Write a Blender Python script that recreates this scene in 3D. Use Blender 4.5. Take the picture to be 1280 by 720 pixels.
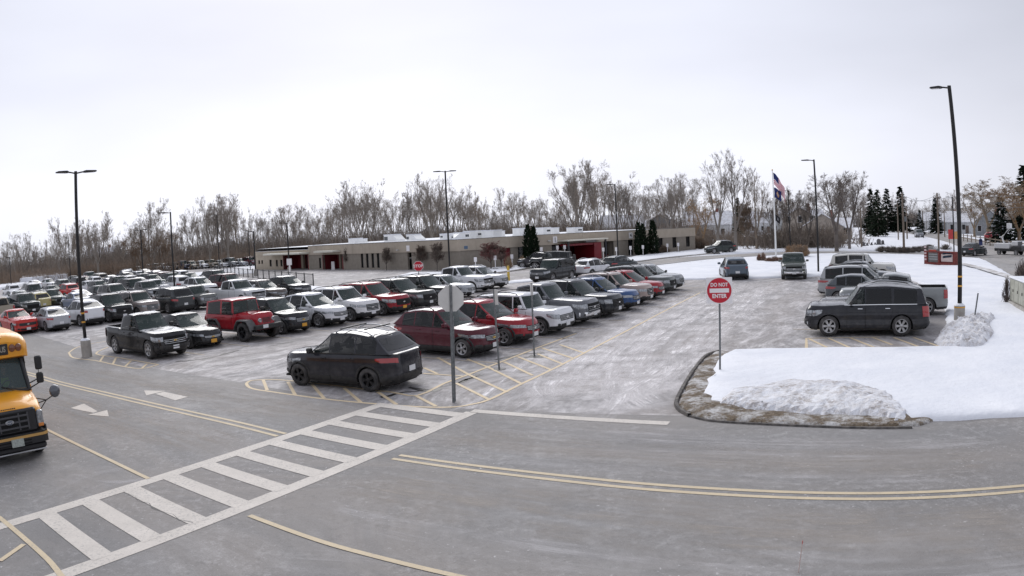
import bpy, bmesh, math, random
import numpy as np
from mathutils import Vector, Matrix, noise as mnoise
for o in list(bpy.data.objects): bpy.data.objects.remove(o)
S = bpy.context.scene
COL = S.collection
R = math.radians
# ------------------------------------------------------------------ camera (wide security lens, slight barrel distortion)
F_PX, K_D, PITCH, ROLL, CAM_H = 921.7, 0.0662, 0.0818, -0.04696, 4.525
cr, sr, cp, sp = math.cos(ROLL), math.sin(ROLL), math.cos(PITCH), math.sin(PITCH)
FWD = Vector((0, cp, -sp)); UP0 = Vector((0, sp, cp)); RT0 = Vector((1, 0, 0))
RT = cr*RT0 + sr*UP0; UPV = -sr*RT0 + cr*UP0
cam = bpy.data.cameras.new('camera'); camo = bpy.data.objects.new('camera', cam); COL.objects.link(camo)
M = Matrix.Identity(4)
for i in range(3):
    M[i][0], M[i][1], M[i][2] = RT[i], UPV[i], -FWD[i]
M[2][3] = CAM_H
camo.matrix_world = M
cam.sensor_width = 36.0; cam.lens = 23.5; cam.clip_start = 0.1; cam.clip_end = 5000
cam.type = 'PANO'
KM = 1280/36.0/F_PX
pc = cam if hasattr(cam, 'panorama_type') else cam.cycles
pc.panorama_type = 'FISHEYE_LENS_POLYNOMIAL'
pc.fisheye_polynomial_k0 = 0.0; pc.fisheye_polynomial_k1 = -KM; pc.fisheye_polynomial_k2 = 0.0
pc.fisheye_polynomial_k3 = -K_D*KM**3; pc.fisheye_polynomial_k4 = 0.0
pc.fisheye_fov = R(170)
S.camera = camo
# ------------------------------------------------------------------ sky and sun: flat winter overcast
SUN_EL, SUN_AZ = R(34), R(-14)      # azimuth from +Y towards +X
w = bpy.data.worlds.new('World'); S.world = w; w.use_nodes = True
nt = w.node_tree; nt.nodes.clear()
def nd(t, ty, **kw):
    n = t.nodes.new(ty)
    for k, v in kw.items(): setattr(n, k, v)
    return n
out = nd(nt, 'ShaderNodeOutputWorld'); bg = nd(nt, 'ShaderNodeBackground'); bg.inputs[1].default_value = 1.0
sky = nd(nt, 'ShaderNodeTexSky', sky_type='NISHITA', sun_disc=False, sun_elevation=SUN_EL, sun_rotation=SUN_AZ, dust_density=4.0)
skm = nd(nt, 'ShaderNodeVectorMath', operation='SCALE'); skm.inputs['Scale'].default_value = 0.1
tc = nd(nt, 'ShaderNodeTexCoord'); sep = nd(nt, 'ShaderNodeSeparateXYZ'); rmp = nd(nt, 'ShaderNodeValToRGB')
el = rmp.color_ramp.elements
el[0].position = 0.0; el[0].color = (0.665, 0.68, 0.75, 1)
el[1].position = 1.0; el[1].color = (0.51, 0.53, 0.61, 1)
e = el.new(0.10); e.color = (0.635, 0.65, 0.725, 1)
e = el.new(0.22); e.color = (0.55, 0.567, 0.645, 1)
e = el.new(0.42); e.color = (0.51, 0.53, 0.61, 1)
mp = nd(nt, 'ShaderNodeMapping'); mp.inputs['Scale'].default_value = (1.2, 1.2, 4.0)
nz = nd(nt, 'ShaderNodeTexNoise'); nz.inputs['Scale'].default_value = 1.7; nz.inputs['Detail'].default_value = 4; nz.inputs['Roughness'].default_value = .45
mr = nd(nt, 'ShaderNodeMapRange'); mr.inputs['From Min'].default_value = .3; mr.inputs['From Max'].default_value = .7
mr.inputs['To Min'].default_value = .93; mr.inputs['To Max'].default_value = 1.06
sc = nd(nt, 'ShaderNodeVectorMath', operation='SCALE')
mix = nd(nt, 'ShaderNodeMix', data_type='RGBA'); mix.inputs[0].default_value = .97
L = nt.links.new
L(tc.outputs['Generated'], sep.inputs[0]); L(sep.outputs['Z'], rmp.inputs[0]); L(tc.outputs['Generated'], mp.inputs[0]); L(mp.outputs[0], nz.inputs[0])
L(nz.outputs[0], mr.inputs[0]); 
# the cloud deck glows a little around the hidden sun
sdn = nd(nt, 'ShaderNodeVectorMath', operation='DOT_PRODUCT'); sdn.inputs[1].default_value = (math.sin(SUN_AZ)*math.cos(SUN_EL*.5), math.cos(SUN_AZ)*math.cos(SUN_EL*.5), math.sin(SUN_EL*.5)); L(tc.outputs['Generated'], sdn.inputs[0])
gl = nd(nt, 'ShaderNodeMapRange', interpolation_type='SMOOTHSTEP'); gl.inputs['From Min'].default_value = .45; gl.inputs['From Max'].default_value = 1.0; gl.inputs['To Min'].default_value = .86; gl.inputs['To Max'].default_value = 1.14; L(sdn.outputs['Value'], gl.inputs[0])
glm = nd(nt, 'ShaderNodeMath', operation='MULTIPLY'); L(mr.outputs[0], glm.inputs[0]); L(gl.outputs[0], glm.inputs[1])
L(rmp.outputs[0], sc.inputs[0]); L(glm.outputs[0], sc.inputs['Scale'])
L(sky.outputs[0], skm.inputs[0]); L(skm.outputs[0], mix.inputs[6]); L(sc.outputs[0], mix.inputs[7]); L(mix.outputs[2], bg.inputs[0]); L(bg.outputs[0], out.inputs[0])
sl = bpy.data.lights.new('sun', 'SUN'); sl.energy = 1.5; sl.angle = R(42); sl.color = (1, .98, .96)
so = bpy.data.objects.new('sun', sl); COL.objects.link(so)
sd = Vector((math.sin(SUN_AZ)*math.cos(SUN_EL), math.cos(SUN_AZ)*math.cos(SUN_EL), math.sin(SUN_EL)))
so.rotation_euler = sd.to_track_quat('Z', 'Y').to_euler()
vs = S.view_settings
vs.view_transform = 'Standard'; vs.look = 'None'; vs.exposure = 0.48; vs.gamma = 1.0; vs.use_curve_mapping = False
S.cycles.max_bounces = 6; S.cycles.diffuse_bounces = 3; S.cycles.glossy_bounces = 3; S.cycles.transparent_max_bounces = 32
S.cycles.caustics_reflective = False; S.cycles.caustics_refractive = False
# ------------------------------------------------------------------ survey helper: where on the level ground a sighting line lands
def at(x, y, z=0.0):
    dx, dy = x-640.0, 360.0-y
    r = math.hypot(dx, dy)+1e-9
    t = r/F_PX; th = t*(1+K_D*t*t)
    d = FWD*math.cos(th) + (RT*(dx/r) + UPV*(dy/r))*math.sin(th)
    k = (z-CAM_H)/d.z
    if k <= 0: k = 900.0
    return Vector((d.x*k, d.y*k, z))
def height_at(x, y, base):
    dx, dy = x-640.0, 360.0-y
    r = math.hypot(dx, dy)+1e-9
    t = r/F_PX; th = t*(1+K_D*t*t)
    d = FWD*math.cos(th) + (RT*(dx/r) + UPV*(dy/r))*math.sin(th)
    k = math.hypot(base[0], base[1])/math.hypot(d.x, d.y)
    return CAM_H + d.z*k
NV = Vector((.848, -.53, 0)); UV = Vector((.53, .848, 0))      # lot axes: across rows, along rows
def nu(n, u, z=0.0): return NV*n + UV*u + Vector((0, 0, z))
# ------------------------------------------------------------------ object helpers
def link(o, parent=None):
    COL.objects.link(o)
    if parent is not None: o.parent = parent
    return o
def tag(o, label=None, cat=None, group=None, kind=None):
    if label: o['label'] = label
    if cat: o['category'] = cat
    if group: o['group'] = group
    if kind: o['kind'] = kind
    return o
def empty(name, loc=(0, 0, 0), rz=0.0, parent=None):
    o = bpy.data.objects.new(name, None); o.empty_display_size = .2
    o.location = loc; o.rotation_euler = (0, 0, rz)
    return link(o, parent)
class MB:
    """collects verts/faces for one mesh"""
    def __init__(s): s.v = []; s.f = []; s.m = []
    def add(s, vs, fs, mi=0):
        b = len(s.v); s.v.extend([tuple(p) for p in vs]); s.f.extend([tuple(b+i for i in f) for f in fs]); s.m.extend([mi]*len(fs)); return s
    def box(s, x0, x1, y0, y1, z0, z1, mi=0):
        vs = [(x0,y0,z0),(x1,y0,z0),(x1,y1,z0),(x0,y1,z0),(x0,y0,z1),(x1,y0,z1),(x1,y1,z1),(x0,y1,z1)]
        return s.add(vs, [(0,3,2,1),(4,5,6,7),(0,1,5,4),(1,2,6,5),(2,3,7,6),(3,0,4,7)], mi)
    def bevbox(s, x0, x1, y0, y1, z0, z1, b=.02, mi=0):
        zs = [(z0, b), (z0+b, 0), (z1-b, 0), (z1, b)]; rings = []
        for z, i in zs:
            a0, a1, c0, c1 = x0+i, x1-i, y0+i, y1-i
            k = b if i == 0 else b*.5
            rings.append([(a0+k,c0,z),(a1-k,c0,z),(a1,c0+k,z),(a1,c1-k,z),(a1-k,c1,z),(a0+k,c1,z),(a0,c1-k,z),(a0,c0+k,z)])
        return s.rings(rings, True, True, mi)
    def rings(s, rings, cap0=True, cap1=True, mi=0):
        n = len(rings[0]); vs = [p for r in rings for p in r]; fs = []
        for i in range(len(rings)-1):
            for j in range(n):
                k = (j+1) % n; fs.append((i*n+j, i*n+k, (i+1)*n+k, (i+1)*n+j))
        if cap0: fs.append(tuple(reversed(range(n))))
        if cap1: fs.append(tuple((len(rings)-1)*n+j for j in range(n)))
        return s.add(vs, fs, mi)
    def tube(s, pts, rad, n=8, mi=0, cap=True):
        pts = [Vector(p) for p in pts]
        if not hasattr(rad, '__len__'): rad = [rad]*len(pts)
        rings = []
        for i, p in enumerate(pts):
            d = (pts[min(i+1, len(pts)-1)]-pts[max(i-1, 0)]).normalized()
            a = d.cross(Vector((0, 0, 1)) if abs(d.z) < .9 else Vector((1, 0, 0))).normalized(); b = d.cross(a)
            rings.append([p + (a*math.cos(2*math.pi*j/n)+b*math.sin(2*math.pi*j/n))*rad[i] for j in range(n)])
        rings = [list(reversed(r)) for r in rings]
        return s.rings(rings, cap, cap, mi)
    def lathe(s, prof, n=16, axis='z', c=(0, 0, 0), mi=0, cap=False):
        rings = []
        for r, h in prof:
            ring = []
            for j in range(n):
                a = 2*math.pi*j/n; x, y = r*math.cos(a), r*math.sin(a)
                ring.append({'z': (c[0]+x, c[1]+y, c[2]+h), 'y': (c[0]+x, c[1]+h, c[2]-y), 'x': (c[0]+h, c[1]+x, c[2]+y)}[axis])
            rings.append(ring)
        return s.rings(rings, cap, cap, mi)
    def poly(s, pts, mi=0): return s.add(pts, [tuple(range(len(pts)))], mi)
    def grid(s, rows, mi=0, flip=False):
        n = len(rows[0]); vs = [p for r in rows for p in r]; fs = []
        for i in range(len(rows)-1):
            for j in range(n-1):
                q = (i*n+j, i*n+j+1, (i+1)*n+j+1, (i+1)*n+j); fs.append(q[::-1] if flip else q)
        return s.add(vs, fs, mi)
    def mesh(s, name, mats, smooth=None, merge=0.0):
        me = bpy.data.meshes.new(name); me.from_pydata(s.v, [], s.f)
        if not isinstance(mats, (list, tuple)): mats = [mats]
        for m in mats: me.materials.append(m)
        if len(mats) > 1: me.polygons.foreach_set('material_index', s.m)
        if merge:
            bm = bmesh.new(); bm.from_mesh(me); bmesh.ops.remove_doubles(bm, verts=bm.verts, dist=merge)
            bmesh.ops.dissolve_degenerate(bm, edges=bm.edges, dist=merge*.5)
            bm.to_mesh(me); bm.free()
        if smooth is not None:
            me.polygons.foreach_set('use_smooth', [True]*len(me.polygons))
            if smooth < 179: me.set_sharp_from_angle(angle=R(smooth))
        me.update(); return me
    def build(s, name, mats, parent=None, smooth=None, merge=0.0, loc=None):
        o = bpy.data.objects.new(name, s.mesh(name, mats, smooth, merge))
        if loc is not None: o.location = loc
        return link(o, parent)
def put(name, me, parent=None, loc=None, color=None):
    o = bpy.data.objects.new(name, me)
    if loc is not None: o.location = loc
    if color is not None: o.color = color
    return link(o, parent)
def copy_tree(o, parent=None):
    c = o.copy(); COL.objects.link(c); c.parent = parent
    for ch in o.children: copy_tree(ch, c)
    return c
def text_mesh(txt, size, name='lettering', depth=.004, spacing=1.0, bold=0.0):
    cu = bpy.data.curves.new('t', 'FONT'); cu.body = txt; cu.size = size; cu.align_x = 'CENTER'; cu.align_y = 'CENTER'
    cu.extrude = depth; cu.space_character = spacing; cu.offset = bold; cu.resolution_u = 3
    o = bpy.data.objects.new('t', cu); COL.objects.link(o)
    bpy.context.view_layer.update()
    me = bpy.data.meshes.new_from_object(o.evaluated_get(bpy.context.evaluated_depsgraph_get())); me.name = name
    bpy.data.objects.remove(o); return me
# ------------------------------------------------------------------ materials
MATS = {}
def mat(name, col, rough=.6, metal=0.0, noise=0.0, nscale=8.0, bump=0.0, bscale=40.0, spec=.5, coat=0.0, col2=None, emit=None, alpha=None, trans=0.0, stretch=(1, 1, 1)):
    if name in MATS: return MATS[name]
    m = bpy.data.materials.new(name); m.use_nodes = True; t = m.node_tree; b = t.nodes['Principled BSDF']
    b.inputs['Base Color'].default_value = (*col, 1); b.inputs['Roughness'].default_value = rough; b.inputs['Metallic'].default_value = metal
    b.inputs['Specular IOR Level'].default_value = spec; b.inputs['Coat Weight'].default_value = coat; b.inputs['Transmission Weight'].default_value = trans
    if emit: b.inputs['Emission Color'].default_value = (*emit[:3], 1); b.inputs['Emission Strength'].default_value = emit[3]
    if noise or bump:
        geo = nd(t, 'ShaderNodeTexCoord'); mpp = nd(t, 'ShaderNodeMapping'); mpp.inputs['Scale'].default_value = stretch
        t.links.new(geo.outputs['Object'], mpp.inputs[0])
    if noise:
        n = nd(t, 'ShaderNodeTexNoise'); n.inputs['Scale'].default_value = nscale; n.inputs['Detail'].default_value = 5
        t.links.new(mpp.outputs[0], n.inputs[0])
        mx = nd(t, 'ShaderNodeMix', data_type='RGBA')
        c2 = col2 or tuple(c*.55 for c in col)
        mx.inputs[6].default_value = (*c2, 1); mx.inputs[7].default_value = (*col, 1)
        rg = nd(t, 'ShaderNodeMapRange'); rg.inputs['From Min'].default_value = .5-.5*(1.05-noise); rg.inputs['From Max'].default_value = .5+.12
        t.links.new(n.outputs[0], rg.inputs[0]); t.links.new(rg.outputs[0], mx.inputs[0]); t.links.new(mx.outputs[2], b.inputs['Base Color'])
    if bump:
        n2 = nd(t, 'ShaderNodeTexNoise'); n2.inputs['Scale'].default_value = bscale; n2.inputs['Detail'].default_value = 4
        t.links.new(mpp.outputs[0], n2.inputs[0]); bp = nd(t, 'ShaderNodeBump'); bp.inputs['Strength'].default_value = bump; bp.inputs['Distance'].default_value = .05
        t.links.new(n2.outputs[0], bp.inputs['Height']); t.links.new(bp.outputs[0], b.inputs['Normal'])
    MATS[name] = m; return m
class NT:
    """tiny node-graph helper for the richer surfaces"""
    def __init__(s, name):
        s.m = bpy.data.materials.new(name); s.m.use_nodes = True; s.t = s.m.node_tree; s.b = s.t.nodes['Principled BSDF']; MATS[name] = s.m
        s.pos = nd(s.t, 'ShaderNodeNewGeometry').outputs['Position']
    def map(s, rot=0.0, scale=(1, 1, 1), src=None):
        a = nd(s.t, 'ShaderNodeMapping', vector_type='TEXTURE' if False else 'POINT'); a.inputs['Rotation'].default_value = (0, 0, rot); 
        s.t.links.new(src or s.pos, a.inputs[0])
        b = nd(s.t, 'ShaderNodeVectorMath', operation='MULTIPLY'); b.inputs[1].default_value = scale
        s.t.links.new(a.outputs[0], b.inputs[0]); return b.outputs[0]
    def noise(s, vec, scale, detail=5, rough=.55, lo=.4, hi=.6, a=0., b=1., dist=0.0):
        n = nd(s.t, 'ShaderNodeTexNoise'); n.inputs['Scale'].default_value = scale; n.inputs['Detail'].default_value = detail; n.inputs['Roughness'].default_value = rough
        n.inputs['Distortion'].default_value = dist
        s.t.links.new(vec, n.inputs[0]); return s.rng(n.outputs[0], lo, hi, a, b)
    def rng(s, x, lo, hi, a=0., b=1.):
        r = nd(s.t, 'ShaderNodeMapRange'); r.inputs['From Min'].default_value = lo; r.inputs['From Max'].default_value = hi; r.inputs['To Min'].default_value = a; r.inputs['To Max'].default_value = b
        s.t.links.new(x, r.inputs[0]); return r.outputs[0]
    def mixc(s, f, c1, c2):
        m = nd(s.t, 'ShaderNodeMix', data_type='RGBA')
        for i, c in ((6, c1), (7, c2)):
            if isinstance(c, tuple): m.inputs[i].default_value = (*c, 1)
            else: s.t.links.new(c, m.inputs[i])
        if isinstance(f, (int, float)): m.inputs[0].default_value = f
        else: s.t.links.new(f, m.inputs[0])
        return m.outputs[2]
    def math(s, op, a, b):
        m = nd(s.t, 'ShaderNodeMath', operation=op, use_clamp=True)
        for i, c in ((0, a), (1, b)):
            if isinstance(c, (int, float)): m.inputs[i].default_value = c
            else: s.t.links.new(c, m.inputs[i])
        return m.outputs[0]
    def col(s, c): s.t.links.new(c, s.b.inputs['Base Color'])
    def rough(s, r):
        if isinstance(r, (int, float)): s.b.inputs['Roughness'].default_value = r
        else: s.t.links.new(r, s.b.inputs['Roughness'])
    def bump(s, h, strength=.3, dist=.03):
        b = nd(s.t, 'ShaderNodeBump'); b.inputs['Strength'].default_value = strength; b.inputs['Distance'].default_value = dist
        s.t.links.new(h, b.inputs['Height']); s.t.links.new(b.outputs[0], s.b.inputs['Normal'])
# ================================================================== surfaces
UANG = math.atan2(.848, .53)
def asphalt(name, base, frost, rot, lo, hi, stretch=.3, tint=(.66, .645, .645), specks=.6):
    g = NT(name)
    fine = g.noise(g.pos, 34, 3, .75, .28, .72); grit = g.noise(g.pos, 9, 5, .75, .32, .68)
    big = g.noise(g.pos, .16, 5, .6, .35, .65)
    c = g.mixc(big, tuple(x*.80 for x in base), tuple(x*1.16 for x in base))
    # slow swerving lanes of tan road salt and bare tar
    wn = nd(g.t, 'ShaderNodeTexNoise'); wn.inputs['Scale'].default_value = .09; wn.inputs['Detail'].default_value = 2; g.t.links.new(g.pos, wn.inputs[0])
    ws_ = nd(g.t, 'ShaderNodeVectorMath', operation='SCALE'); ws_.inputs['Scale'].default_value = 9.0; g.t.links.new(wn.outputs['Color'], ws_.inputs[0])
    wa = nd(g.t, 'ShaderNodeVectorMath', operation='ADD'); g.t.links.new(g.pos, wa.inputs[0]); g.t.links.new(ws_.outputs[0], wa.inputs[1])
    lane = g.map(-rot, (stretch*.25, 1, 1), wa.outputs[0]); lane2 = g.map(-rot, (stretch, 1, 1), wa.outputs[0])
    c = g.mixc(g.math('MULTIPLY', g.noise(lane, .55, 3, .5, .38, .62), .75), c, (base[0]*1.30, base[1]*1.20, base[2]*1.10))
    c = g.mixc(g.math('MULTIPLY', g.noise(lane, 2.4, 4, .6, .52, .64), .35), c, tuple(x*.70 for x in base))
    c = g.mixc(g.math('MULTIPLY', fine, .45), c, tuple(min(1, x*1.6) for x in base))
    c = g.mixc(g.math('MULTIPLY', g.rng(grit, .0, .35, 1, 0), .30), c, tuple(x*.62 for x in base))
    st = g.noise(lane2, 1.5, 8, .72, .47, .63); mot = g.noise(g.pos, 1.1, 8, .75, .48, .62); cr_ = g.noise(lane2, 5.0, 6, .7, .50, .62)
    patch_ = g.noise(g.pos, .13, 4, .55, lo, hi)
    f = g.math('ADD', g.math('MULTIPLY', st, .55), g.math('ADD', g.math('MULTIPLY', mot, .40), g.math('MULTIPLY', cr_, .30)))
    f = g.math('MULTIPLY', g.math('MULTIPLY', f, patch_), frost); f = g.math('MULTIPLY', f, g.rng(fine, 0, 1, .55, 1.0))
    c = g.mixc(f, c, tint)
    fl = g.math('MULTIPLY', g.noise(g.pos, 4.5, 9, .82, .50, .64), g.noise(g.pos, .45, 5, .6, .40, .62))
    c = g.mixc(g.math('MULTIPLY', fl, .34), c, tint)
    c = g.mixc(g.math('MULTIPLY', g.noise(g.pos, 2.6, 9, .8, .54, .64), .28), c, tuple(x*.66 for x in base))
    sp_ = g.math('MULTIPLY', g.noise(g.pos, 11, 3, .6, .64, .70), g.noise(g.pos, .5, 4, .6, .45, .62))
    c = g.mixc(g.math('MULTIPLY', sp_, specks), c, tuple(min(1, x*1.12) for x in tint))
    g.col(c); g.rough(g.rng(f, 0, 1, .84, .66)); g.bump(fine, .35, .012)
    return g.m
ASPH_DRIVE = asphalt('asphalt_drive', (.190, .184, .181), .42, -.5, .42, .68, .22)
ASPH_LOT = asphalt('asphalt_lot_icy', (.215, .205, .204), 1.0, UANG, .30, .50, .25, (.72, .69, .69))
ASPH_ROAD = asphalt('asphalt_road', (.23, .222, .216), .6, .98, .4, .7, .2)
def snow(name, dirt=0.0, bumpy=.35, specks=.6):
    g = NT(name)
    big = g.noise(g.pos, .5, 4, .5, .3, .7)
    c = g.mixc(big, (.70, .72, .77), (.80, .81, .84))
    sp = g.noise(g.pos, 5.5, 5, .8, .62, .72); reg = g.noise(g.pos, .35, 3, .5, .45, .65)
    c = g.mixc(g.math('MULTIPLY', g.math('MULTIPLY', sp, reg), specks), c, (.30, .26, .2))
    if dirt:
        d = g.noise(g.pos, 2.2, 6, .7, .58-.22*dirt, .66); d2 = g.noise(g.pos, 9, 5, .7, .40, .56)
        c = g.mixc(g.math('MULTIPLY', g.math('MULTIPLY', d, d2), .9), c, (.17, .125, .095))
        c = g.mixc(g.math('MULTIPLY', g.noise(g.pos, 6, 4, .6, .35, .65), .35*dirt), c, (.60, .535, .465))
    g.col(c); g.rough(.75); g.b.inputs['Subsurface Weight'].default_value = 0.0
    g.bump(g.noise(g.pos, 3.0, 6, .6, .2, .8), bumpy, .08)
    return g.m
SNOW = snow('snow'); SNOW_PILE = snow('ploughed_snow', .8, .7, .9); SNOW_FAR = snow('snow_field', .15, .4, .9)
def soil():
    g = NT('soil_with_snow'); f = g.noise(g.pos, 1.7, 9, .78, .46, .60)
    c = g.mixc(g.noise(g.pos, 14, 5, .7, .35, .65), (.085, .062, .04), (.26, .20, .135))
    c = g.mixc(g.math('MULTIPLY', f, .75), c, (.80, .80, .80)); g.col(c); g.rough(.95); g.bump(g.noise(g.pos, 11, 6, .7, .2, .8), 1.0, .06); return g.m
SOIL = soil()
def paint(name, colr, wear_lo, under):
    g = NT(name); f = g.noise(g.pos, 16, 6, .78, wear_lo, wear_lo+.20); f2 = g.noise(g.pos, .8, 3, .5, .35, .6, .35, 1)
    c = g.mixc(g.noise(g.pos, 2, 3, .5, .3, .7), tuple(x*.85 for x in colr), colr)
    c = g.mixc(g.math('MULTIPLY', g.noise(g.pos, 40, 3, .7, .3, .7), .25), c, tuple(x*.6 for x in colr))
    g.col(g.mixc(g.math('MULTIPLY', f, f2), c, under)); g.rough(.75); return g.m
P_WHITE = paint('white_road_paint', (.65, .60, .54), .50, (.25, .24, .235))
P_YEL = paint('yellow_road_paint', (.64, .53, .36), .52, (.30, .27, .25))
P_STALL = paint('stall_paint', (.62, .52, .38), .46, (.36, .34, .33))
P_STALL2 = paint('hatch_paint', (.72, .58, .38), .58, (.32, .30, .28))
# ================================================================== ground sheets
def struct(o): o['kind'] = 'structure'; return o
g = MB(); g.poly([(-2500, -300, -.03), (2500, -300, -.03), (2500, 3000, -.03), (-2500, 3000, -.03)]); struct(g.build('ground', SNOW_FAR))
g = MB(); g.poly([(-2.45, 17.8, .0), (3.9, 16.2, .0), (18.5, 22, 0), (31.5, 47, 0), (31, 62, 0), (13.5, 72.5, 0), (23.5, 96, 0), (33, 118, 0), (-44, 124, 0), (-58, 140, 0), (-79, 141, 0), (-96, 142, 0), (-99, 126, 0), (-96, 108, 0), (-120, 60, 0), (-70, 15, 0), (-40, 10, 0), (-20, 24.2, 0)])
lot = struct(g.build('parking_lot', ASPH_LOT))
g = MB(); g.poly([(-90, -30, .004), (60, -30, .004), (40, 9, .004), (16, 22, .004), (3.9, 16.35, .004), (-1.0, 18.15, .004), (-4.2, 19.3, .004), (-9.5, 22.7, .004), (-16.0, 26.4, .004), (-21, 30.6, .004), (-34, 40.5, .004), (-70, 62, .004), (-90, 60, .004)])
drive = struct(g.build('driveway', ASPH_DRIVE))
# entrance drive in front of the school, running out to the street
def strip(pts, wid, z, mb=None):
    mb = mb or MB(); P = [Vector((p[0], p[1], 0)) for p in pts]; rows = []
    for i, p in enumerate(P):
        d = (P[min(i+1, len(P)-1)]-P[max(i-1, 0)]).normalized(); s = Vector((d.y, -d.x, 0)); wd = wid[i] if hasattr(wid, '__len__') else wid
        rows.append([p+s*wd/2+Vector((0, 0, z)), p-s*wd/2+Vector((0, 0, z))])
    return mb.grid(rows)
def smooth_path(pts, n=8):
    P = [Vector((p[0], p[1], 0)) for p in pts]; P = [2*P[0]-P[1]] + P + [2*P[-1]-P[-2]]; o = []
    for i in range(1, len(P)-2):
        for k in range(n):
            t = k/n; a, b, c, d = P[i-1:i+3]
            o.append(.5*((2*b)+(c-a)*t+(2*a-5*b+4*c-d)*t*t+(3*b-a-3*c+d)*t**3))
    o.append(P[-2]); return o
def px(s, z=0.0): return [at(*map(float, q.split(',')), z) for q in s.split()]
pp = smooth_path(px('640,345 720,338 790,331 870,322.5 930,319 985,316.2 1040,315.6 1100,316.0 1150,317.2 1200,320')+[Vector((60, 68, 0))], 6)
g = MB(); strip(pp, 6.2, .008, g); struct(g.build('school_drive', ASPH_ROAD))
road_pts = [Vector((30, 22, 0)), Vector((40, 42, 0)), (at(1268, 331)+at(1280, 322))/2, (at(1222, 321.5)+at(1235, 313))/2, at(1170, 299), at(1140, 292), at(1111, 285.5), Vector((220, 380, 0))]
road_pts = [Vector((28, 20, 0)), Vector((38, 39, 0)), Vector((51.5, 59.5, 0)), Vector((62, 77, 0)), Vector((80, 108, 0)), Vector((104, 158, 0)), Vector((140, 246, 0)), Vector((205, 420, 0))]
g = MB(); strip(smooth_path(road_pts, 6), 8.5, -.012, g); struct(g.build('street', ASPH_ROAD))
# ------------------------------------------------------------------ raised snow lawns
def ragged(pts, amp, step, seed, z):
    rnd = random.Random(seed); o = []
    n = len(pts)
    for i in range(n):
        a, b = pts[i], pts[(i+1) % n]; d = b-a; L_ = d.length; k = max(1, min(60, int(L_/step)))
        s = Vector((d.y, -d.x, 0)).normalized() if L_ > 0 else Vector((1, 0, 0))
        for j in range(k):
            p = a + d*(j/k) + s*(amp*mnoise.noise((a+d*(j/k))*1.7/step*.4)*2 + rnd.uniform(-amp, amp)*.35); p.z = z; o.append(p)
    return o
from mathutils.geometry import delaunay_2d_cdt
def slab(name, pts, z1, material, amp=.12, step=.5, seed=1, parent=None, bumps=.03, cell=None, z0=-.02):
    """a sheet of snow with its own thickness, an uneven top and a ragged, sloping edge"""
    out_ = ragged(pts, amp, step, seed, z0)
    if sum(p.x*q.y-q.x*p.y for p, q in zip(out_, out_[1:]+out_[:1])) < 0: out_.reverse()
    n_ = len(out_); wid_ = min(.22, .05+z1*1.1); mb = MB(); rings_ = []
    for ins_, zz_ in ((0, z0), (wid_*.35, z0+(z1-z0)*.62), (wid_, z1)):
        ring = []
        for i in range(n_):
            d = (out_[(i+1) % n_]-out_[i-1]); s_ = Vector((-d.y, d.x, 0)).normalized(); ring.append(Vector((out_[i].x+s_.x*ins_, out_[i].y+s_.y*ins_, zz_)))
        rings_.append(ring)
    for a_, b_ in zip(rings_, rings_[1:]): mb.grid([a_+a_[:1], b_+b_[:1]])
    top_ = rings_[-1]; V2 = [Vector((p.x, p.y)) for p in top_]
    if cell:
        x0, x1 = min(p.x for p in top_), max(p.x for p in top_); y0, y1 = min(p.y for p in top_), max(p.y for p in top_); rnd = random.Random(seed); y = y0
        while y < y1:
            x = x0
            while x < x1:
                V2.append(Vector((x+rnd.uniform(-.3, .3)*cell, y+rnd.uniform(-.3, .3)*cell))); x += cell
            y += cell
    vv, ee, ff, *_ = delaunay_2d_cdt(V2, [], [list(range(n_))], 1, 1e-4)
    zf = lambda p: z1+(bumps*(mnoise.noise(Vector((p.x, p.y, 0))*.5)+.5*mnoise.noise(Vector((p.x, p.y, 3))*1.7)) if cell else 0)
    edge = set(range(n_))
    mb.add([(p.x, p.y, z1 if k in edge else zf(p)) for k, p in enumerate(vv)], ff)
    o = mb.build(name, material, parent, 40, .0005)
    return o
nose = '906,511 884,506 878,495 882,481 889,468 893,455 901,446'
lawn = px(nose) + px('915,440.5 960,438.5 1010,437.5 1100,437 1188,436.3') + [nu(1.3, 28), nu(1.6, 34), nu(1.5, 42), nu(.6, 50), nu(-.6, 55.5), nu(-2.5, 58.2), nu(-6.5, 58.5)] + \
    px('1000,347.2 950,348.2 900,349.2 850,350 806,350.5 790,342 800,338.2 830,333.6 860,330.2 900,326.2 930,323.4 960,320.8 985,319.0 1040,317.7 1100,318.2 1150,319.2 1195,322.2') + \
    [Vector((49, 64.5, 0)), Vector((47, 60, 0)), Vector((34.8, 40, 0)), Vector((25, 21, 0)), Vector((18, 9.5, 0))] + px('1279,521 1240,524.5 1200,526.5 1160,529 1136,528 1120,520 1060,515 1000,513 950,512 920,512')
struct(slab('snow_lawn', lawn, .13, SNOW, .10, .45, 3, cell=.7, bumps=.08))
soilp = px('846,506 851,494 860,478 870,462 882,448 892,441.5 905,440 930,444 960,470 1100,500 1170,526 1150,533 1100,535.2 1050,534.6 1000,532.8 950,530.5 900,527.5 872,523.5 855,515')
struct(slab('soil_verge', soilp, .075, SOIL, .05, .35, 5, cell=.35, bumps=.06))
struct(slab('snow_triangle', px('474,354 492,347 513,341 560,340.3 588,341.6 600,345 585,351 540,356 500,357'), .10, SNOW, .2, 1.0, 7))
struct(slab('snow_verge', px('556,341 580,338 640,333.5 662,330 664,334.5 640,338.5 600,343.3 580,343.8'), .12, SNOW, .15, 1.0, 8))
struct(slab('snow_verge', px('775,324 800,320 870,312.5 890,312 900,316.2 870,318.6 830,322.6 790,328 770,330.6 762,330'), .12, SNOW, .15, 1.0, 9))
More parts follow.
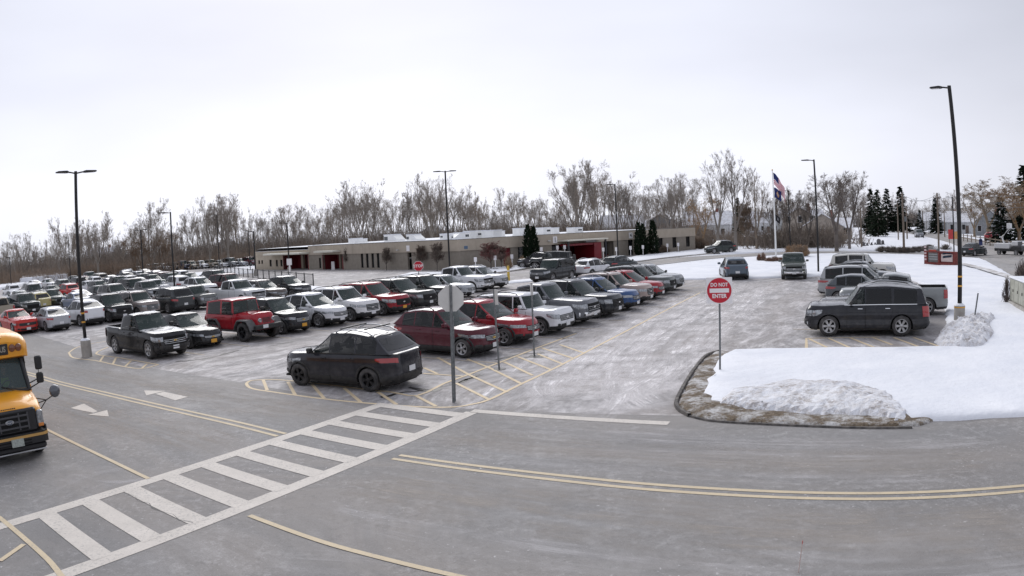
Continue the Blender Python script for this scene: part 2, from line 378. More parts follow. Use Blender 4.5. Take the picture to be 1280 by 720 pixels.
struct(slab('snow_verge', px('900,313.6 950,311 1000,308 1040,308 1100,310 1150,312 1148,314.6 1100,313.5 1040,313.3 985,314 930,316.6 902,318'), .12, SNOW, .2, 1.2, 10))
struct(slab('snow_bank', px('-30,370 0,358 45,350 101,343 175,338 260,331 300,328 300,331 262,334 180,341.6 140,344.5 101,347.5 45,354.5 0,363 -30,372'), .5, SNOW, .6, 2, 11))
struct(slab('snow_bank', px('28,352 45,347 64,347.5 84,347 84,350.5 60,352.5 40,355 26,356'), 1.3, SNOW, .5, 1.5, 12))
struct(slab('snow_verge', px('165,347 200,344.5 262,340 274,337 300,335 318,336 322,341 300,342.5 275,345.5 268,349.5 215,350.5 170,351.5'), .10, SNOW, .3, 1.2, 13))
struct(slab('snow_verge', px('275,348 330,352.8 392,358.8 412,360 404,364 380,361.6 330,356 290,351.6 268,351'), .12, SNOW, .2, 1, 14))
struct(slab('snow_verge', px('42,362 70,360.5 70,363.6 60,370 46,374 44,368'), .08, SNOW, .2, 1, 15))
struct(slab('snow_verge', px('560,356 620,352.8 690,347.8 720,346 722,347.6 690,350.2 620,355.8 565,359'), .08, SNOW, .2, .8, 16))
struct(slab('snow_verge', px('1150,296.5 1180,305 1205,313 1172,314 1130,314.6 1104,312 1060,311 1020,311.6 1020,303 1060,300 1100,289'), .05, SNOW, .4, 2, 17))
# ------------------------------------------------------------------ piles left by the plough
def pile(name, foot, h, seed, label, res=.16, rough=.16):
    rnd = random.Random(seed); cx = sum(p.x for p in foot)/len(foot); cy = sum(p.y for p in foot)/len(foot)
    xs = [p.x for p in foot]; ys = [p.y for p in foot]; x0, x1, y0, y1 = min(xs), max(xs), min(ys), max(ys)
    def dist(p):
        ins = False; best = 1e9; n = len(foot)
        for i in range(n):
            a, b = foot[i], foot[(i+1) % n]
            if (a.y > p.y) != (b.y > p.y) and p.x < (b.x-a.x)*(p.y-a.y)/(b.y-a.y)+a.x: ins = not ins
            d = b-a; t = max(0, min(1, (p-a).dot(d)/d.length_squared)); best = min(best, (a+d*t-p).length)
        return best if ins else -best
    nx, ny = int((x1-x0)/res)+1, int((y1-y0)/res)+1; bm = bmesh.new(); G = {}
    for i in range(nx+1):
        for j in range(ny+1):
            p = Vector((x0+i*res, y0+j*res, 0)); d = dist(p)
            if d < -.30: continue
            e_ = max(0, d); n1 = mnoise.noise(p*1.1+Vector((seed, 0, 0))); n2 = mnoise.noise(p*3.1); n3 = mnoise.noise(p*7.3)
            lump = abs(n2)*.9 + abs(n3)*.5
            z = h*(1-math.exp(-e_*1.5))*(.75+.55*n1) + min(1, e_*3)*rough*lump
            G[i, j] = bm.verts.new((p.x+.05*n3, p.y+.05*n2, max(.0, z)-.04+.17*min(1, max(0, (d+.05)*5))))
    for (i, j) in list(G):
        q = [(i, j), (i+1, j), (i+1, j+1), (i, j+1)]
        if all(k in G for k in q): bm.faces.new([G[k] for k in q])
    # clods broken off the pile, scattered over and around it
    for _ in range(int(8*len(G)/1000)+6):
        k = rnd.choice(list(G)); c = G[k].co + Vector((rnd.uniform(-.2, .2), rnd.uniform(-.2, .2), .0)); s = rnd.uniform(.03, .09)
        r_ = bmesh.ops.create_icosphere(bm, subdivisions=1, radius=s)
        for v in r_['verts']: v.co = c + Vector((v.co.x*rnd.uniform(.7, 1.5), v.co.y*rnd.uniform(.7, 1.3), v.co.z*rnd.uniform(.5, 1)))
    me = bpy.data.meshes.new(name); bm.to_mesh(me); bm.free(); me.materials.append(SNOW_PILE)
    o = link(bpy.data.objects.new(name, me)); return tag(o, label, 'snow pile')
pile('snow_pile', px('893,509 912,492 945,488 985,481 1035,481 1082,487 1118,500 1138,520 1134,531 1090,525 1000,521 930,516'), .30, 1, 'long low ridge of dirty ploughed snow along the lawn edge', rough=.07)
pile('snow_pile', px('1168,428 1178,412 1194,407 1210,400 1228,394 1246,401 1239,410 1246,420 1230,436 1198,438 1180,436'), .42, 2, 'lumpy dirty snow heap round the concrete foot of a lamp pole', rough=.22)
# ------------------------------------------------------------------ kerbs
def kerb(pts, wid, h, name, material, parent=None, z=0.0):
    mb = MB(); P = pts; prof = [(-wid/2, z), (-wid/2+.015, z+h), (wid/2-.015, z+h), (wid/2, z)]; rows = []
    for i, p in enumerate(P):
        d = (P[min(i+1, len(P)-1)]-P[max(i-1, 0)]).normalized(); s = Vector((d.y, -d.x, 0))
        rows.append([Vector((p.x, p.y, 0))+s*a+Vector((0, 0, b)) for a, b in prof])
    mb.grid(rows); return mb.build(name, material, parent)
KERB = mat('tar_kerb', (.07, .065, .062), .9, noise=.6, nscale=6, bump=.5, bscale=30, col2=(.2, .18, .16))
CONC = mat('concrete', (.42, .40, .37), .85, noise=.6, nscale=3, bump=.25, bscale=30, col2=(.27, .25, .22))
struct(kerb(smooth_path(px('900,440.2 889,443 880,448.5 868,463 857,480 848,497 845,506 850,514 862,521'), 5), .11, .085, 'kerb', KERB))
struct(kerb(smooth_path(px('862,521 880,525.5 900,528 950,531 1000,533.3 1050,535.2 1100,536 1140,535.5'), 4), .08, .045, 'kerb', KERB))
struct(kerb(smooth_path(px('768,331.4 790,328.6 830,323.2 870,319.2 900,316.6'), 4), .2, .13, 'kerb', CONC))
struct(kerb(smooth_path(px('560,342 580,344.6 600,344.2 640,339.4 664,335.4'), 4), .2, .13, 'kerb', CONC))
struct(kerb(smooth_path(px('1040,317.4 1100,318.0 1150,319.0 1190,321.6'), 4), .25, .16, 'kerb', CONC))
# sidewalk by the street
g = MB(); strip([at(1200, 331.5), at(1225, 337.5), at(1262, 349), Vector((30, 31, 0))], 1.0, .20, g); struct(g.build('sidewalk', mat('worn_walk', (.42, .40, .38), .9, noise=.7, nscale=1.5, col2=(.78, .78, .8)))) 
# ================================================================== painted markings (children of the paved surface they lie on)
def lines(name, segs, wid, material, parent, z):
    for s in segs:
        P = px(s) if isinstance(s, str) else s
        mb = MB(); strip(P, wid, z, mb); mb.build(name, material, parent)
ZD = .010
A0, A1 = at(10, 655.5), at(478, 505.5); B0, B1 = at(80, 718.5), at(590, 515.5)
def ext(a, b, k0, k1): d = (b-a).normalized(); return a-d*k0, b+d*k1
a0, a1 = ext(A0, A1, .3, .1); b0, b1 = ext(B0, B1, 2.0, 0)
lines('crosswalk_edge', [[a0, a1], [b0, b1]], .34, P_WHITE, drive, ZD)
c0, c1 = at(59, 644), at(480, 507); e0, e1 = at(130, 698), at(577, 519.5)
for k in range(11):
    t = k/10; p, q = c0.lerp(c1, t), e0.lerp(e1, t); d = (q-p).normalized()
    lines('crosswalk_bar', [[p+d*.02, q-d*.02]], .40, P_WHITE, drive, ZD+.002)
lines('stop_line', ['590,513.8 836,529.5'], .30, P_WHITE, drive, ZD)
def offset(P, o):
    r = []
    for i, p in enumerate(P):
        d = (P[min(i+1, len(P)-1)]-P[max(i-1, 0)]).normalized(); r.append(p+Vector((d.y, -d.x, 0))*o)
    return r
for s in ('-60,436 0,457 40,468.5 75,479 130,492 190,506 245,518.5 300,531 352,544', '495,571.5 560,581 640,591 720,600 800,608 900,615 1000,619.5 1100,620.5 1200,617 1290,610'):
    P = smooth_path(px(s), 4)
    lines('centre_line', [offset(P, .13), offset(P, -.13)], .115, P_YEL, drive, ZD)
lines('edge_line', [smooth_path(px(s), 4) for s in ('-20,500 30,523 70,543 130,572 186,599', '312,645 400,677 480,699 600,727', '-14,640 0,648 30,673 60,700 78,722')] + ['0,702 30,681'], .11, P_YEL, drive, ZD+.004)
for polys in ((['180,488 207,488.5 183,494.3', '194,492.3 205,489.6 235,496 219,500.5']), (['88,510 105,504.5 122,514 117,516', '110,518.5 134,512.5 136,520.5'])):
    g = MB()
    for k, s in enumerate(polys): g.poly(px(s, ZD+.002*k))
    bmv = g.build('lane_arrow', P_WHITE, drive)
    if bmv.data.polygons[0].normal.z < 0: bmv.data.flip_normals()
hat = ['308,480 311,484 320,487 340,490 390,497 440,502.5 490,506.5 530,509 567,509 590,505.5 612,499.5 652,480 692,461 730,441.5 750,431 800,405 840,384 875,366',
       '308,480 311,477 320,475.3 350,475 400,480 450,486 490,490.5 522,494.5 555,479.5 580,470.5 620,455 665,437.5 700,424.5 720,417']
lines('hatch_outline', [smooth_path(px(s), 3) for s in hat], .11, P_STALL2, lot, .008)
hs = '520,495 545,508;570,479 612,500;587,469 634,490.5;612,460 652,480;630,452.5 666,469.5;647,446 689,462.5;672,442.5 704,455.5;677,435 716,448;700,431 730,441.5;530,460 547,467.5;547,447 587,469;584,449 612,460;529,467 580,470.5;' \
     '329,475 334,488;360,477.5 369,494;390,480.5 405,498;430,485 451,503;472,490 496,506'
lines('hatch_line', hs.split(';'), .11, P_STALL2, lot, .009)
lines('hatch_outline', [smooth_path(px(s), 3) for s in ('86,441 95,435 110,430.5 132,427', '86,441 92,447.5 120,451 150,457.5 177,461 198,456', '135,434 120,442.5 150,447.5 198,456')], .11, P_STALL2, drive, ZD)
lines('hatch_line', '130,444.5 125,452;145,447.5 141,455.5;164,451 157,458;184,455 177,461'.split(';'), .11, P_STALL2, drive, ZD+.001)
lines('hatch_line', '1008,436.3 1008,423 1100,421.5;1011,423.5 1037,436;1036,423 1065,436;1063,422.5 1097,436;1091,422 1115,431;1117,422 1155,436;1142,422 1182,436'.split(';'), .12, P_STALL2, lot, .008)
for k in range(12): lines('stall_line', [[nu(-19.4, 20.2+2.7*k+.8-.55), nu(-13.4, 20.2+2.7*k+.8-.55)]], .10, P_STALL, lot, .008)
for k in range(10): lines('stall_line', [[nu(-32.5, 17.1+2.52*k), nu(-26.0, 17.1+2.52*k)]], .10, P_STALL, lot, .008)
for k in range(11): lines('stall_line', [[nu(-5.2, 29.8+2.7*k), nu(.2, 29.8+2.7*k)]], .10, P_STALL, lot, .008)
# frost, salt and tyre tracks dragged along the lanes: a thin film lying on the asphalt
def film(name, colr, lo, hi, dens):
    g = NT(name); uv = nd(g.t, 'ShaderNodeUVMap').outputs[0]; s3 = nd(g.t, 'ShaderNodeSeparateXYZ'); g.t.links.new(uv, s3.inputs[0])
    v = nd(g.t, 'ShaderNodeVectorMath', operation='MULTIPLY'); v.inputs[1].default_value = (.22, 3.2, 1); g.t.links.new(uv, v.inputs[0])
    v2 = nd(g.t, 'ShaderNodeVectorMath', operation='MULTIPLY'); v2.inputs[1].default_value = (.9, 9, 1); g.t.links.new(uv, v2.inputs[0])
    a = g.noise(v.outputs[0], 1.0, 6, .65, lo, hi); a2 = g.noise(v2.outputs[0], 1.0, 6, .7, .40, .62); m3 = g.noise(g.pos, .8, 6, .7, .36, .60)
    f = g.math('MULTIPLY', g.math('MULTIPLY', a, g.rng(a2, 0, 1, .35, 1)), m3); f = g.math('MULTIPLY', f, dens)
    edge = nd(g.t, 'ShaderNodeVertexColor'); edge.layer_name = 'fade'; f = g.math('MULTIPLY', f, edge.outputs['Color'])
    g.b.inputs['Base Color'].default_value = (*colr, 1); g.rough(.85); g.t.links.new(f, g.b.inputs['Alpha']); return g.m
FROST = film('frost_film', (.80, .77, .765), .40, .54, 1.3); SALT = film('tan_salt_film', (.40, .36, .32), .38, .58, .8); FROST2 = film('thin_frost_film', (.66, .64, .64), .46, .64, .55)
NTRK = [0]
def track(P, wid, m, parent, z):
    P = smooth_path(P, 6); M_ = 8; L_ = 0; rows = []; uvs = []; fade = []; n = len(P); NTRK[0] += 1; off = NTRK[0]*13.7
    for i, p in enumerate(P):
        if i: L_ += (p-P[i-1]).length
        d = (P[min(i+1, n-1)]-P[max(i-1, 0)]).normalized(); s_ = Vector((d.y, -d.x, 0)); r = []
        for j in range(M_+1):
            t = j/M_*2-1; q = p+s_*t*wid/2; r.append((q.x, q.y, z+NTRK[0]*.00004)); uvs.append((L_+off, t*wid/2+off)); fade.append(max(0, 1-abs(t)**2.5)*min(1, i/4, (n-1-i)/4))
        rows.append(r)
    mb = MB(); mb.grid(rows); me = mb.mesh('frost_track', m); ul = me.uv_layers.new(name='UVMap'); ca = me.color_attributes.new('fade', 'FLOAT_COLOR', 'POINT')
    for lp in me.loops: ul.data[lp.index].uv = uvs[lp.vertex_index]
    for k, f in enumerate(fade): ca.data[k].color = (f, f, f, 1)
    put('frost_track', me, parent)
for s, w_, m in (('905,358 850,384 800,410 755,438 722,470 700,500', 3.4, FROST), ('930,356 880,380 835,405 800,432 782,462 786,492 820,516', 2.6, FROST), ('850,366 785,400 730,436 690,470 655,500 615,525', 2.4, FROST2), ('960,352 930,375 900,398 875,420 850,445 815,470 770,500', 2.6, FROST), ('320,474 380,455 430,439 480,422 530,405 580,391', 3.2, FROST), ('250,462 300,452 360,436 420,420 470,405', 2.4, FROST2), ('1000,350 985,370 965,395 945,420 910,436', 3.0, FROST2), ('700,500 690,480 720,455 760,430 800,405', 2.0, FROST)):
    track(px(s), w_, m, lot, .0050)
rt_ = random.Random(8)
for base_, k_ in (('905,358 850,384 800,410 755,438 722,470 700,500 660,525', 5), ('930,356 880,380 835,405 800,432 782,462 786,492 820,516', 4), ('860,364 790,398 735,434 695,470 670,500', 4), ('970,352 935,378 900,402 872,424 840,450 800,478 760,505', 4), ('330,472 390,452 440,436 490,420 540,402', 4)):
    P_ = px(base_)
    for _ in range(k_): track(offset(P_, rt_.uniform(-2.2, 2.2)), rt_.uniform(.25, .6), FROST, lot, .0052)
cl2 = px('495,571.5 560,581 640,591 720,600 800,608 900,615 1000,619.5 1100,620.5 1200,617 1290,610'); cl1 = px('-60,436 0,457 40,468.5 75,479 130,492 190,506 245,518.5 300,531 352,544')
for c_, o_, w_, m in ((cl2, 1.5, 2.4, SALT), (cl2, -1.7, 2.0, SALT), (cl2, -.8, 1.0, FROST2), (cl2, 2.9, 1.4, FROST2), (cl2, -2.9, 1.2, FROST2), (cl1, 1.6, 2.2, SALT), (cl1, -1.7, 2.2, SALT), (cl1, -3.1, 1.3, FROST2), (cl1, .9, .8, FROST2)):
    track(offset(c_, o_), w_, m, drive, .0058)
for s, w_, m in (('-10,660 60,628 120,600 180,588', 1.8, FROST2), ('20,600 90,590 150,600 220,585', 1.6, FROST2), ('330,700 420,705 520,716', 1.4, FROST2), ('610,528 680,535 760,540 850,545 960,548', 1.6, FROST2), ('640,560 760,566 900,572 1050,575 1200,570', 1.2, FROST2), ('780,545 900,552 1050,556 1200,552 1280,545', .9, FROST2)):
    track(px(s), w_, m, drive, .0062)
# tarred cracks
def crack(pts, wid, seed, parent=lot, z=.0065):
    rnd = random.Random(seed); P = px(pts); o = []
    for a, b in zip(P, P[1:]):
        n = max(2, int((b-a).length/.25)); s = Vector(((b-a).y, -(b-a).x, 0)).normalized()
        for k in range(n): o.append(a.lerp(b, k/n)+s*rnd.uniform(-.09, .09))
    mb = MB(); strip(o, [rnd.uniform(.2, 1)*wid for _ in o], z, mb); mb.build('crack', TAR, parent)
TAR = mat('tar', (.030, .028, .028), .55, noise=.4, nscale=4)
crack('219,452 240,450.5 262,447.5 280,443 302,437', .28, 1, lot); crack('474,496 520,489 566,481 610,466', .18, 2); crack('566,481 585,474 607,466', .22, 3); crack('622,450 650,443 690,440', .3, 4); crack('512,484 540,489 552,482', .35, 5); crack('345,430 375,426', .25, 6); crack('655,447 676,447 690,443', .35, 9)
crack('158,618 200,640 250,661', .028, 7, drive, .0125)
# ================================================================== cars
def paint_mat():
    g = NT('car_paint'); oi = nd(g.t, 'ShaderNodeObjectInfo'); tcn = nd(g.t, 'ShaderNodeTexCoord')
    geo = nd(g.t, 'ShaderNodeNewGeometry'); sx = nd(g.t, 'ShaderNodeSeparateXYZ'); g.t.links.new(geo.outputs['Normal'], sx.inputs[0])
    sp_ = nd(g.t, 'ShaderNodeSeparateXYZ'); g.t.links.new(tcn.outputs['Object'], sp_.inputs[0])
    upw = g.rng(sx.outputs['Z'], .80, .97); n1 = g.noise(g.pos, 2.6, 5, .6, .40, .60); 
    dust = g.math('MULTIPLY', g.math('MULTIPLY', upw, n1), oi.outputs['Alpha'])
    low = g.rng(sp_.outputs['Z'], .95, .25); grime = g.math('MULTIPLY', g.math('MULTIPLY', low, g.noise(g.pos, 6, 5, .65, .30, .70)), .10)
    c = g.mixc(grime, oi.outputs['Color'], (.34, .32, .30)); c = g.mixc(g.math('MULTIPLY', g.noise(g.pos, 3, 4, .6, .45, .75), .03), c, (.5, .49, .48))
    c = g.mixc(dust, c, (.82, .83, .86)); g.col(c)
    g.rough(g.math('ADD', g.math('MULTIPLY', g.math('ADD', dust, grime), .5), .12)); g.b.inputs['Metallic'].default_value = .0
    g.b.inputs['Specular IOR Level'].default_value = .30; g.b.inputs['Coat Weight'].default_value = .25; g.b.inputs['Coat Roughness'].default_value = .12
    return g.m
PAINT = paint_mat()
GLASS = mat('car_glass', (.004, .005, .006), .04, spec=.30)
SEAT = mat('car_seat', (.020, .020, .022), .8)
def tinted(name, col, a_):
    m_ = mat(name, col, .05, spec=.45); m_.node_tree.nodes['Principled BSDF'].inputs['Alpha'].default_value = a_; return m_
GLASS = tinted('rear_side_glass', (.004, .005, .006), .88); GLASS_F = tinted('front_side_glass', (.012, .022, .020), .42)
GLASS_W0 = mat('windscreen_glass', (.055, .075, .070), .06, spec=.55, coat=.0)
GLASS_W = tinted('windscreen', (.045, .068, .062), .60)
BLACK = mat('black_trim', (.016, .016, .017), .55, noise=.4, nscale=9, col2=(.05, .048, .045))
SEAM = mat('panel_gap', (.004, .004, .004), .9)
RUBBER = mat('tyre_rubber', (.022, .021, .021), .85, noise=.7, nscale=5, col2=(.085, .08, .078))
ALLOY = mat('alloy', (.46, .46, .47), .35, .75, noise=.4, nscale=6, col2=(.25, .24, .23))
ALLOY_D = mat('black_alloy', (.018, .018, .02), .4, .3)
CHROME = mat('chrome', (.72, .73, .75), .12, 1.0)
LAMP = mat('headlamp', (.40, .42, .44), .10, .45, spec=.9, coat=.6, noise=.5, nscale=14, col2=(.10, .10, .11))
TAIL = mat('tail_lamp', (.34, .010, .012), .12, spec=.7, coat=.6)
PLATE_W = mat('plate_white', (.72, .73, .74), .5); PLATE_O = mat('plate_gold', (.72, .36, .04), .5)
GOLD = mat('gold_badge', (.62, .42, .12), .3, .6)
SILVER = mat('silver_trim', (.52, .53, .54), .35, .6)
AMBER = mat('amber_lamp', (.6, .2, .03), .2, coat=.4)
def interp(tab):
    xs = [a for a, b in tab]; ys = [b for a, b in tab]
    def f(x):
        if x <= xs[0]: return ys[0]
        if x >= xs[-1]: return ys[-1]
        for i in range(len(xs)-1):
            if x <= xs[i+1]:
                t = (x-xs[i])/(xs[i+1]-xs[i]); t = t*t*(3-2*t)*.5+t*.5
                return ys[i]+(ys[i+1]-ys[i])*t
    return f
KINDS = {}
def kind(name, **k):
    base = dict(L=4.6, W=1.85, H=1.68, wb=2.7, fo=.92, r=.35, gc=.20, nose=.92, hood=1.06, belt=1.06, tail=1.12, ws=(1.06, .22), rg=(-2.16, -1.56), roof=None, hwr=.25, p=3.6, pr=4.5,
                glass=((.86, .12), (.07, -.84), (-.90, -1.62)), clad=.26, spokes=5, rim='alloy', rails=True, face='car', bed=None, pillar=.055, ragtop=False)
    base.update(k); KINDS[name] = base
kind('crossover')
kind('boxy_crossover', L=4.72, H=1.74, hood=1.14, nose=1.00, belt=1.10, rg=(-2.24, -1.86), ws=(1.02, .32), p=4.5, pr=6, hwr=.23)
kind('small_crossover', L=4.25, W=1.78, H=1.66, wb=2.55, fo=.85, ws=(.94, .16), rg=(-2.0, -1.52), glass=((.76, .03), (-.02, -.84), (-.90, -1.45)), hood=1.04, nose=.92, r=.34)
kind('large_suv', L=5.15, W=2.03, H=1.89, wb=2.95, fo=1.0, r=.40, gc=.24, nose=1.10, hood=1.22, belt=1.20, tail=1.22, ws=(.98, .44), rg=(-2.46, -2.26), glass=((.86, .14), (.08, -.95), (-1.06, -2.0)), p=6, pr=8, hwr=.20, clad=.14, spokes=6)
kind('midsize_suv', L=5.0, W=1.98, H=1.78, wb=2.9, fo=.95, r=.38, gc=.21, nose=1.0, hood=1.13, belt=1.12, tail=1.14, ws=(1.06, .32), rg=(-2.38, -1.94), hwr=.24, glass=((.84, .08), (.02, -.95), (-1.04, -1.85)), p=5, pr=6.5, spokes=5)
kind('boxy_suv', L=4.42, W=1.76, H=1.68, wb=2.64, fo=.88, r=.36, gc=.22, nose=1.00, hood=1.09, belt=1.09, tail=1.10, ws=(.80, .46), rg=(-2.14, -2.02), glass=((.66, .05), (-.01, -.80), (-.88, -1.72)), p=8, pr=9, hwr=.12, clad=.22, spokes=5)
kind('sedan', L=4.68, W=1.80, H=1.45, wb=2.7, fo=.93, r=.33, gc=.16, nose=.72, hood=.90, belt=.92, tail=.98, ws=(.92, .10), rg=(-1.92, -1.18), glass=((.76, -.02), (-.07, -.92), (-.97, -1.35)), hwr=.26, clad=.10, rails=False)
kind('hatchback', L=4.25, W=1.78, H=1.50, wb=2.6, fo=.86, r=.33, gc=.16, nose=.76, hood=.93, belt=.95, tail=1.02, ws=(.88, .08), rg=(-2.0, -1.55), glass=((.74, -.02), (-.07, -.88), (-.93, -1.42)), hwr=.24, clad=.10, rails=False)
kind('coupe', L=5.0, W=1.92, H=1.44, wb=2.95, fo=.98, r=.36, gc=.15, nose=.84, hood=.98, belt=.98, tail=1.03, ws=(.72, -.10), rg=(-1.95, -1.25), glass=((.56, -.55), (-.62, -1.2)), hwr=.28, clad=.06, rails=False, p=5.5, pr=6)
kind('minivan', L=5.1, W=1.98, H=1.74, wb=3.05, fo=.98, r=.34, gc=.16, nose=.84, hood=1.02, belt=1.02, tail=1.04, ws=(1.35, .52), rg=(-2.42, -2.14), glass=((1.10, .26), (.20, -.90), (-.97, -2.0)), hwr=.22, clad=.10)
kind('pickup', L=5.55, W=1.98, H=1.86, wb=3.52, fo=.98, r=.40, gc=.26, nose=1.10, hood=1.20, belt=1.20, tail=1.26, ws=(1.10, .52), rg=(-1.02, -.86), glass=((.94, .26), (.20, -.72)), p=6, pr=12, hwr=.20, clad=.12, bed=(-1.12, .55), rails=False, spokes=6, face='truck')
kind('midsize_pickup', L=5.3, W=1.88, H=1.80, wb=3.26, fo=.93, r=.40, gc=.25, nose=1.04, hood=1.15, belt=1.15, tail=1.20, ws=(1.05, .46), rg=(-.98, -.82), glass=((.90, .20), (.14, -.70)), p=6, pr=12, hwr=.20, clad=.14, bed=(-1.06, .50), rails=False, spokes=6, face='truck')
kind('offroader', L=4.05, W=1.86, H=1.92, wb=2.46, fo=.72, r=.44, gc=.46, nose=1.20, hood=1.26, belt=1.22, tail=1.22, ws=(.52, .40), rg=(-1.84, -1.80), glass=((.36, -.42), (-.55, -1.62)), p=9, pr=14, hwr=.16, clad=.0, rails=False, spokes=5, rim='black', face='jeep', nw=.32, pillar=.05)
kind('offroader_long', L=4.6, W=1.86, H=1.85, wb=3.0, fo=.72, r=.40, gc=.36, nose=1.14, hood=1.20, belt=1.18, tail=1.18, ws=(.80, .66), rg=(-2.06, -2.02), glass=((.62, -.20), (-.28, -.98), (-1.08, -1.86)), p=9, pr=14, hwr=.16, clad=.0, rails=False, face='jeep', nw=.28)
kind('sleek_crossover', L=4.58, W=1.86, H=1.66, hood=1.03, nose=.88, belt=1.04, tail=1.14, ws=(1.12, .20), rg=(-2.16, -1.38), glass=((.88, .10), (.05, -.84), (-.90, -1.50)), hwr=.28, p=3.2, pr=4.0, clad=.24)
kind('wagon', L=4.8, W=1.84, H=1.60, hood=.98, nose=.84, belt=1.0, tail=1.06, ws=(1.05, .22), rg=(-2.30, -1.86), glass=((.84, .06), (.0, -.92), (-.99, -1.86)), hwr=.26, p=3.8, pr=5, clad=.24)
kind('long_sedan', L=4.92, W=1.84, H=1.44, wb=2.82, fo=.98, r=.34, gc=.15, nose=.70, hood=.90, belt=.92, tail=1.0, ws=(1.02, .16), rg=(-2.08, -1.22), glass=((.84, .0), (-.05, -.95), (-1.0, -1.42)), hwr=.30, clad=.08, rails=False, p=3.4, pr=4.5)
def wheel_meshes(r, wt, spokes, style):
    key = ('wheel', r, wt, spokes, style)
    if key in KINDS: return KINDS[key]
    t = MB(); ri = r*.66; prof = [(ri, -.5), (ri+.02, -.52), (r*.90, -.52), (r*.97, -.44), (r, -.30), (r, .30), (r*.97, .44), (r*.90, .52), (ri+.02, .52), (ri, .5), (ri*.94, .3)]
    t.lathe([(a, b*wt) for a, b in prof], 26, 'y')
    rim = MB(); rim.lathe([(ri+.004, .50*wt), (ri-.012, .515*wt), (ri-.03, .46*wt), (ri-.045, .10*wt)], 26, 'y'); rim.lathe([(ri-.03, .12*wt), (.001, .12*wt)], 20, 'y', mi=1)
    for k in range(spokes):
        a = 2*math.pi*k/spokes
        for s_ in ((-.10, .10),):
            def P(rad, off, y): 
                ca, sa = math.cos(a), math.sin(a); return (rad*ca-off*sa, y*wt, -(rad*sa+off*ca))
            w0, w1 = .030, .055
            vs_ = [P(.05, -w0, .42), P(.05, w0, .42), P(ri-.015, w1, .46), P(ri-.015, -w1, .46), P(.05, -w0, .16), P(.05, w0, .16), P(ri-.015, w1, .2), P(ri-.015, -w1, .2)]
            rim.add(vs_, [(0,1,2,3), (0,4,5,1), (1,5,6,2), (2,6,7,3), (3,7,4,0)])
    rim.lathe([(.075, .2*wt), (.07, .46*wt), (.05, .49*wt), (.001, .49*wt)], 12, 'y')
    m = [ALLOY if style == 'alloy' else ALLOY_D, SEAM]
    KINDS[key] = (t.mesh('wheel', RUBBER, 40), rim.mesh('rim', m, 40)); return KINDS[key]
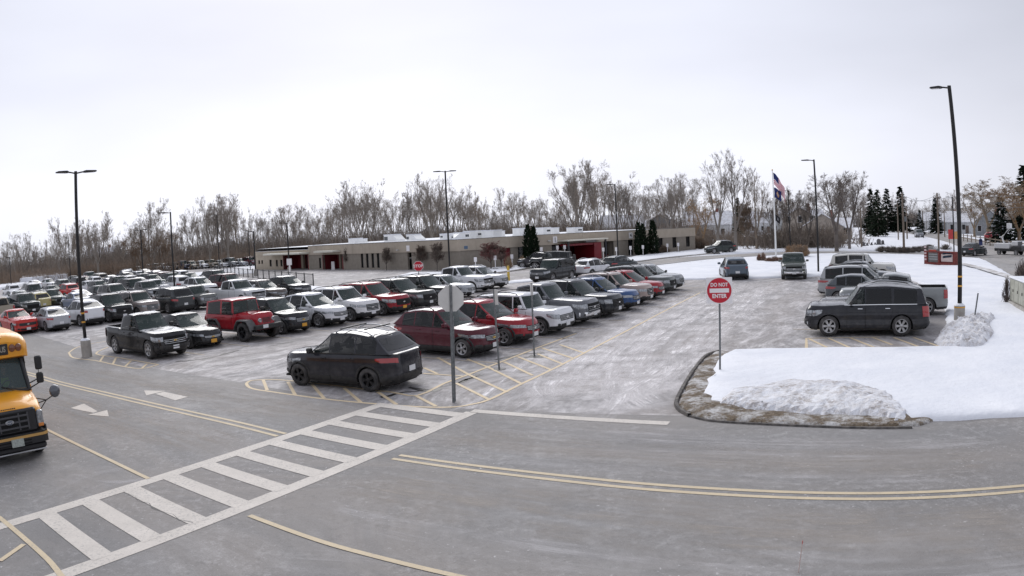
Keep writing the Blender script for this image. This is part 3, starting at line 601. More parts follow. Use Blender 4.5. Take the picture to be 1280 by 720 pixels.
class Body:
    def __init__(s, k):
        s.k = k; L_, W_ = k['L'], k['W']; s.xf, s.xr = L_/2, -L_/2; s.ax = (s.xf-k['fo'], s.xf-k['fo']-k['wb'])
        s.nw = k.get('nw', 0.0)
        wsb, rgb = k['ws'][0], k['rg'][0]
        if k['bed']: s.zs = interp([(s.xr, k['tail']), (rgb-.06, k['tail']-.01), (rgb+.04, k['belt']), (wsb-.1, k['belt']), (wsb+.05, k['hood']), (s.xf-.35, k['hood']-.07), (s.xf-.08, k['nose']+.02), (s.xf, k['nose']-.06)])
        else: s.zs = interp([(s.xr, k['tail']-.10), (s.xr+.10, k['tail']-.02), (rgb, k['tail']), (rgb*.4, (k['belt']+k['tail'])/2), (wsb-.1, k['belt']-.01), (wsb+.06, k['hood']-.02), (wsb*.5+s.xf*.5, k['hood']-.06), (s.xf-.25, k['nose']+.06), (s.xf-.06, k['nose']), (s.xf, k['nose']-.08)])
        H_ = k['H']; wst, rrt = k['ws'][1], k['rg'][1]
        s.zr = interp([(rgb, H_-.20), (rrt, H_-.11), (rrt*.45+wst*.55, H_), (wst-.15, H_-.02), (wst+.2, H_-.09)]) if not k.get('flat') else (lambda x: H_)
        s.hb = W_/2-.055
    def insets(s, t):
        f = interp([(0, .17), (.12, .05), (.25, 0.0), (.45, .01), (.60, .035), (.85, .07), (1.0, .16)])(t)
        r = interp([(0, .14), (.15, .03), (.28, 0.0), (.42, .015), (.60, .03), (1.0, .07)])(t)
        w = interp([(0, .075), (.10, .035), (.22, .014), (.38, .034), (.55, .014), (.66, .0), (.78, .012), (.92, .028), (1.0, .075)])(t)
        if s.k['bed'] or s.k['face'] == 'jeep': r *= .4
        return f, r, w
    def taper(s, x):      # narrow nose of an off-roader
        return 0.0
    def hw(s, x, t):
        f, r, w = s.insets(t); k = s.k; W2 = k['W']/2-w
        xm = .25
        if x > xm: q = min(1, (x-xm)/(s.xf-f-xm)); y = W2*(1-q**k['p'])**(1/k['p']) if q < 1 else 0
        else: q = min(1, (x-xm)/(s.xr+r-xm)); y = W2*(1-q**(k['pr']+2))**(1/(k['pr']+2)) if q < 1 else 0
        if s.nw:
            y0 = y; e_ = max(0, min(1, (x-(k['ws'][0]-.05))/.10)); y = y - s.nw*e_*(.55+.45*max(0, min(1, (x-k['ws'][0])/(s.xf-k['ws'][0]))))
            y = max(y, 0) if y0 > 0 else 0
        return y
    def xcap(s, fr, t, front=True):
        f, r, w = s.insets(t); k = s.k; xm = .25
        if front: return xm+(s.xf-f-xm)*(1-fr**k['p'])**(1/k['p'])
        return xm+(s.xr+r-xm)*(1-fr**(k['pr']+2))**(1/(k['pr']+2))
    def zb(s, x):
        k = s.k; z = k['gc']
        z += .05*max(0, (abs(x)-(k['L']/2-.5))/.5)
        return z
    def arch(s, x):
        k = s.k; ra = k['r']+ (.065 if not s.nw else .12); z = -1
        for a in s.ax:
            d = abs(x-a)
            if d < ra: z = max(z, k['r']+math.sqrt(ra*ra-d*d)*.97)
        return z
    def z(s, x, t): z0 = s.zb(x); return z0+(s.zs(x)-z0)*t
    def tz(s, x, z): z0 = s.zb(x); return (z-z0)/(s.zs(x)-z0)
    def side(s, x, t, off=0.0): return Vector((x, s.hw(x, t)+off, s.z(x, t)))
    def front(s, yf, t, off=0.0, fr=True):
        f, r, w = s.insets(t); W2 = s.k['W']/2-w; x = s.xcap(min(.999, abs(yf)), t, fr); y = yf*(W2 - (s.nw if (s.nw and fr) else 0)); return Vector((x+(off if fr else -off), y, s.z(x, t)))
    def ringxs(s):
        k = s.k; xs = []; ra = k['r']+(.065 if not s.nw else .12)
        for a in s.ax:
            for d in (-1.001, -.97, -.88, -.72, -.5, -.25, 0, .25, .5, .72, .88, .97, 1.001): xs.append(a+d*ra)
        lo, hi = s.xcap(.94, .5, False), s.xcap(.94, .5, True)
        xs += [lo+(hi-lo)*i/12 for i in range(13)]
        if s.nw: xs += [k['ws'][0]-.05, k['ws'][0]+.05]
        if k['bed']: xs += [k['rg'][0]-.06, k['rg'][0]+.04]
        return sorted(set(round(x, 4) for x in xs if lo <= x <= hi))
    def half(s, t):
        pts = []
        for fr in (0, .25, .5, .7, .83, .90): pts.append((s.xcap(fr, t, False), fr, 0))
        for x in s.ringxs(): pts.append((x, None, 1))
        for fr in (.90, .83, .7, .5, .25, 0): pts.append((s.xcap(fr, t, True), fr, 2))
        o = []; f, r, w = s.insets(t); W2 = s.k['W']/2-w
        for x, fr, kd in pts:
            if kd == 1:
                az = s.arch(x); zz = s.z(x, t)
                if az > zz: zz = az; tt = min(1, s.tz(x, zz)); y = s.hw(x, tt)
                else: y = s.hw(x, t)
                o.append(Vector((x, y, zz)))
            elif kd == 0: o.append(Vector((x, fr*W2, s.z(x, t))))
            else: o.append(Vector((x, fr*(W2-s.nw), s.z(x, t))))
        return o
    def gh(s, v):   # greenhouse ring at level v
        k = s.k; return k['ws'][0]+(k['ws'][1]-k['ws'][0])*v, k['rg'][0]+(k['rg'][1]-k['rg'][0])*v, s.hb+(k['W']/2-k['hwr']-s.hb)*(v**1.25)
    def ghw(s, x, v):
        xf, xr, h = s.gh(v); p = 9; xm = (xf+xr)/2
        q = min(1, abs(x-xm)/abs(xf-xm)); y = h*(1-q**p)**(1/p) if q < 1 else 0
        return y
    def ghx(s, fr, v, front=True):
        xf, xr, h = s.gh(v); xm = (xf+xr)/2; bow = (.16 if front else .10)*(1 if not s.nw else .25)
        return (xf-bow*fr*fr*(1-.3*v)) if front else (xr+bow*.7*fr*fr)
    def ghz(s, x, v): 
        b = s.zs(x)-.01; return b+(s.zr(x)-b)*v
def patch(f, u0, u1, v0, v1, nu_, nv, mb, mi=0, flip=False):
    rows = [[f(u0+(u1-u0)*i/nu_, v0+(v1-v0)*j/nv) for i in range(nu_+1)] for j in range(nv+1)]
    mb.grid(rows, mi, flip); return mb
def mirror(mb):
    m = MB(); m.v = [(x, -y, z) for x, y, z in mb.v]; m.f = [tuple(reversed(f)) for f in mb.f]; m.m = list(mb.m); return m
CARS = {}
def car_parts(name):
    """list of (part name, mesh, painted?, [sub-parts]) for one kind of vehicle"""
    if name in CARS: return CARS[name]
    k = KINDS[name]; b = Body(k); P = []; W_, L_, H_ = k['W'], k['L'], k['H']; jeep = k['face'] == 'jeep'; truck = k['face'] == 'truck'
    wsb, wst = k['ws']; rgb, rrt = k['rg']
    # ---- body shell
    lv = [0, .06, .12, .20, .28, .36, .45, .55, .65, .74, .83, .90, .95, .985, 1.0]; mb = MB(); rows = [b.half(t) for t in lv]; n = len(rows[0])
    for i in range(len(lv)-1):
        mi = 1 if lv[i+1] <= k['clad']+.021 else 0
        for sgn in (1, -1):
            rr = [[(p.x, p.y*sgn, p.z) for p in rows[q]] for q in (i, i+1)]
            mb.grid(rr, mi, flip=(sgn == 1))
    top = rows[-1]; cols = [1, .93, .75, .4, 0, -.4, -.75, -.93, -1]
    def deck(p, c):
        cz = .035 if p.x > wsb-.1 else .0
        return (p.x, p.y*c, p.z+(.018+cz)*(1-c**4)*min(1, (L_/2-abs(p.x))*3+.0))
    if k['bed']:
        bx, bd = k['bed']; i0 = next(i for i, p in enumerate(top) if p.x > bx)
        for ra_, rb_ in zip(top[i0-1:], top[i0:]): mb.grid([[deck(p, c) for c in cols] for p in (ra_, rb_)], 1 if (ra_.x > rgb+.08 and rb_.x < wsb-.22) else 0)
        # open cargo bed: rim, inner walls, floor
        rim = .075; x0, x1 = b.xr+.10, bx-.02; yi = W_/2-.058-rim-.06; zt = k['tail']-.01; 
        prev = top[:i0]
        for sgn in (1, -1):
            mb.grid([[(p.x, p.y*sgn, p.z) for p in prev], [(min(max(p.x, x0), x1), max(0, min(p.y, yi))*sgn, p.z+.004) for p in prev]], 0, flip=(sgn == 1))
        mb.add([(x0, -yi, zt), (x1, -yi, zt), (x1, yi, zt), (x0, yi, zt), (x0, -yi, zt-bd), (x1, -yi, zt-bd), (x1, yi, zt-bd), (x0, yi, zt-bd)], [(4, 5, 6, 7), (0, 4, 7, 3), (3, 7, 6, 2), (2, 6, 5, 1), (1, 5, 4, 0)], 1)
    else:
        for ra_, rb_ in zip(top, top[1:]): mb.grid([[deck(p, c) for c in cols] for p in (ra_, rb_)], 1 if (ra_.x > rgb+.12 and rb_.x < wsb-.22) else 0)
    P.append(('body', mb.mesh('body', [PAINT, BLACK], 38, .0015), 1, []))
    # ---- greenhouse shell (roof and pillars)
    mb = MB(); vl = [0, .2, .5, .8, .92, .975, 1.0]; nx_ = 14; ringsg = []
    for v in vl:
        xf, xr, h = b.gh(v); ring = []
        fr_l = [0, .3, .6, .85, .97]
        for fr in fr_l: x = b.ghx(fr, v, False); ring.append(Vector((x, fr*h, b.ghz(x, v))))
        xa, xb = b.ghx(1, v, False), b.ghx(1, v, True)
        for i in range(nx_+1):
            x = xa+(xb-xa)*i/nx_; ring.append(Vector((x, h*(1.0-.035*abs(2*i/nx_-1)**6), b.ghz(x, v))))
        for fr in reversed(fr_l): x = b.ghx(fr, v, True); ring.append(Vector((x, fr*h, b.ghz(x, v))))
        ringsg.append(ring)
    # pillars, sills and header rails only: the window openings stay open
    ng = len(k['glass']); vb, vt = .062, .882
    def Sd(x, v):
        h = b.gh(v)[2]; xc, xd = b.ghx(1, v, False), b.ghx(1, v, True); q = abs(2*(x-xc)/(xd-xc)-1); return Vector((x, h*(1.0-.035*q**6), b.ghz(x, v)))
    def clampx(x, v): return min(max(x, b.ghx(1, v, False)+k['pillar']), b.ghx(1, v, True)-k['pillar']*1.2)
    def Fr(fr, v, front): h = b.gh(v)[2]; x = b.ghx(abs(fr), v, front); return Vector((x, fr*h*(.965 if abs(fr) == 1 else 1), b.ghz(x, v)))
    side = MB()
    for v0_, v1_, nv_ in ((0, vb, 1), (vt, 1, 4)): patch(lambda u, v: Sd(b.ghx(1, v, False)+(b.ghx(1, v, True)-b.ghx(1, v, False))*u, v), 0, 1, v0_, v1_, 14, nv_, side, 0, True)
    spans = [(lambda v: clampx(k['glass'][0][0], v), lambda v: b.ghx(1, v, True))]+[((lambda v, i=i: clampx(k['glass'][i+1][0], v)), (lambda v, i=i: clampx(k['glass'][i][1], v))) for i in range(ng-1)]+[(lambda v: b.ghx(1, v, False), lambda v: clampx(k['glass'][-1][1], v))]
    for fa, fb in spans: patch(lambda u, v: Sd(fa(v)+(fb(v)-fa(v))*u, v), 0, 1, vb, vt, 3, 5, side, 0, True)
    gr0 = .22 if not k['bed'] else .12
    for front, e_, lo_, hi_ in ((True, .905, .05, .925), (False, .84, gr0, .865)):
        patch(lambda u, v: Fr(u, v, front), e_, 1, 0, 1, 3, 7, side, 0, front)
        patch(lambda u, v: Fr(u, v, front), 0, e_, 0, lo_, 4, 1, side, 0, front); patch(lambda u, v: Fr(u, v, front), 0, e_, hi_, 1, 4, 2, side, 0, front)
    for sgn in (1, -1):
        m2 = side if sgn == 1 else mirror(side); mb.add(m2.v, m2.f)
    mb.grid([[(p.x*(1), p.y*c, p.z+.045*(1-abs(c)**3)*(.4 if jeep else 1)*min(1, .2+abs(q_))) for c in cols] for q_, p in [(math.sin(math.pi*i/(len(ringsg[-1])-1)), p) for i, p in enumerate(ringsg[-1])]])
    roofm = [PAINT] if not k['ragtop'] else [BLACK]
    P.append(('roof', mb.mesh('roof', roofm, 40, .0015), 1, []))
    # ---- glass
    def sidepane(x0, x1, v0, v1, off, lean):
        m_ = MB()
        def f(u, v):
            vv = v0+(v1-v0)*v; xa, xb = b.ghx(1, vv, False)+k['pillar'], b.ghx(1, vv, True)-k['pillar']*1.2
            xA, xB = x0, x1
            if lean == 'front': xA = min(x0, xb)
            if lean == 'rear': xB = max(x1, xa)
            x = xA+(xB-xA)*u
            x = min(max(x, xa), xb); h = b.gh(vv)[2]; xc, xd = b.ghx(1, vv, False), b.ghx(1, vv, True); q = abs(2*(x-xc)/(xd-xc)-1)
            return (x, h*(1.0-.035*q**6)+off, b.ghz(x, vv)+.0)
        patch(f, 0, 1, 0, 1, 7, 4, m_, 0); return m_
    ng = len(k['glass'])
    for i, (x0, x1) in enumerate(k['glass']):
        ln = 'front' if i == 0 else ('rear' if i == ng-1 else '')
        m_ = sidepane(x0, x1, .055, .89, .005, ln); nm = 'window' if i < 2 else 'quarter_window'; gm = GLASS_F if i == 0 else GLASS
        P.append((nm, m_.mesh('window', gm, 60), 0, [])); P.append((nm, mirror(m_).mesh('window', gm, 60), 0, []))
    def wsf(u, v, off=.008, fr=True):
        h = b.gh(v)[2]; x = b.ghx(abs(u), v, fr); return (x+(off if fr else -off), u*h*.94, b.ghz(x, v)+off*.7)
    m_ = patch(wsf, -.97, .97, .045, .93, 8, 5, MB(), 0); P.append(('windshield', m_.mesh('windshield', GLASS_W, 60), 0, []))
    m_ = patch(lambda u, v: wsf(u, v, .008, False), .90, -.90, .22 if not k['bed'] else .12, .87, 8, 4, MB(), 0); P.append(('rear_window', m_.mesh('rear_window', GLASS, 60), 0, []))
    # ---- seats and dash seen through the glass
    zb_ = k['belt']-.06; xs_ = [k['glass'][0][1]+.05] + ([k['glass'][1][1]+.12] if ng > 1 else [])
    for xq in xs_:
        for yq in (-.37, .37):
            st_ = MB(); st_.bevbox(xq-.07, xq+.07, yq-.24, yq+.24, zb_-.05, zb_+.16, .04); st_.bevbox(xq-.06, xq+.03, yq-.13, yq+.13, zb_+.15, zb_+.33, .04); P.append(('seat', st_.mesh('seat', SEAT), 0, []))
    P.append(('dashboard', MB().bevbox(wsb-.55, wsb-.22, -W_/2+.2, W_/2-.2, zb_, zb_+.12, .03).mesh('dashboard', SEAT), 0, []))
    # ---- doors
    edges = [wsb-.12] + [(k['glass'][i][1]+k['glass'][i+1][0])/2 for i in range(min(2, ng-1))]
    if len(edges) == 2: edges.append(k['glass'][-1][1]-.02 if (k['bed']) else (edges[1]-.001 if name in ('coupe', 'offroader') else k['glass'][-1][1]))
    for i in range(len(edges)-1):
        x1, x0 = edges[i]-.012, edges[i+1]+.012
        if x1-x0 < .4: continue
        ra = k['r']+.10; x0b = max(x0, b.ax[1]+ra+.02) if i > 0 or True else x0; x1b = min(x1, b.ax[0]-ra-.02)
        def f(u, v, off, g_=0.0):
            t = .10+v*.87; e_ = max(0, 1-v*1.45); xa = x0-g_+(max(x0, x0b)-x0)*min(1, e_*1.6); xb = x1+g_+(min(x1, x1b)-x1)*min(1, e_*1.6); x = xa+(xb-xa)*u
            return (x, b.hw(x, t)+off, b.z(x, t))
        gap = patch(lambda u, v: f(u, v*1.02-.012, .0025, .013), 0, 1, 0, 1, 5, 9, MB(), 0)
        pn = patch(lambda u, v: f(u, v, .006), 0, 1, 0, 1, 5, 9, MB(), 0)
        hd = MB(); hx = x0+.20; hz = .86; y = b.hw(hx, hz)
        hd.bevbox(hx-.10, hx+.10, y+.004, y+.042, b.z(hx, hz)-.016, b.z(hx, hz)+.016, .008)
        cl = MB()
        if k['clad'] > .2:
            cl = patch(lambda u, v: f(u, v, .010), 0, 1, 0, .16, 5, 2, MB(), 0)
        for mm in (lambda q: q, mirror):
            subs = [('handle', mm(hd).mesh('handle', CHROME if name in ('large_suv',) else PAINT), 1), ('panel_gap', mm(gap).mesh('panel_gap', SEAM, 60), 0)]
            if cl.v: subs.append(('cladding', mm(cl).mesh('cladding', BLACK, 60), 0))
            P.append(('door', mm(pn).mesh('door', PAINT, 60), 1, subs))
    if k['clad'] > .2:      # dark plastic round the wheel openings
        for a in b.ax:
            ra = k['r']+.062; A = [math.pi*(-.04+1.08*i/14) for i in range(15)]
            rows3 = [[(a+(ra+e_)*math.cos(q), b.hw(a+(ra+e_)*math.cos(q), max(0, min(1, b.tz(a+(ra+e_)*math.cos(q), k['r']+(ra+e_)*math.sin(q)))))+o_, max(k['gc'], k['r']+(ra+e_)*math.sin(q)*.97)) for q in A] for e_, o_ in ((-.006, -.03), (-.006, .014), (.055, .012), (.062, .002))]
            m_ = MB(); m_.grid(rows3, 0, True)
            for mm in (lambda q: q, mirror): P.append(('arch_cladding', mm(m_).mesh('arch_cladding', BLACK, 50), 0, []))
    # window-line trim
    m_ = MB(); x1, x0 = k['glass'][0][0]+.1, k['glass'][-1][1]
    rows2 = [[], []]
    for i in range(13):
        x = x0+(x1-x0)*i/12
        for q, v in ((0, .012), (1, .050)): rows2[q].append((x, b.gh(v)[2]+.008, b.ghz(x, v)))
    m_.grid(rows2); tm = CHROME if name in ('large_suv', 'midsize_suv', 'pickup') else BLACK
    for mm in (lambda q: q, mirror): P.append(('window_trim', mm(m_).mesh('window_trim', tm), 0, []))
    # ---- front face
    def FP(y0, y1, t0, t1, off, nu2=8, nv2=3): return patch(lambda u, v: b.front(u, v, off), y0, y1, t0, t1, nu2, nv2, MB(), 0)
    bars = MB()
    if jeep:
        gr = FP(-.82, .82, .42, .86, .004); P.append(('grille', gr.mesh('grille', PAINT, 60), 1, []))
        for q in range(7):
            y = (-.36+.12*q); s_ = FP(y-.036, y+.036, .50, .80, .012, 2, 3); P.append(('grille_slot', s_.mesh('grille_slot', BLACK), 0, []))
        for sg in (-1, 1):
            c = b.front(sg*.66, .66, .0); h_ = MB(); h_.lathe([(.105, -.02), (.105, .025), (.09, .045), (.001, .05)], 16, 'x', tuple(c)); P.append(('headlight', h_.mesh('headlight', LAMP, 40), 0, []))
        bp = MB(); zc = k['gc']+.20; bp.bevbox(b.xf-.05, b.xf+.17, -W_/2+.10, W_/2-.10, zc-.11, zc+.10, .03); P.append(('bumper', bp.mesh('bumper', BLACK), 0, []))
        for i_, a in enumerate(b.ax):     # flat flared wings
            fl = MB(); ra = k['r']+.13; pro = []
            for d in (-1.15, -1.0, -.62, 0, .62, 1.0, 1.15):
                zz = k['r']+ra*(.98 if abs(d) < .7 else (.55 if abs(d) < 1.1 else .20)); pro.append((a+d*ra*.98, zz))
            yi = W_/2-.30 if i_ == 0 else W_/2-.05
            if i_ == 0 : yi = W_/2-.34
            fl.grid([[(x, yi, z+.01) for x, z in pro], [(x, W_/2+.10, z) for x, z in pro], [(x, W_/2+.105, z-.06) for x, z in pro], [(x, W_/2-.02, z-.07) for x, z in pro]], 0, True)
            for mm in (lambda q: q, mirror): P.append(('fender_flare', mm(fl).mesh('fender_flare', mat('grey_flare', (.13, .13, .13), .7, noise=.5, nscale=5), 30), 0, []))
        st = MB(); st.lathe([(.17, -.11), (.36, -.11), (.40, -.05), (.40, .05), (.36, .11), (.17, .11), (.001, .10)], 22, 'x', (b.xr-.12, -.06, 1.05), cap=True); P.append(('spare_wheel', st.mesh('spare_wheel', RUBBER, 40), 0, []))
        wc = MB(); wc.box(wsb-.02, wsb+.06, -W_/2+.10, W_/2-.10, k['hood']+.03, k['hood']+.05); P.append(('cowl', wc.mesh('cowl', BLACK), 0, []))
        hg = MB()
        sk = MB(); sk.tube([(b.ax[0]-.5, W_/2+.03, k['gc']+.02), (b.ax[1]+.5, W_/2+.03, k['gc']+.02)], .045, 8)
        for mm in (lambda q: q, mirror): P.append(('side_step', mm(sk).mesh('side_step', BLACK, 40), 0, []))
    else:
        g0, g1 = (.44, .84) if truck or name in ('large_suv', 'boxy_crossover', 'midsize_suv') else ((.50, .78) if name != 'sedan' else (.52, .72)); gw = .62 if (truck or 'suv' in name) else .50
        if name == 'coupe': g0, g1, gw = .56, .80, .86
        gr = FP(-gw, gw, g0, g1, .010); subs = []
        for q in range(4 if not truck else 3):
            t = g0+.03+(g1-g0-.05)*(q+.3)/4; s_ = FP(-gw*.97, gw*.97, t, t+.022, .018, 8, 1); subs.append(('grille_bar', s_.mesh('grille_bar', BLACK if name in ('coupe', 'midsize_suv') else (CHROME if truck and q == 1 else SILVER)), 0))
        bd_ = MB(); c = b.front(0, (g0+g1)/2, .02)
        for dy, hz in ((.09, .022), (.035, .038)): bd_.box(c.x-.005, c.x+.016+(.003 if hz > .03 else 0), -dy, dy, c.z-hz, c.z+hz)
        subs.append(('badge', bd_.mesh('badge', GOLD if name in ('midsize_pickup', 'sedan', 'small_crossover') else CHROME), 0))
        P.append(('grille', gr.mesh('grille', SEAM if name != 'coupe' else BLACK, 60), 0, subs))
        lg = FP(-.62, .62, .12, .32 if not truck else .30, .008); P.append(('lower_grille', lg.mesh('lower_grille', BLACK, 60), 0, []))
        if truck or name == 'large_suv':
            bmp = FP(-.93, .93, .20, .40, .03, 12, 3); P.append(('bumper', bmp.mesh('bumper', CHROME if name == 'pickup' else BLACK, 60), 1, []))
        h0, h1 = (.60, .84) if truck or 'suv' in name else (.66, .82)
        if name == 'coupe': h0, h1 = .60, .76
        def hlf(u, v):
            t = h0+(h1-h0)*v
            if u < .6: return b.front(gw+.02+(.93-gw)*(u/.6), t-(.03*(u/.6)), .010)
            x = b.xcap(.95, t)-(u-.6)*(.55 if not truck else .3); t = t+.5*(h1-t)*((u-.6)/.4)*.9; return Vector((x, b.hw(x, t)+.008, b.z(x, t+.03*(u-.6))))
        hl = patch(hlf, 0, 1, 0, 1, 9, 3, MB(), 0)
        for mm in (lambda q: q, mirror): P.append(('headlight', mm(hl).mesh('headlight', LAMP, 60), 0, []))
        fg = FP(.68, .84, .20, .33, .012, 3, 2)
        for mm in (lambda q: q, mirror): P.append(('fog_light', mm(fg).mesh('fog_light', SILVER if name == 'large_suv' else BLACK), 0, []))
    # ---- rear face
    t0, t1 = (.50, .92) if (truck or name in ('large_suv', 'boxy_suv')) else ((.73, .88))
    if jeep: t0, t1 = .55, .80
    yw = .74 if (truck or name in ('large_suv', 'boxy_suv') or jeep) else .66
    def tlf(u, v):
        t = t0+(t1-t0)*v
        if u < .6: return b.front(yw+(.95-yw)*(u/.6), t, .010, False)
        x = b.xcap(.95, t, False)+(u-.6)*(.50 if yw < .7 else .16); tm_ = (t0+t1)/2+.06; t = t+(tm_-t)*((u-.6)/.4)*(.55 if yw < .7 else .0); return Vector((x, b.hw(x, t)+.009, b.z(x, t)))
    tl = patch(tlf, 0, 1, 0, 1, 8, 3, MB(), 0, True)
    for mm in (lambda q: q, mirror): P.append(('taillight', mm(tl).mesh('taillight', TAIL, 60), 0, []))
    rb = patch(lambda u, v: b.front(u, v, .008, False), .94, -.94, .04, .30, 10, 3, MB(), 0); P.append(('rear_bumper', rb.mesh('rear_bumper', CHROME if name == 'pickup' else BLACK, 60), 0, []))
    if not jeep:
        gp = patch(lambda u, v: b.front(u, v, .004, False), .80, -.80, .34, .36, 8, 1, MB(), 0); P.append(('tailgate_seam', gp.mesh('tailgate_seam', SEAM), 0, []))
    # ---- mirrors, rails, plates
    mx = wsb-.30 if not jeep else wsb-.06; my = b.gh(.1)[2]; mz = b.zs(mx)+.10; m_ = MB(); m_.bevbox(mx-.07, mx+.06, my+.05, my+.27, mz-.07, mz+.085, .03); m_.box(mx-.02, mx+.04, my-.02, my+.06, mz-.075, mz-.035)
    for mm in (lambda q: q, mirror): P.append(('mirror', mm(m_).mesh('mirror', BLACK if (jeep or name in ('midsize_suv', 'midsize_pickup', 'large_suv', 'crossover')) else PAINT, 40), 1, []))
    if k['rails']:
        m_ = MB(); yr = b.gh(1)[2]-.06; pts = [(rrt+.12+(wst-.25-rrt-.12)*i/6, yr, b.zr(rrt+.12+(wst-.25-rrt-.12)*i/6)+(.095 if 0 < i < 6 else .02)) for i in range(7)]; m_.tube(pts, .020, 6)
        for mm in (lambda q: q, mirror): P.append(('roof_rail', mm(m_).mesh('roof_rail', SILVER if name in ('large_suv', 'crossover') else BLACK, 40), 0, []))
    c = b.front(0, .27 if not jeep else .3, .02); 
    if jeep: c = Vector((b.xf+.18, -.25, k['gc']+.22))
    P.append(('license_plate', MB().box(c.x-.008, c.x+.008, c.y-.155, c.y+.155, c.z-.078, c.z+.078).mesh('license_plate', PLATE_W), 2, []))
    c = b.front(0, .47 if not truck else .27, .02, False)
    if jeep: c = Vector((b.xr-.03, .62, .95))
    P.append(('license_plate', MB().box(c.x-.008, c.x+.008, c.y-.155, c.y+.155, c.z-.078, c.z+.078).mesh('license_plate', PLATE_W), 2, []))
    # ---- underside with wheel wells
    m_ = MB(); yy = W_/2-.05; zc = k['gc']+.04; m_.box(b.xr+.22, b.xf-.26, -W_/2+.36, W_/2-.36, k['gc']-.01, k['gc']+.34); m_.box(b.ax[1]+k['r']+.09, b.ax[0]-k['r']-.09, -yy, yy, zc, zc+.05)
    m_.box(b.xr+.16, b.ax[1]-k['r']-.09, -yy+.10, yy-.10, zc+.02, zc+.08); m_.box(b.ax[0]+k['r']+.09, b.xf-.22, -yy+.14, yy-.14, zc+.02, zc+.08)
    for a in b.ax:
        for sg in (1, -1):
            ra = k['r']+.075; A = [(a+ra*math.cos(q), k['r']+ra*math.sin(q)) for q in [math.pi*i/10 for i in range(11)]]
            m_.grid([[(x, sg*(yy-.005-(.02 if not jeep else .24)), z) for x, z in A], [(x, sg*(W_/2-.40), z) for x, z in A]], 0)
            m_.poly([(x, sg*(W_/2-.40), z) for x, z in A])
    P.append(('underbody', m_.mesh('underbody', SEAM), 0, []))
    CARS[name] = P; return P
PROTO = {}
def car_proto(kindname, simple=False, rim=None):
    """one vehicle of a kind with its parts, later copied"""
    key = (kindname, simple, rim)
    if key in PROTO: return PROTO[key]
    k = KINDS[kindname]; b = Body(k); root = empty(kindname.split('#')[0])
    skip = ('panel_gap', 'fog_light', 'lower_grille', 'window_trim', 'tailgate_seam', 'grille_slot', 'handle', 'badge', 'grille_bar', 'door', 'rear_bumper', 'cladding') if simple else ()
    for nm, me, pt, subs in car_parts(kindname):
        if nm in skip: continue
        o = put(nm, me, root)
        for sn, sm, sp2 in subs:
            if sn not in skip: put(sn, sm, o)
    wt = .23 if k['r'] < .39 else .27
    if k['face'] == 'jeep': wt = .31
    tm, rm = wheel_meshes(k['r'], wt, k['spokes'], rim or k['rim'])
    for a in b.ax:
        for sg in (1, -1):
            wv = put('wheel', tm, root, (a, sg*(k['W']/2-.015-wt/2 + (.11 if k['face'] == 'jeep' else 0)), k['r']))
            if sg < 0: wv.rotation_euler = (0, 0, math.pi)
            put('rim', rm, wv)
    PROTO[key] = root; return root
USED = set()
NAME = {'sleek_crossover': 'crossover_car', 'wagon': 'wagon', 'long_sedan': 'sedan', 'crossover': 'crossover_car', 'boxy_crossover': 'crossover_car', 'small_crossover': 'crossover_car', 'large_suv': 'large_suv', 'midsize_suv': 'suv', 'boxy_suv': 'suv', 'sedan': 'sedan', 'hatchback': 'hatchback', 'coupe': 'coupe', 'minivan': 'minivan', 'pickup': 'pickup_truck', 'midsize_pickup': 'pickup_truck', 'offroader': 'offroad_car', 'offroader_long': 'offroad_car'}
CAT = {'wagon': 'car', 'crossover_car': 'suv', 'suv': 'suv', 'large_suv': 'suv', 'sedan': 'car', 'hatchback': 'car', 'coupe': 'car', 'minivan': 'minivan', 'pickup_truck': 'pickup', 'offroad_car': 'suv'}
def car(kindname, color, pos, heading, label, group=None, simple=False, snow_=.0, rim=None, plate=None, scale=1.0, tint=None):
    pr = car_proto(kindname, simple, rim)
    c = copy_tree(pr)
    c.name = NAME[kindname]; c.location = (pos[0], pos[1], .010); c.rotation_euler = (0, 0, heading); c.scale = (scale,)*3 if not isinstance(scale, tuple) else scale
    colr = (*color, snow_)
    def paintit(o):
        o.color = colr
        for ch in o.children: paintit(ch)
    paintit(c)
    for ch in c.children:
        if ch.name.startswith('license_plate') and plate: 
            ch.material_slots[0].link = 'OBJECT'; ch.material_slots[0].material = plate
    tag(c, label, CAT[NAME[kindname]], group); return c
def drop_protos():
    for pr in PROTO.values():
        def rm_(o):
            for ch in list(o.children): rm_(ch)
            bpy.data.objects.remove(o)
        rm_(pr)
# ================================================================== parked and moving vehicles
HN = math.atan2(-.53, .848); HR = HN+math.pi; HU = math.atan2(.848, .53)
def wheel_pos(kn, p, wheel, h):
    """centre of a vehicle whose given wheel stands at p"""
    k = KINDS[kn]; b = Body(k); x = b.ax[0] if wheel[0] == 'F' else b.ax[1]; y = (k['W']/2-.13)*(1 if wheel[1] == 'L' else -1)
    c, s = math.cos(h), math.sin(h); return Vector((p.x-(x*c-y*s), p.y-(x*s+y*c), 0))
MAROON = (.085, .006, .016); RED = (.30, .010, .020); WHITE = (.74, .75, .77); GREY = (.13, .13, .14); DARK = (.026, .028, .033); BLK = (.008, .008, .010); SILV = (.36, .37, .39); TAN = (.33, .27, .24); BLUE = (.035, .085, .22); SLATE = (.09, .12, .155); PEWTER = (.055, .06, .058)
def pk(kn, col, p, wheel, label, h=None, **kw):
    if h is None: h = HN if wheel[0] == 'F' else HR
    if isinstance(p, tuple): p = at(*p)
    return car(kn, col, wheel_pos(kn, p, wheel, h), h, label, **kw)
G1 = 'cars parked in the row beside the hatched island'
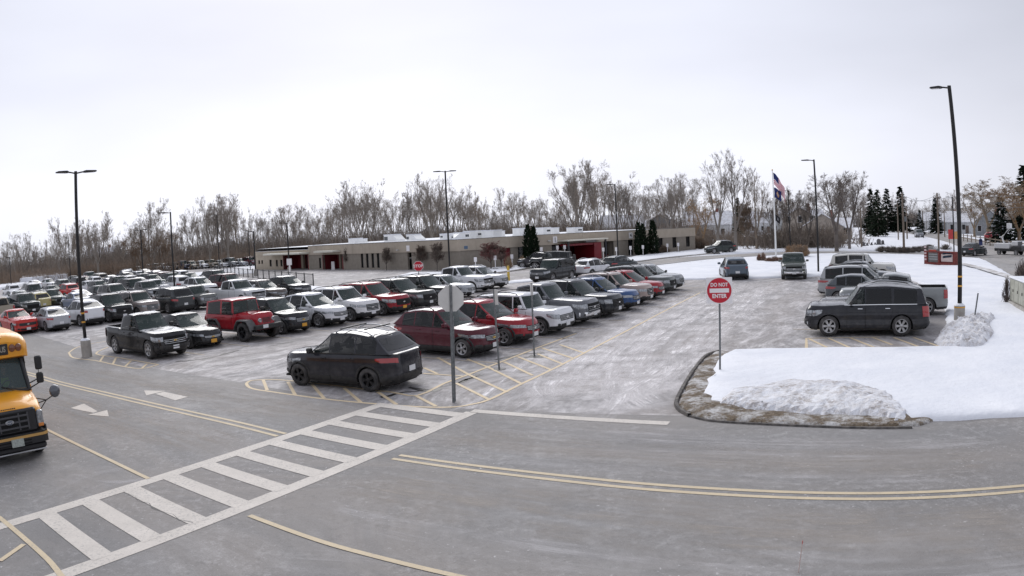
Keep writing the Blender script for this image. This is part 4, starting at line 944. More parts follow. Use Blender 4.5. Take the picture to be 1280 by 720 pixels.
r1 = [('small_crossover', MAROON, 'maroon small crossover parked behind the bare stop sign post', dict()), ('sleek_crossover', RED, 'bright red crossover between the maroon crossover and the white boxy suv', dict()),
      ('boxy_suv', WHITE, 'white boxy suv with upright nose beside a grey pickup', dict()), ('pickup', (.15, .155, .17), 'grey crew cab pickup between a white boxy suv and a charcoal suv', dict(rim='alloy')),
      ('midsize_suv', (.022, .025, .030), 'charcoal suv next to the grey crew cab pickup', dict()), ('crossover', BLUE, 'blue crossover squeezed between the charcoal and the beige suv', dict()),
      ('boxy_crossover', (.40, .32, .29), 'beige pink crossover between the blue and the red car', dict()), ('sleek_crossover', (.33, .012, .02), 'glossy red crossover near the far end of the hatched-island row', dict()),
      ('midsize_suv', (.10, .11, .11), 'dark grey suv parked just past the glossy red crossover', dict()), ('crossover', (.28, .29, .30), 'silver grey crossover at the end of the row by the snow lawn', dict(snow_=.3))]
rj = random.Random(3)
for i, (kn, c, lb, kw) in enumerate(r1): pk(kn, c, nu(-15.15-(.0 if i < 5 else (i-4)*.25)+rj.uniform(-.12, .12), 20.9+2.70*i), 'FR', lb, group=G1, h=HN+rj.uniform(-.03, .03), **kw)
hr = math.atan2(.42, -.907)
rav = car('crossover', (.020, .020, .026), wheel_pos('crossover', at(464, 489.5), 'RL', hr), hr, 'dark grey crossover with crossbars parked facing away by the hatched paint', rim='black', plate=PLATE_W, snow_=.0)
for xb in (-.25, -1.15): MB().bevbox(xb-.035, xb+.035, -.66, .66, 1.775, 1.81, .012).build('crossbar', BLACK, rav)
G2 = 'cars parked across the aisle from the hatched island'
r2 = [('midsize_pickup', BLK, (189, 449), 'black midsize pickup with frosted roof beside the lamp pole foot', dict(snow_=.7)), ('sedan', BLK, (238, 436), 'black compact sedan with gold plate beside the black pickup', dict(plate=PLATE_O)),
      ('offroader', (.36, .014, .024), (308, 427), 'red two door off-roader with big tyres and grey flares', dict()), ('small_crossover', (.014, .016, .020), nu(-27.6, 22.95), 'black low crossover with gold plate beside the red off-roader', dict(plate=PLATE_O)),
      ('sleek_crossover', WHITE, nu(-27.6, 25.5), 'white crossover with dark grille next to the black low crossover', dict()), ('boxy_crossover', (.78, .78, .78), nu(-27.6, 27.9), 'white boxy crossover with silver bumper between white and red cars', dict()),
      ('midsize_suv', (.30, .016, .026), nu(-27.6, 30.4), 'red large suv with gold plate between white and grey cars', dict(plate=PLATE_O)), ('midsize_suv', PEWTER, nu(-27.7, 32.95), 'pewter grey suv with black wheels beside the red large suv', dict(rim='black')),
      ('midsize_suv', BLK, nu(-27.8, 35.6), 'black suv parked just beyond the pewter grey suv', dict()), ('hatchback', (.45, .47, .48), nu(-29.2, 39.6), 'pale grey hatchback half hidden behind the black suv', dict()),
      ('pickup', WHITE, (590, 366), 'white pickup with silver grille behind the stop sign back', dict()), ('crossover', (.5, .51, .53), nu(-30.6, 45.9), 'silver white crossover nosing out beside the white pickup', dict())]
for kn, c, p, lb, kw in r2: pk(kn, c, p, 'FR', lb, group=G2, h=HN+rj.uniform(-.035, .035), **kw)
G3 = 'cars in the second row behind the red off-roader'
r3 = [('coupe', (.50, .022, .014), nu(-46.4, 14.9), 'F', 'bright red muscle coupe parked behind the yellow bus'), ('sedan', (.42, .43, .45), nu(-45.2, 17.0), 'R', 'silver sedan with its tail out beside the red coupe'),
      ('sleek_crossover', WHITE, nu(-45.3, 19.7), 'R', 'white crossover with its tail out behind the lamp pole'), ('midsize_suv', (.010, .011, .013), nu(-45.2, 21.9), 'F', 'black suv with blacked out grille behind the black pickup'),
      ('boxy_crossover', (.27, .23, .215), nu(-45.2, 24.3), 'F', 'taupe suv with chrome grille beside the black suv'), ('midsize_suv', (.030, .034, .036), nu(-45.3, 27.0), 'R', 'dark suv with bright red tail lamp beside the taupe suv'),
      ('boxy_suv', (.14, .145, .14), nu(-45.2, 29.4), 'F', 'grey boxy suv next to the dark suv with its tail out'), ('pickup', (.62, .63, .64), nu(-43.2, 32.3), 'F', 'silver white extended pickup behind the red off-roader'),
      ('wagon', (.11, .09, .08), nu(-43.4, 34.9), 'F', 'dark brown wagon beside the silver white pickup'), ('crossover', (.02, .022, .028), nu(-43.6, 37.6), 'F', 'black crossover at the end of the second row by the fence')]
for kn, c, p, hd, lb in r3: pk(kn, c, p, hd+('R' if hd == 'F' else 'L'), lb, group=G3, h=(HN if hd == 'F' else HR)+rj.uniform(-.035, .035), snow_=rj.choice([0, 0, .4]))
# cars on their own
def loose(kn, c, p, hv, label, **kw): return car(kn, c, at(*p), math.atan2(hv[1], hv[0]), label, **kw)
loose('boxy_suv', (.020, .024, .028), (692, 351.5), (-.60, -.80), 'dark suv coming down the aisle towards the parked rows', scale=1.06)
loose('crossover', (.70, .71, .73), (741, 345.5), (.66, .75), 'white crossover seen from behind near the entrance drive', scale=.92)
loose('wagon', (.02, .03, .035), (776, 339), (.70, .72), 'dark teal wagon with roof bars near the entrance drive', scale=.92)
loose('offroader_long', (.03, .034, .036), (690, 336), (-.96, .28), 'dark long off-roader with rear spare wheel by the red doors')
loose('small_crossover', (.03, .026, .032), (670, 334.5), (-.92, .38), 'dark small crossover stopped at the kerb by the tall cedar')
loose('crossover', (.035, .045, .042), (900, 316.5), (-.97, -.22), 'dark green crossover driving past the school on the entrance drive')
loose('hatchback', SLATE, (917, 347.5), (.16, .987), 'slate blue hatchback with its tail to the lot, at the lawn edge', scale=1.08)
loose('pickup', (.10, .11, .10), (992, 346.5), (-.36, -.933), 'grey pickup facing the lot from the lawn edge')
hy = math.atan2(.45, -.893)
G4 = 'cars parked in the row beside the snow heap'
car('large_suv', (.017, .018, .023), wheel_pos('large_suv', at(1036, 420.5), 'FL', hy), hy, 'black large suv with bright multi-spoke wheels and chrome rails', group=G4, snow_=.15)
pk('midsize_suv', (.012, .014, .016), nu(-.55, 30.75), 'RL', 'black suv wedged between the large suv and the silver pickup', group=G4)
pk('pickup', (.27, .285, .285), nu(.65, 34.6), 'RL', 'silver pickup with dark bed cover beside the snow heap', group=G4)
for kn, c, n_, u_, lb in (('hatchback', (.10, .11, .12), -2.9, 39.5, 'dark grey hatchback with its tail to the aisle beside the silver pickup'), ('minivan', (.40, .41, .42), -3.4, 43.2, 'silver minivan with its tail to the aisle by the lawn'),
                         ('crossover', (.09, .10, .11), -3.4, 47.6, 'grey crossover with roof bars beside the white large suv'), ('large_suv', (.58, .57, .53), -4.0, 53.9, 'off-white large suv at the far end by the thin lamp pole')):
    car(kn, c, nu(n_, u_), HN, lb, group=G4)
# the crowded far rows of the lot
rf = random.Random(11)
PAL = [('black', (.010, .010, .012)), ('black', (.014, .015, .018)), ('dark grey', (.05, .053, .058)), ('grey', (.12, .125, .13)), ('silver', (.36, .37, .39)), ('white', (.72, .73, .75)), ('white', (.70, .71, .72)), ('dark blue', (.02, .035, .09)), ('maroon', (.09, .012, .02)), ('green', (.035, .06, .05)), ('beige', (.34, .30, .24)), ('grey', (.17, .175, .18))]
KND = [('crossover', 'crossover'), ('small_crossover', 'small crossover'), ('midsize_suv', 'suv'), ('sedan', 'sedan'), ('sedan', 'sedan'), ('hatchback', 'hatchback'), ('sleek_crossover', 'sleek crossover'), ('wagon', 'wagon'), ('long_sedan', 'long sedan'), ('pickup', 'pickup'), ('minivan', 'minivan'), ('boxy_suv', 'boxy suv'), ('boxy_crossover', 'tall crossover')]
def fill(n_, us, fwd, where, group, jit=.25, only=None, h=None, posf=None):
    for i, u_ in enumerate(us):
        if only and u_ in only: continue
        (cn, c), (kn, kl) = rf.choice(PAL), rf.choice(KND)
        hh = h if h is not None else (HN if rf.random() < fwd else HR)
        p = posf(u_) if posf else nu(n_+rf.uniform(-jit, jit), u_+rf.uniform(-.1, .1))
        car(kn, c, p, hh+rf.uniform(-.04, .04), f'{cn} {kl} {where}', group=group, simple=True, snow_=rf.choice([0, 0, 0, .3, .7]), scale=(rf.uniform(.95, 1.04), rf.uniform(.97, 1.03), rf.uniform(.95, 1.05)))
W1, W2, W3, W4 = 'in the crowded middle rows of the car lot', 'in the packed rows before the wooded snowbank', 'parked in the line along the bare woods', 'parked by the fenced yard at the wood edge'
for kn, c, n_, u_, hd, lb in (('midsize_suv', (.03, .035, .033), -61.5, 20.8, 'F', 'dark green suv parked behind the red muscle coupe'), ('crossover', (.46, .40, .17), -64.2, 23.0, 'R', 'dull yellow crossover with its tail out behind the dark suv'),
                          ('small_crossover', (.03, .04, .035), -66.0, 25.6, 'F', 'blackish green small crossover beside the dull yellow car'), ('sedan', (.27, .31, .40), -60.3, 25.6, 'R', 'pale blue sedan behind the silver sedan and white crossover'),
                          ('crossover', (.50, .022, .018), -76.5, 31.6, 'R', 'bright red crossover standing across the far aisle'), ('midsize_suv', (.20, .19, .18), -59.5, 29.6, 'F', 'grey beige suv in the row behind the taupe suv'),
                          ('large_suv', (.012, .014, .016), -64.5, 34.4, 'F', 'black large suv with pale bumper in the middle rows'), ('crossover', (.72, .73, .74), -57.0, 37.8, 'F', 'clean white crossover behind the dark suv with its tail out'),
                          ('midsize_suv', (.02, .022, .024), -66.5, 46.6, 'F', 'black suv nearest the curved drive by the fence'), ('minivan', (.10, .018, .022), -56.6, 41.0, 'F', 'burgundy minivan behind the silver white pickup')):
    pk(kn, c, nu(n_, u_), hd+('R' if hd == 'F' else 'L'), lb, simple=True, snow_=rf.choice([0, .4, .8]))
GF = 'cars in the far rows of the lot'
fill(-60.6, [18.2, 33.6], .7, W1, GF); fill(-65.6, [20.3, 28.3, 31.2, 37.6, 40.2, 43.2], .6, W1, GF)
fill(-77.5, [26, 36.6, 39.2, 41.9, 44.5, 47.2, 49.8], .5, W1, GF); fill(-83, [27, 29.8, 32.5, 38, 40.6, 43.2, 45.8, 48.4, 51], .5, W1, GF)
fill(-96, [31, 33.8, 39, 41.7, 44.4, 47.1, 49.8, 52.4, 55], .5, W2, GF); fill(-101.5, [45, 47.7, 53, 55.7, 58.4], .5, W2, GF); fill(-114, [41, 44, 49, 52, 60, 63], .5, W2, GF)
a, b_ = at(163, 342.6), at(262, 337.2)
hw_ = math.atan2(-(b_-a).x, (b_-a).y)+math.pi
nn = int((b_-a).length/2.7); fill(0, [i/(13) for i in range(14)], 1, W3, 'cars along the woods', h=math.atan2(-(a.y+b_.y), -(a.x+b_.x))+.5, posf=lambda t: Vector((-78+28*t, 138.5+2*t, 0)))
fill(0, [i for i in range(6)], 1, W4, 'cars by the wood edge', h=-1.2, posf=lambda t: Vector((-59+t*2.9, 150+t*1.2, 0)))
# two on the street
hs_ = math.atan2(.86, .51)
loose('sedan', (.012, .018, .02), (1218, 319.5), (.93, .36), 'dark sedan turning out of the side street by the brick sign')
loose('crossover', (.25, .26, .28), (1149, 297), (-.42, -.9), 'small grey car coming down the distant street')
loose('small_crossover', (.32, .02, .03), (1240, 302), (.9, .4), 'red car in a driveway across the street')
drop_protos()
# ================================================================== lamp poles, signs, flags, fence
POLE = mat('dark_bronze', (.012, .011, .011), .45, .2); GALV = mat('galvanised', (.20, .21, .215), .55, .5, noise=.4, nscale=12, bump=.1, bscale=60)
REFL = mat('reflective_tape', (.75, .38, .05), .4); SIGN_RED = mat('sign_red', (.52, .012, .030), .45); SIGN_WHITE = mat('sign_white', (.82, .80, .80), .45); SIGN_BACK = mat('sign_back', (.64, .63, .60), .6, .0, noise=.4, nscale=5, col2=(.56, .55, .52))
LED = mat('led_lens', (.5, .5, .48), .3)
def lamp_pole(base, h, arms, label, concrete=True, snowcap=False, bands=True, lean=0.0, rad=.075):
    t = empty('lamp_pole', (base.x, base.y, 0)); z0 = 0
    if concrete:
        c = MB(); c.lathe([(.26, -.05), (.26, .72), (.245, .76), (.001, .76)], 20); c.build('concrete_foot', CONC, t, 30); z0 = .755
        if concrete == 'band': MB().lathe([(.264, .67), (.264, .72)], 20).build('reflective_band', REFL, t)
        MB().bevbox(-.17, .17, -.17, .17, z0, z0+.03, .005).build('base_plate', POLE, t)
        if snowcap: MB().lathe([(.25, .755), (.22, .80), (.16, .84), (.08, .86)], 14).build('snow_cap', SNOW, t, 40)
    MB().tube([(0, 0, z0), (lean*.5, 0, (z0+h)/2), (lean, 0, h)], [rad, rad*.95, rad*.85], 10).build('pole', POLE, t, 40)
    if bands:
        for zz in (1.55, 1.95): MB().lathe([(rad+.004, 0), (rad+.004, .07)], 12, c=(lean*zz/h, 0, zz)).build('reflective_band', REFL, t)
    for ang, ln in arms:
        d = Vector((math.cos(ang), math.sin(ang), 0)); s = Vector((-d.y, d.x, 0)); a = MB(); p0 = Vector((lean, 0, h-.10))
        def P(x, y, z): return p0+d*x+s*y+Vector((0, 0, z))
        a.tube([P(0, 0, 0), P(.30, 0, .05), P(ln*.4, 0, .06)], .035, 8); o = a.build('arm', POLE, t, 40)
        hd = MB(); x0, x1 = ln*.38, ln; pr = [(x0, .07, .02, .10), (x0+.12, .15, .02, .12), (x1-.06, .17, .035, .10), (x1, .13, .045, .085)]
        hd.rings([[P(x, -y, z_), P(x, y, z_), P(x, y*.9, z2), P(x, -y*.9, z2)] for x, y, z_, z2 in pr]); hh = hd.build('lamp_head', POLE, t, 30)
        MB().add([P(x0+.14, -.12, .016), P(x1-.10, -.12, .025), P(x1-.10, .12, .025), P(x0+.14, .12, .016)], [(0, 3, 2, 1)]).build('lens', LED, hh)
    tag(t, label, 'lamp pole', 'lamp poles around the car lot'); return t
def top_h(px_top, base): return height_at(px_top[0], px_top[1], base)
def cam_side(p): v = Vector((p.y, -p.x, 0)).normalized(); return math.atan2(v.y, v.x)      # direction across the line of sight, to the right
def stand_pole(bpx, tpx, arms, label, **kw):
    b = at(*bpx); h = top_h(tpx, b); s = cam_side(b)
    return lamp_pole(b, h, [(s+a, l) for a, l in arms], label, **kw)
stand_pole((109, 446), (95, 214), [(.18, 1.05), (math.pi+.45, 1.05)], 'tall dark twin-arm lamp pole on a concrete foot by the black pickup', snowcap=True, rad=.09)
stand_pole((1199, 404), (1190, 107), [(math.pi-.3, .95)], 'tall dark lamp pole on a concrete foot in the dirty snow heap', concrete='band', snowcap=True, rad=.11)
stand_pole((563, 351), (557, 213.5), [(.1, 1.0), (math.pi+.1, 1.1)], 'dark twin-arm lamp pole behind the white pickup', bands=False, rad=.085)
stand_pole((1023, 341), (1012, 199.5), [(math.pi-.15, 1.1)], 'dark single-arm lamp pole beside the off-white large suv', bands=False, concrete=False, rad=.085)
stand_pole((773, 331), (767, 230), [(math.pi-.1, .95)], 'dark single-arm lamp pole by the school kerb and red entrance', concrete=False, bands=False, rad=.08)
stand_pole((219, 369), (213, 265), [(math.pi+.3, 1.4)], 'dark single-arm lamp pole rising from the crowded middle rows', bands=False, rad=.09)
stand_pole((180, 358), (176.5, 287), [(math.pi+.2, .9), (.3, .9)], 'dark twin-arm lamp pole among the packed far rows', bands=False, rad=.09)
for i, (bx, by, tx, ty, lb) in enumerate(((15, 368, 12.5, 321, 'short dark lamp pole at the left snowbank'), (89, 357, 86, 297, 'dark lamp pole in front of the wooded snowbank'), (275, 343, 271.5, 268, 'dark lamp pole at the fence end before the wood'), (320, 345, 316.5, 289, 'dark lamp pole standing inside the railing'), (362, 341, 361, 278, 'dark lamp pole with a white notice beside the railing'), (201, 339, 200, 306, 'thin dark lamp pole behind the cars along the woods'), (126, 345, 124.5, 304, 'thin dark lamp pole on the snowbank before the woods'), (313, 338, 312.5, 288, 'slim dark lamp pole near the school wing corner'))):
    o = stand_pole((bx, by), (tx, ty), [(math.pi, .6)], lb, concrete=(i in (2, 3, 4)), bands=False, rad=.07 if i not in (3, 4) else .10)
# slim dark pole by the flag
stand_pole((988, 313.5), (983.5, 238), [(math.pi-.2, .8)], 'dark lamp pole standing beside the flagpole', concrete=False, bands=False, rad=.09)
# white notice on the railing lamp pole
p = at(363, 343); MB().box(-.35, .35, -.03, .03, 1.25, 2.1).build('notice_sign', SIGN_WHITE, loc=(p.x+.05, p.y-.35, 0)); o = bpy.data.objects['notice_sign']; tag(o, 'small white notice board strapped to the railing lamp pole', 'sign')
for zz in (.15,): MB().box(-.10, .10, .02, .06, 0.0, 1.3).build('post', SIGN_WHITE, o)
# ------------------------------------------------------------------ road signs
def uchan(mb, x, y, z0, z1, w_=.055):
    prof = [(-w_/2, .0), (-w_/2+.012, -.03), (w_/2-.012, -.03), (w_/2, .0), (w_/2-.006, .003), (w_/2-.016, -.022), (-w_/2+.016, -.022), (-w_/2+.006, .003)]
    mb.rings([[(x+a, y+b, z) for a, b in prof] for z in (z0, z1)]); return mb
def octo(r, n=8, a0=math.pi/8): return [(r*math.cos(a0+2*math.pi*i/n), r*math.sin(a0+2*math.pi*i/n)) for i in range(n)]
def plate(mb, pts, z, y0, y1, mi=0):
    n = len(pts); return mb.add([(x, y0, z+q) for x, q in pts]+[(x, y1, z+q) for x, q in pts], [tuple(range(n)), tuple(reversed(range(n, 2*n)))]+[(i, n+i, n+(i+1) % n, (i+1) % n) for i in range(n)], mi)
def face_to(p): return math.atan2(p.y, p.x)-math.pi/2         # local -Y looks back at the viewer
def letters(txt, size, parent, x, y, z, material, spacing=1.0, bold=.004, sx=1.0, flip=False):
    me = text_mesh(txt, size, 'lettering', .002, spacing, bold); me.materials.clear(); me.materials.append(material)
    o = put('lettering', me, parent); o.rotation_euler = (math.pi/2, 0, math.pi if flip else 0); o.location = (x, y, z); o.scale = (sx, 1, 1); return o
# back of a stop sign
p = at(567, 503); t = empty('stop_sign', p, face_to(p)+.05); t.rotation_euler[1] = R(-1.9)*-1
uchan(MB(), 0, 0, 0, 3.12, .075).build('post', GALV, t); m_ = MB(); uchan(m_, .035, .02, .02, 2.30, .065); m_.build('post_stub', GALV, t)
m_ = MB(); plate(m_, octo(.36), 2.76, .012, .015, 0); plate(m_, octo(.36), 2.76, .0152, .018, 1); m_.build('plate', [SIGN_BACK, SIGN_RED], t)
for zz in (2.58, 2.94): MB().lathe([(.014, 0), (.012, -.012), (.001, -.014)], 8, 'y', (0, -.033, zz)).build('bolt', GALV, t)
tag(t, 'octagonal sign seen from its bare grey back on a steel post', 'sign')
# DO NOT ENTER
p = at(900, 467); t = empty('do_not_enter_sign', (p.x, p.y, .12), face_to(p)); h_ = height_at(898, 346, p)-.12; zc = h_-.40
uchan(MB(), 0, .03, 0, h_-.05, .06).build('post', GALV, t)
m_ = MB(); m_.bevbox(-.385, .385, -.012, -.006, zc-.385, zc+.385, .002); pl = m_.build('plate', SIGN_WHITE, t)
m_ = MB(); plate(m_, octo(.365, 40, 0), zc, -.018, -.013); m_.build('disc', SIGN_RED, t)
MB().box(-.29, .29, -.0225, -.019, zc-.062, zc+.062).build('bar', SIGN_WHITE, t)
letters('DO', .15, t, -.16, -.0215, zc+.165, SIGN_WHITE, 1.0, .004, .85); letters('NOT', .15, t, .12, -.0215, zc+.165, SIGN_WHITE, 1.0, .004, .85); letters('ENTER', .16, t, 0, -.0215, zc-.165, SIGN_WHITE, 1.0, .005, .90)
tag(t, 'red and white do not enter sign on a thin post at the lawn tip', 'sign')
# red stop sign facing us far off
p = at(524.5, 361); t = empty('stop_sign', p, face_to(p)); h_ = height_at(524.5, 326, p); zc = h_-.42
uchan(MB(), 0, .03, 0, zc+.3, .07).build('post', GALV, t); m_ = MB(); plate(m_, octo(.43), zc, -.010, -.004); m_.build('border', SIGN_WHITE, t); m_ = MB(); plate(m_, octo(.40), zc, -.016, -.011); m_.build('plate', SIGN_RED, t)
letters('STOP', .31, t, 0, -.019, zc, SIGN_WHITE, 1.05, .010); tag(t, 'red octagonal stop sign beyond the white boxy crossover', 'sign')
# narrow signs seen edge-on
for (bx, by, tx, ty, lb, w_, ln) in ((624, 461.5, 618, 361, 'narrow sign seen edge-on on a steel post between two parked cars', .30, 'a'), (668, 445, 664, 354, 'bare steel sign post in front of the white boxy suv', .09, 'b')):
    p = at(bx, by); t = empty('parking_sign', p, face_to(p)); h_ = height_at(tx, ty, p); uchan(MB(), 0, 0, 0, h_, .06).build('post', GALV, t)
    t.rotation_euler[1] = R(-1.1) if ln == 'a' else 0
    m_ = MB(); m_.bevbox(-.006, .006, -.24, .06, h_-.50, h_-.02, .002) if ln == 'a' else m_.bevbox(-.05, .05, -.03, -.024, h_-.42, h_-.02, .002); o = m_.build('plate', SIGN_BACK, t); o.rotation_euler = (0, 0, .5 if ln == 'a' else .2)
    m_ = MB(); m_.lathe([(.22, .0), (.20, .012), (.001, .02)], 14); m_.build('footing', TAR, t); tag(t, lb, 'sign')
# stake in the snow heap
p = at(1217.5, 408); t = empty('marker_stake', (p.x, p.y, .3), face_to(p)); h_ = height_at(1225, 366, p)-.3; t.rotation_euler[1] = R(8)
uchan(MB(), 0, 0, -.3, h_, .07).build('post', GALV, t)
for q in range(8): MB().lathe([(.008, 0), (.008, -.004), (.001, -.004)], 6, 'y', (0, -.031, h_*.3+q*.12)).build('rivet', SEAM, t)
tag(t, 'leaning steel marker post stuck in the snow heap', 'post')
# thin wire stake in the near road verge
p = at(998, 716); t = MB(); t.tube([(0, 0, 0), (.02, .02, .45)], .006, 6); o = t.build('marker_wand', mat('pale_fibre', (.55, .42, .38), .6), loc=(p.x, p.y, 0)); MB().lathe([(.009, .42), (.009, .46), (.001, .47)], 8, c=(.019, .019, 0)).build('tip', mat('pink_tip', (.55, .2, .18), .6), o); tag(o, 'thin pale marker wand with a pinkish tip at the near road edge', 'marker')
# yellow bollard
p = at(636, 352); o = MB().lathe([(.11, 0), (.11, 1.25), (.08, 1.33), (.001, 1.36)], 14).build('bollard', mat('bollard_yellow', (.62, .42, .06), .6, noise=.4, nscale=5), smooth=40, loc=p); tag(o, 'yellow steel bollard at the edge of the entrance drive', 'bollard')
MB().lathe([(.114, .85), (.114, .95)], 14).build('reflective_band', SIGN_WHITE, o)
# white-headed parking posts along the school kerb
for bx, by, ty, wh in ((595, 340, 321.5, 'left of the reddish tree'), (619.5, 337, 319.5, 'under the reddish tree'), (640.5, 335, 318, 'by the red door'), (677.5, 331, 309, 'right of the tall cedar pair'), (697.5, 328, 307, 'at the canopy edge of the red entrance'), (706.5, 327, 306.5, 'before the open red entrance'), (754.5, 325, 309.5, 'before the glass doors'), (771, 326, 309, 'beside the single-arm lamp pole'), (788.5, 321, 307.5, 'before the door numbered 4'), (804, 319.8, 306.5, 'before the twin cedars'), (819.5, 318, 305, 'before the single wide cedar'), (834.5, 316.3, 304.5, 'before the first rusty shrub'), (848, 315.5, 303.5, 'before the last windows and rusty shrubs')):
    p = at(bx, by); p.z = .1; t = empty('parking_post', p, face_to(p)); h_ = max(1.2, height_at(bx, ty, p)-.1)
    MB().tube([(0, 0, 0), (0, 0, h_-.2)], .045, 8).build('post', SIGN_WHITE, t, 40); MB().bevbox(-.16, .16, -.02, .02, h_-.48, h_, .01).build('panel', SIGN_WHITE, t)
    MB().bevbox(-.3, .3, -.42, -.25, -.06, .06, .02).build('footing', KERB, t)
    tag(t, 'white parking sign on a white post '+wh, 'sign', 'white parking posts along the school kerb')
# ------------------------------------------------------------------ flags
p = at(970, 324); t = empty('flagpole', p, 0); h_ = height_at(965.5, 213, p)
MB().tube([(0, 0, 0), (0, 0, h_*.5), (0, 0, h_)], [.11, .09, .05], 12).build('pole', mat('white_pole', (.72, .72, .70), .4), t, 40); MB().lathe([(.001, .1), (.07, .06), (.09, 0), (.07, -.06), (.001, -.09)], 10, c=(0, 0, h_+.05)).build('finial', GOLD, t, 40)
tag(t, 'tall white flagpole in a mulched bed on the snow lawn', 'flagpole')
FB = mat('flag_blue', (.012, .022, .11), .8); FR_ = mat('flag_red', (.50, .015, .045), .8); FW = mat('flag_white', (.75, .74, .76), .8); FO = mat('flag_crest', (.5, .30, .18), .8)
rt = Vector((p.y, -p.x, 0)).normalized()
def flag(name, z_top, hoist, fly, cells, droop, label, out0=.08):
    NU, NV2 = 26, 13; m_ = MB(); rows = []
    for j in range(NV2*2+1):
        v = j/(NV2*2); r = []
        for i in range(NU+1):
            u = i/NU; x = out0+fly*u*(.80-.18*u); z = z_top-hoist*v-droop*fly*(u**1.25)*(1+.15*v) ; y = .16*math.sin(u*7.5+v*1.2)*u**.5+.06*math.sin(u*15+2*v)
            q = p+rt*x+Vector((0, -y, z)); r.append(q)
        rows.append(r)
    for j in range(NV2*2):
        for i in range(NU):
            m_.add([rows[j][i], rows[j+1][i], rows[j+1][i+1], rows[j][i+1]], [(0, 1, 2, 3)], cells(i/NU, j/(NV2*2)))
    o = m_.build(name, [FB, FR_, FW, FO], None, 60, .001); tag(o, label, 'flag'); return o
flag('national_flag', h_-.25, 1.3, 1.9, lambda u, v: 0 if (u < .4 and v < 7/13) else (1 if int(v*13) % 2 == 0 else 2), .95, 'red and white striped flag with blue canton drooping from the flagpole')
flag('state_flag', h_-1.9, 1.1, 1.2, lambda u, v: 3 if ((u-.5)/.2)**2+((v-.5)/.28)**2 < 1 and ((u-.5)/.13)**2+((v-.5)/.2)**2 > .3 else (2 if ((u-.5)/.13)**2+((v-.5)/.2)**2 <= .3 else 0), .42, 'dark blue flag with a small crest under the striped flag')
o = flag('small_dark_flag', h_-4.9, .7, .8, lambda u, v: 2 if (abs(u-.55) < .12 and abs(v-.4) < .2) else 0, .5, 'small black flag with a white mark low on the flagpole'); o.data.materials[0] = mat('flag_black', (.015, .015, .018), .8)
# ------------------------------------------------------------------ railing before the school wing
a, b = at(268, 341.5), at(392, 357.5); t = empty('railing', a, math.atan2((b-a).y, (b-a).x)); Lr = (b-a).length; RAIL = mat('black_rail', (.02, .02, .022), .5); n_ = 19
for zz in (.12, 1.12): MB().box(0, Lr, -.025, .025, zz-.03, zz+.03).build('rail', RAIL, t)
pm = MB().box(-.045, .045, -.045, .045, 0, 1.22).mesh('post', RAIL); bm_ = MB().box(-.012, .012, -.012, .012, .12, 1.12).mesh('baluster', RAIL)
for i in range(n_+1): put('post', pm, t, (Lr*i/n_, 0, 0))
for i in range(n_*8):
    if i % 8: put('baluster', bm_, t, (Lr*i/(n_*8), 0, 0))
tag(t, 'long black metal railing before the school wing', 'railing')
# ------------------------------------------------------------------ brick sign on the lawn
a, b = at(1157, 331.5), at(1196, 333.5); c = (a+b)/2; t = empty('brick_sign', (c.x, c.y, .10), math.atan2((b-a).y, (b-a).x)); Wd = (b-a).length; Hs = height_at(1190, 315.5, c)-.1
BRK = mat('sign_brick', (.20, .045, .035), .9, noise=.6, nscale=6, bump=.3, bscale=20, col2=(.12, .03, .03))
MB().box(-Wd/2, Wd/2, -.25, .25, 0, .22).build('plinth', BRK, t)
for x0, x1 in ((-Wd/2, -Wd/2+.38), (-.20, .0), (Wd/2-.30, Wd/2)): MB().bevbox(x0, x1, -.27, .27, .22, Hs, .02).build('pier', BRK, t)
MB().box(-Wd/2-.02, Wd/2+.02, -.3, .3, Hs, Hs+.10).build('coping', BRK, t)
GRB = mat('letter_board', (.16, .155, .15), .6, noise=.5, nscale=5); PK = mat('cream_panel', (.55, .45, .42), .6); NAVY = mat('navy_script', (.03, .045, .075), .6)
bo = MB().box(-Wd/2+.38, -.20, -.12, .12, .22, Hs+.35).build('letter_board', GRB, t)
for q in range(6): MB().box(-Wd/2+.5, -.32, -.14, -.122, .45+q*.22, .56+q*.22).build('text_row', mat('pale_letters', (.42, .43, .42), .7, noise=.9, nscale=30), bo)
MB().box(-Wd/2+.55, -.45, -.15, -.122, Hs-.02, Hs+.22).build('red_header', mat('red_header', (.5, .08, .05), .6), bo)
pa = MB().box(.0, Wd/2-.30, -.12, .12, .22, Hs).build('name_panel', mat('maroon_panel', (.18, .04, .04), .8), t)
MB().box(.12, Wd/2-.40, -.15, -.122, .32, Hs-.14).build('cream_field', PK, pa)
m_ = MB()
for q in range(2):
    for i in range(9):
        x = .30+i*(Wd/2-.9)/9; z = .62+q*.32+.10*i/9; m_.add([(x, -.16, z), (x+.20, -.16, z+.03), (x+.24, -.16, z+.24), (x+.03, -.16, z+.20)], [(0, 1, 2, 3)])
m_.build('script_band', NAVY, pa)
for q in range(5): MB().box(-Wd/2+.05, -Wd/2+.30, -.285, -.272, .40+q*.28, .55+q*.28).build('date_block', mat('pink_block', (.55, .42, .42), .7), t)
tag(t, 'low red brick monument sign with letter board on the snow lawn', 'sign')
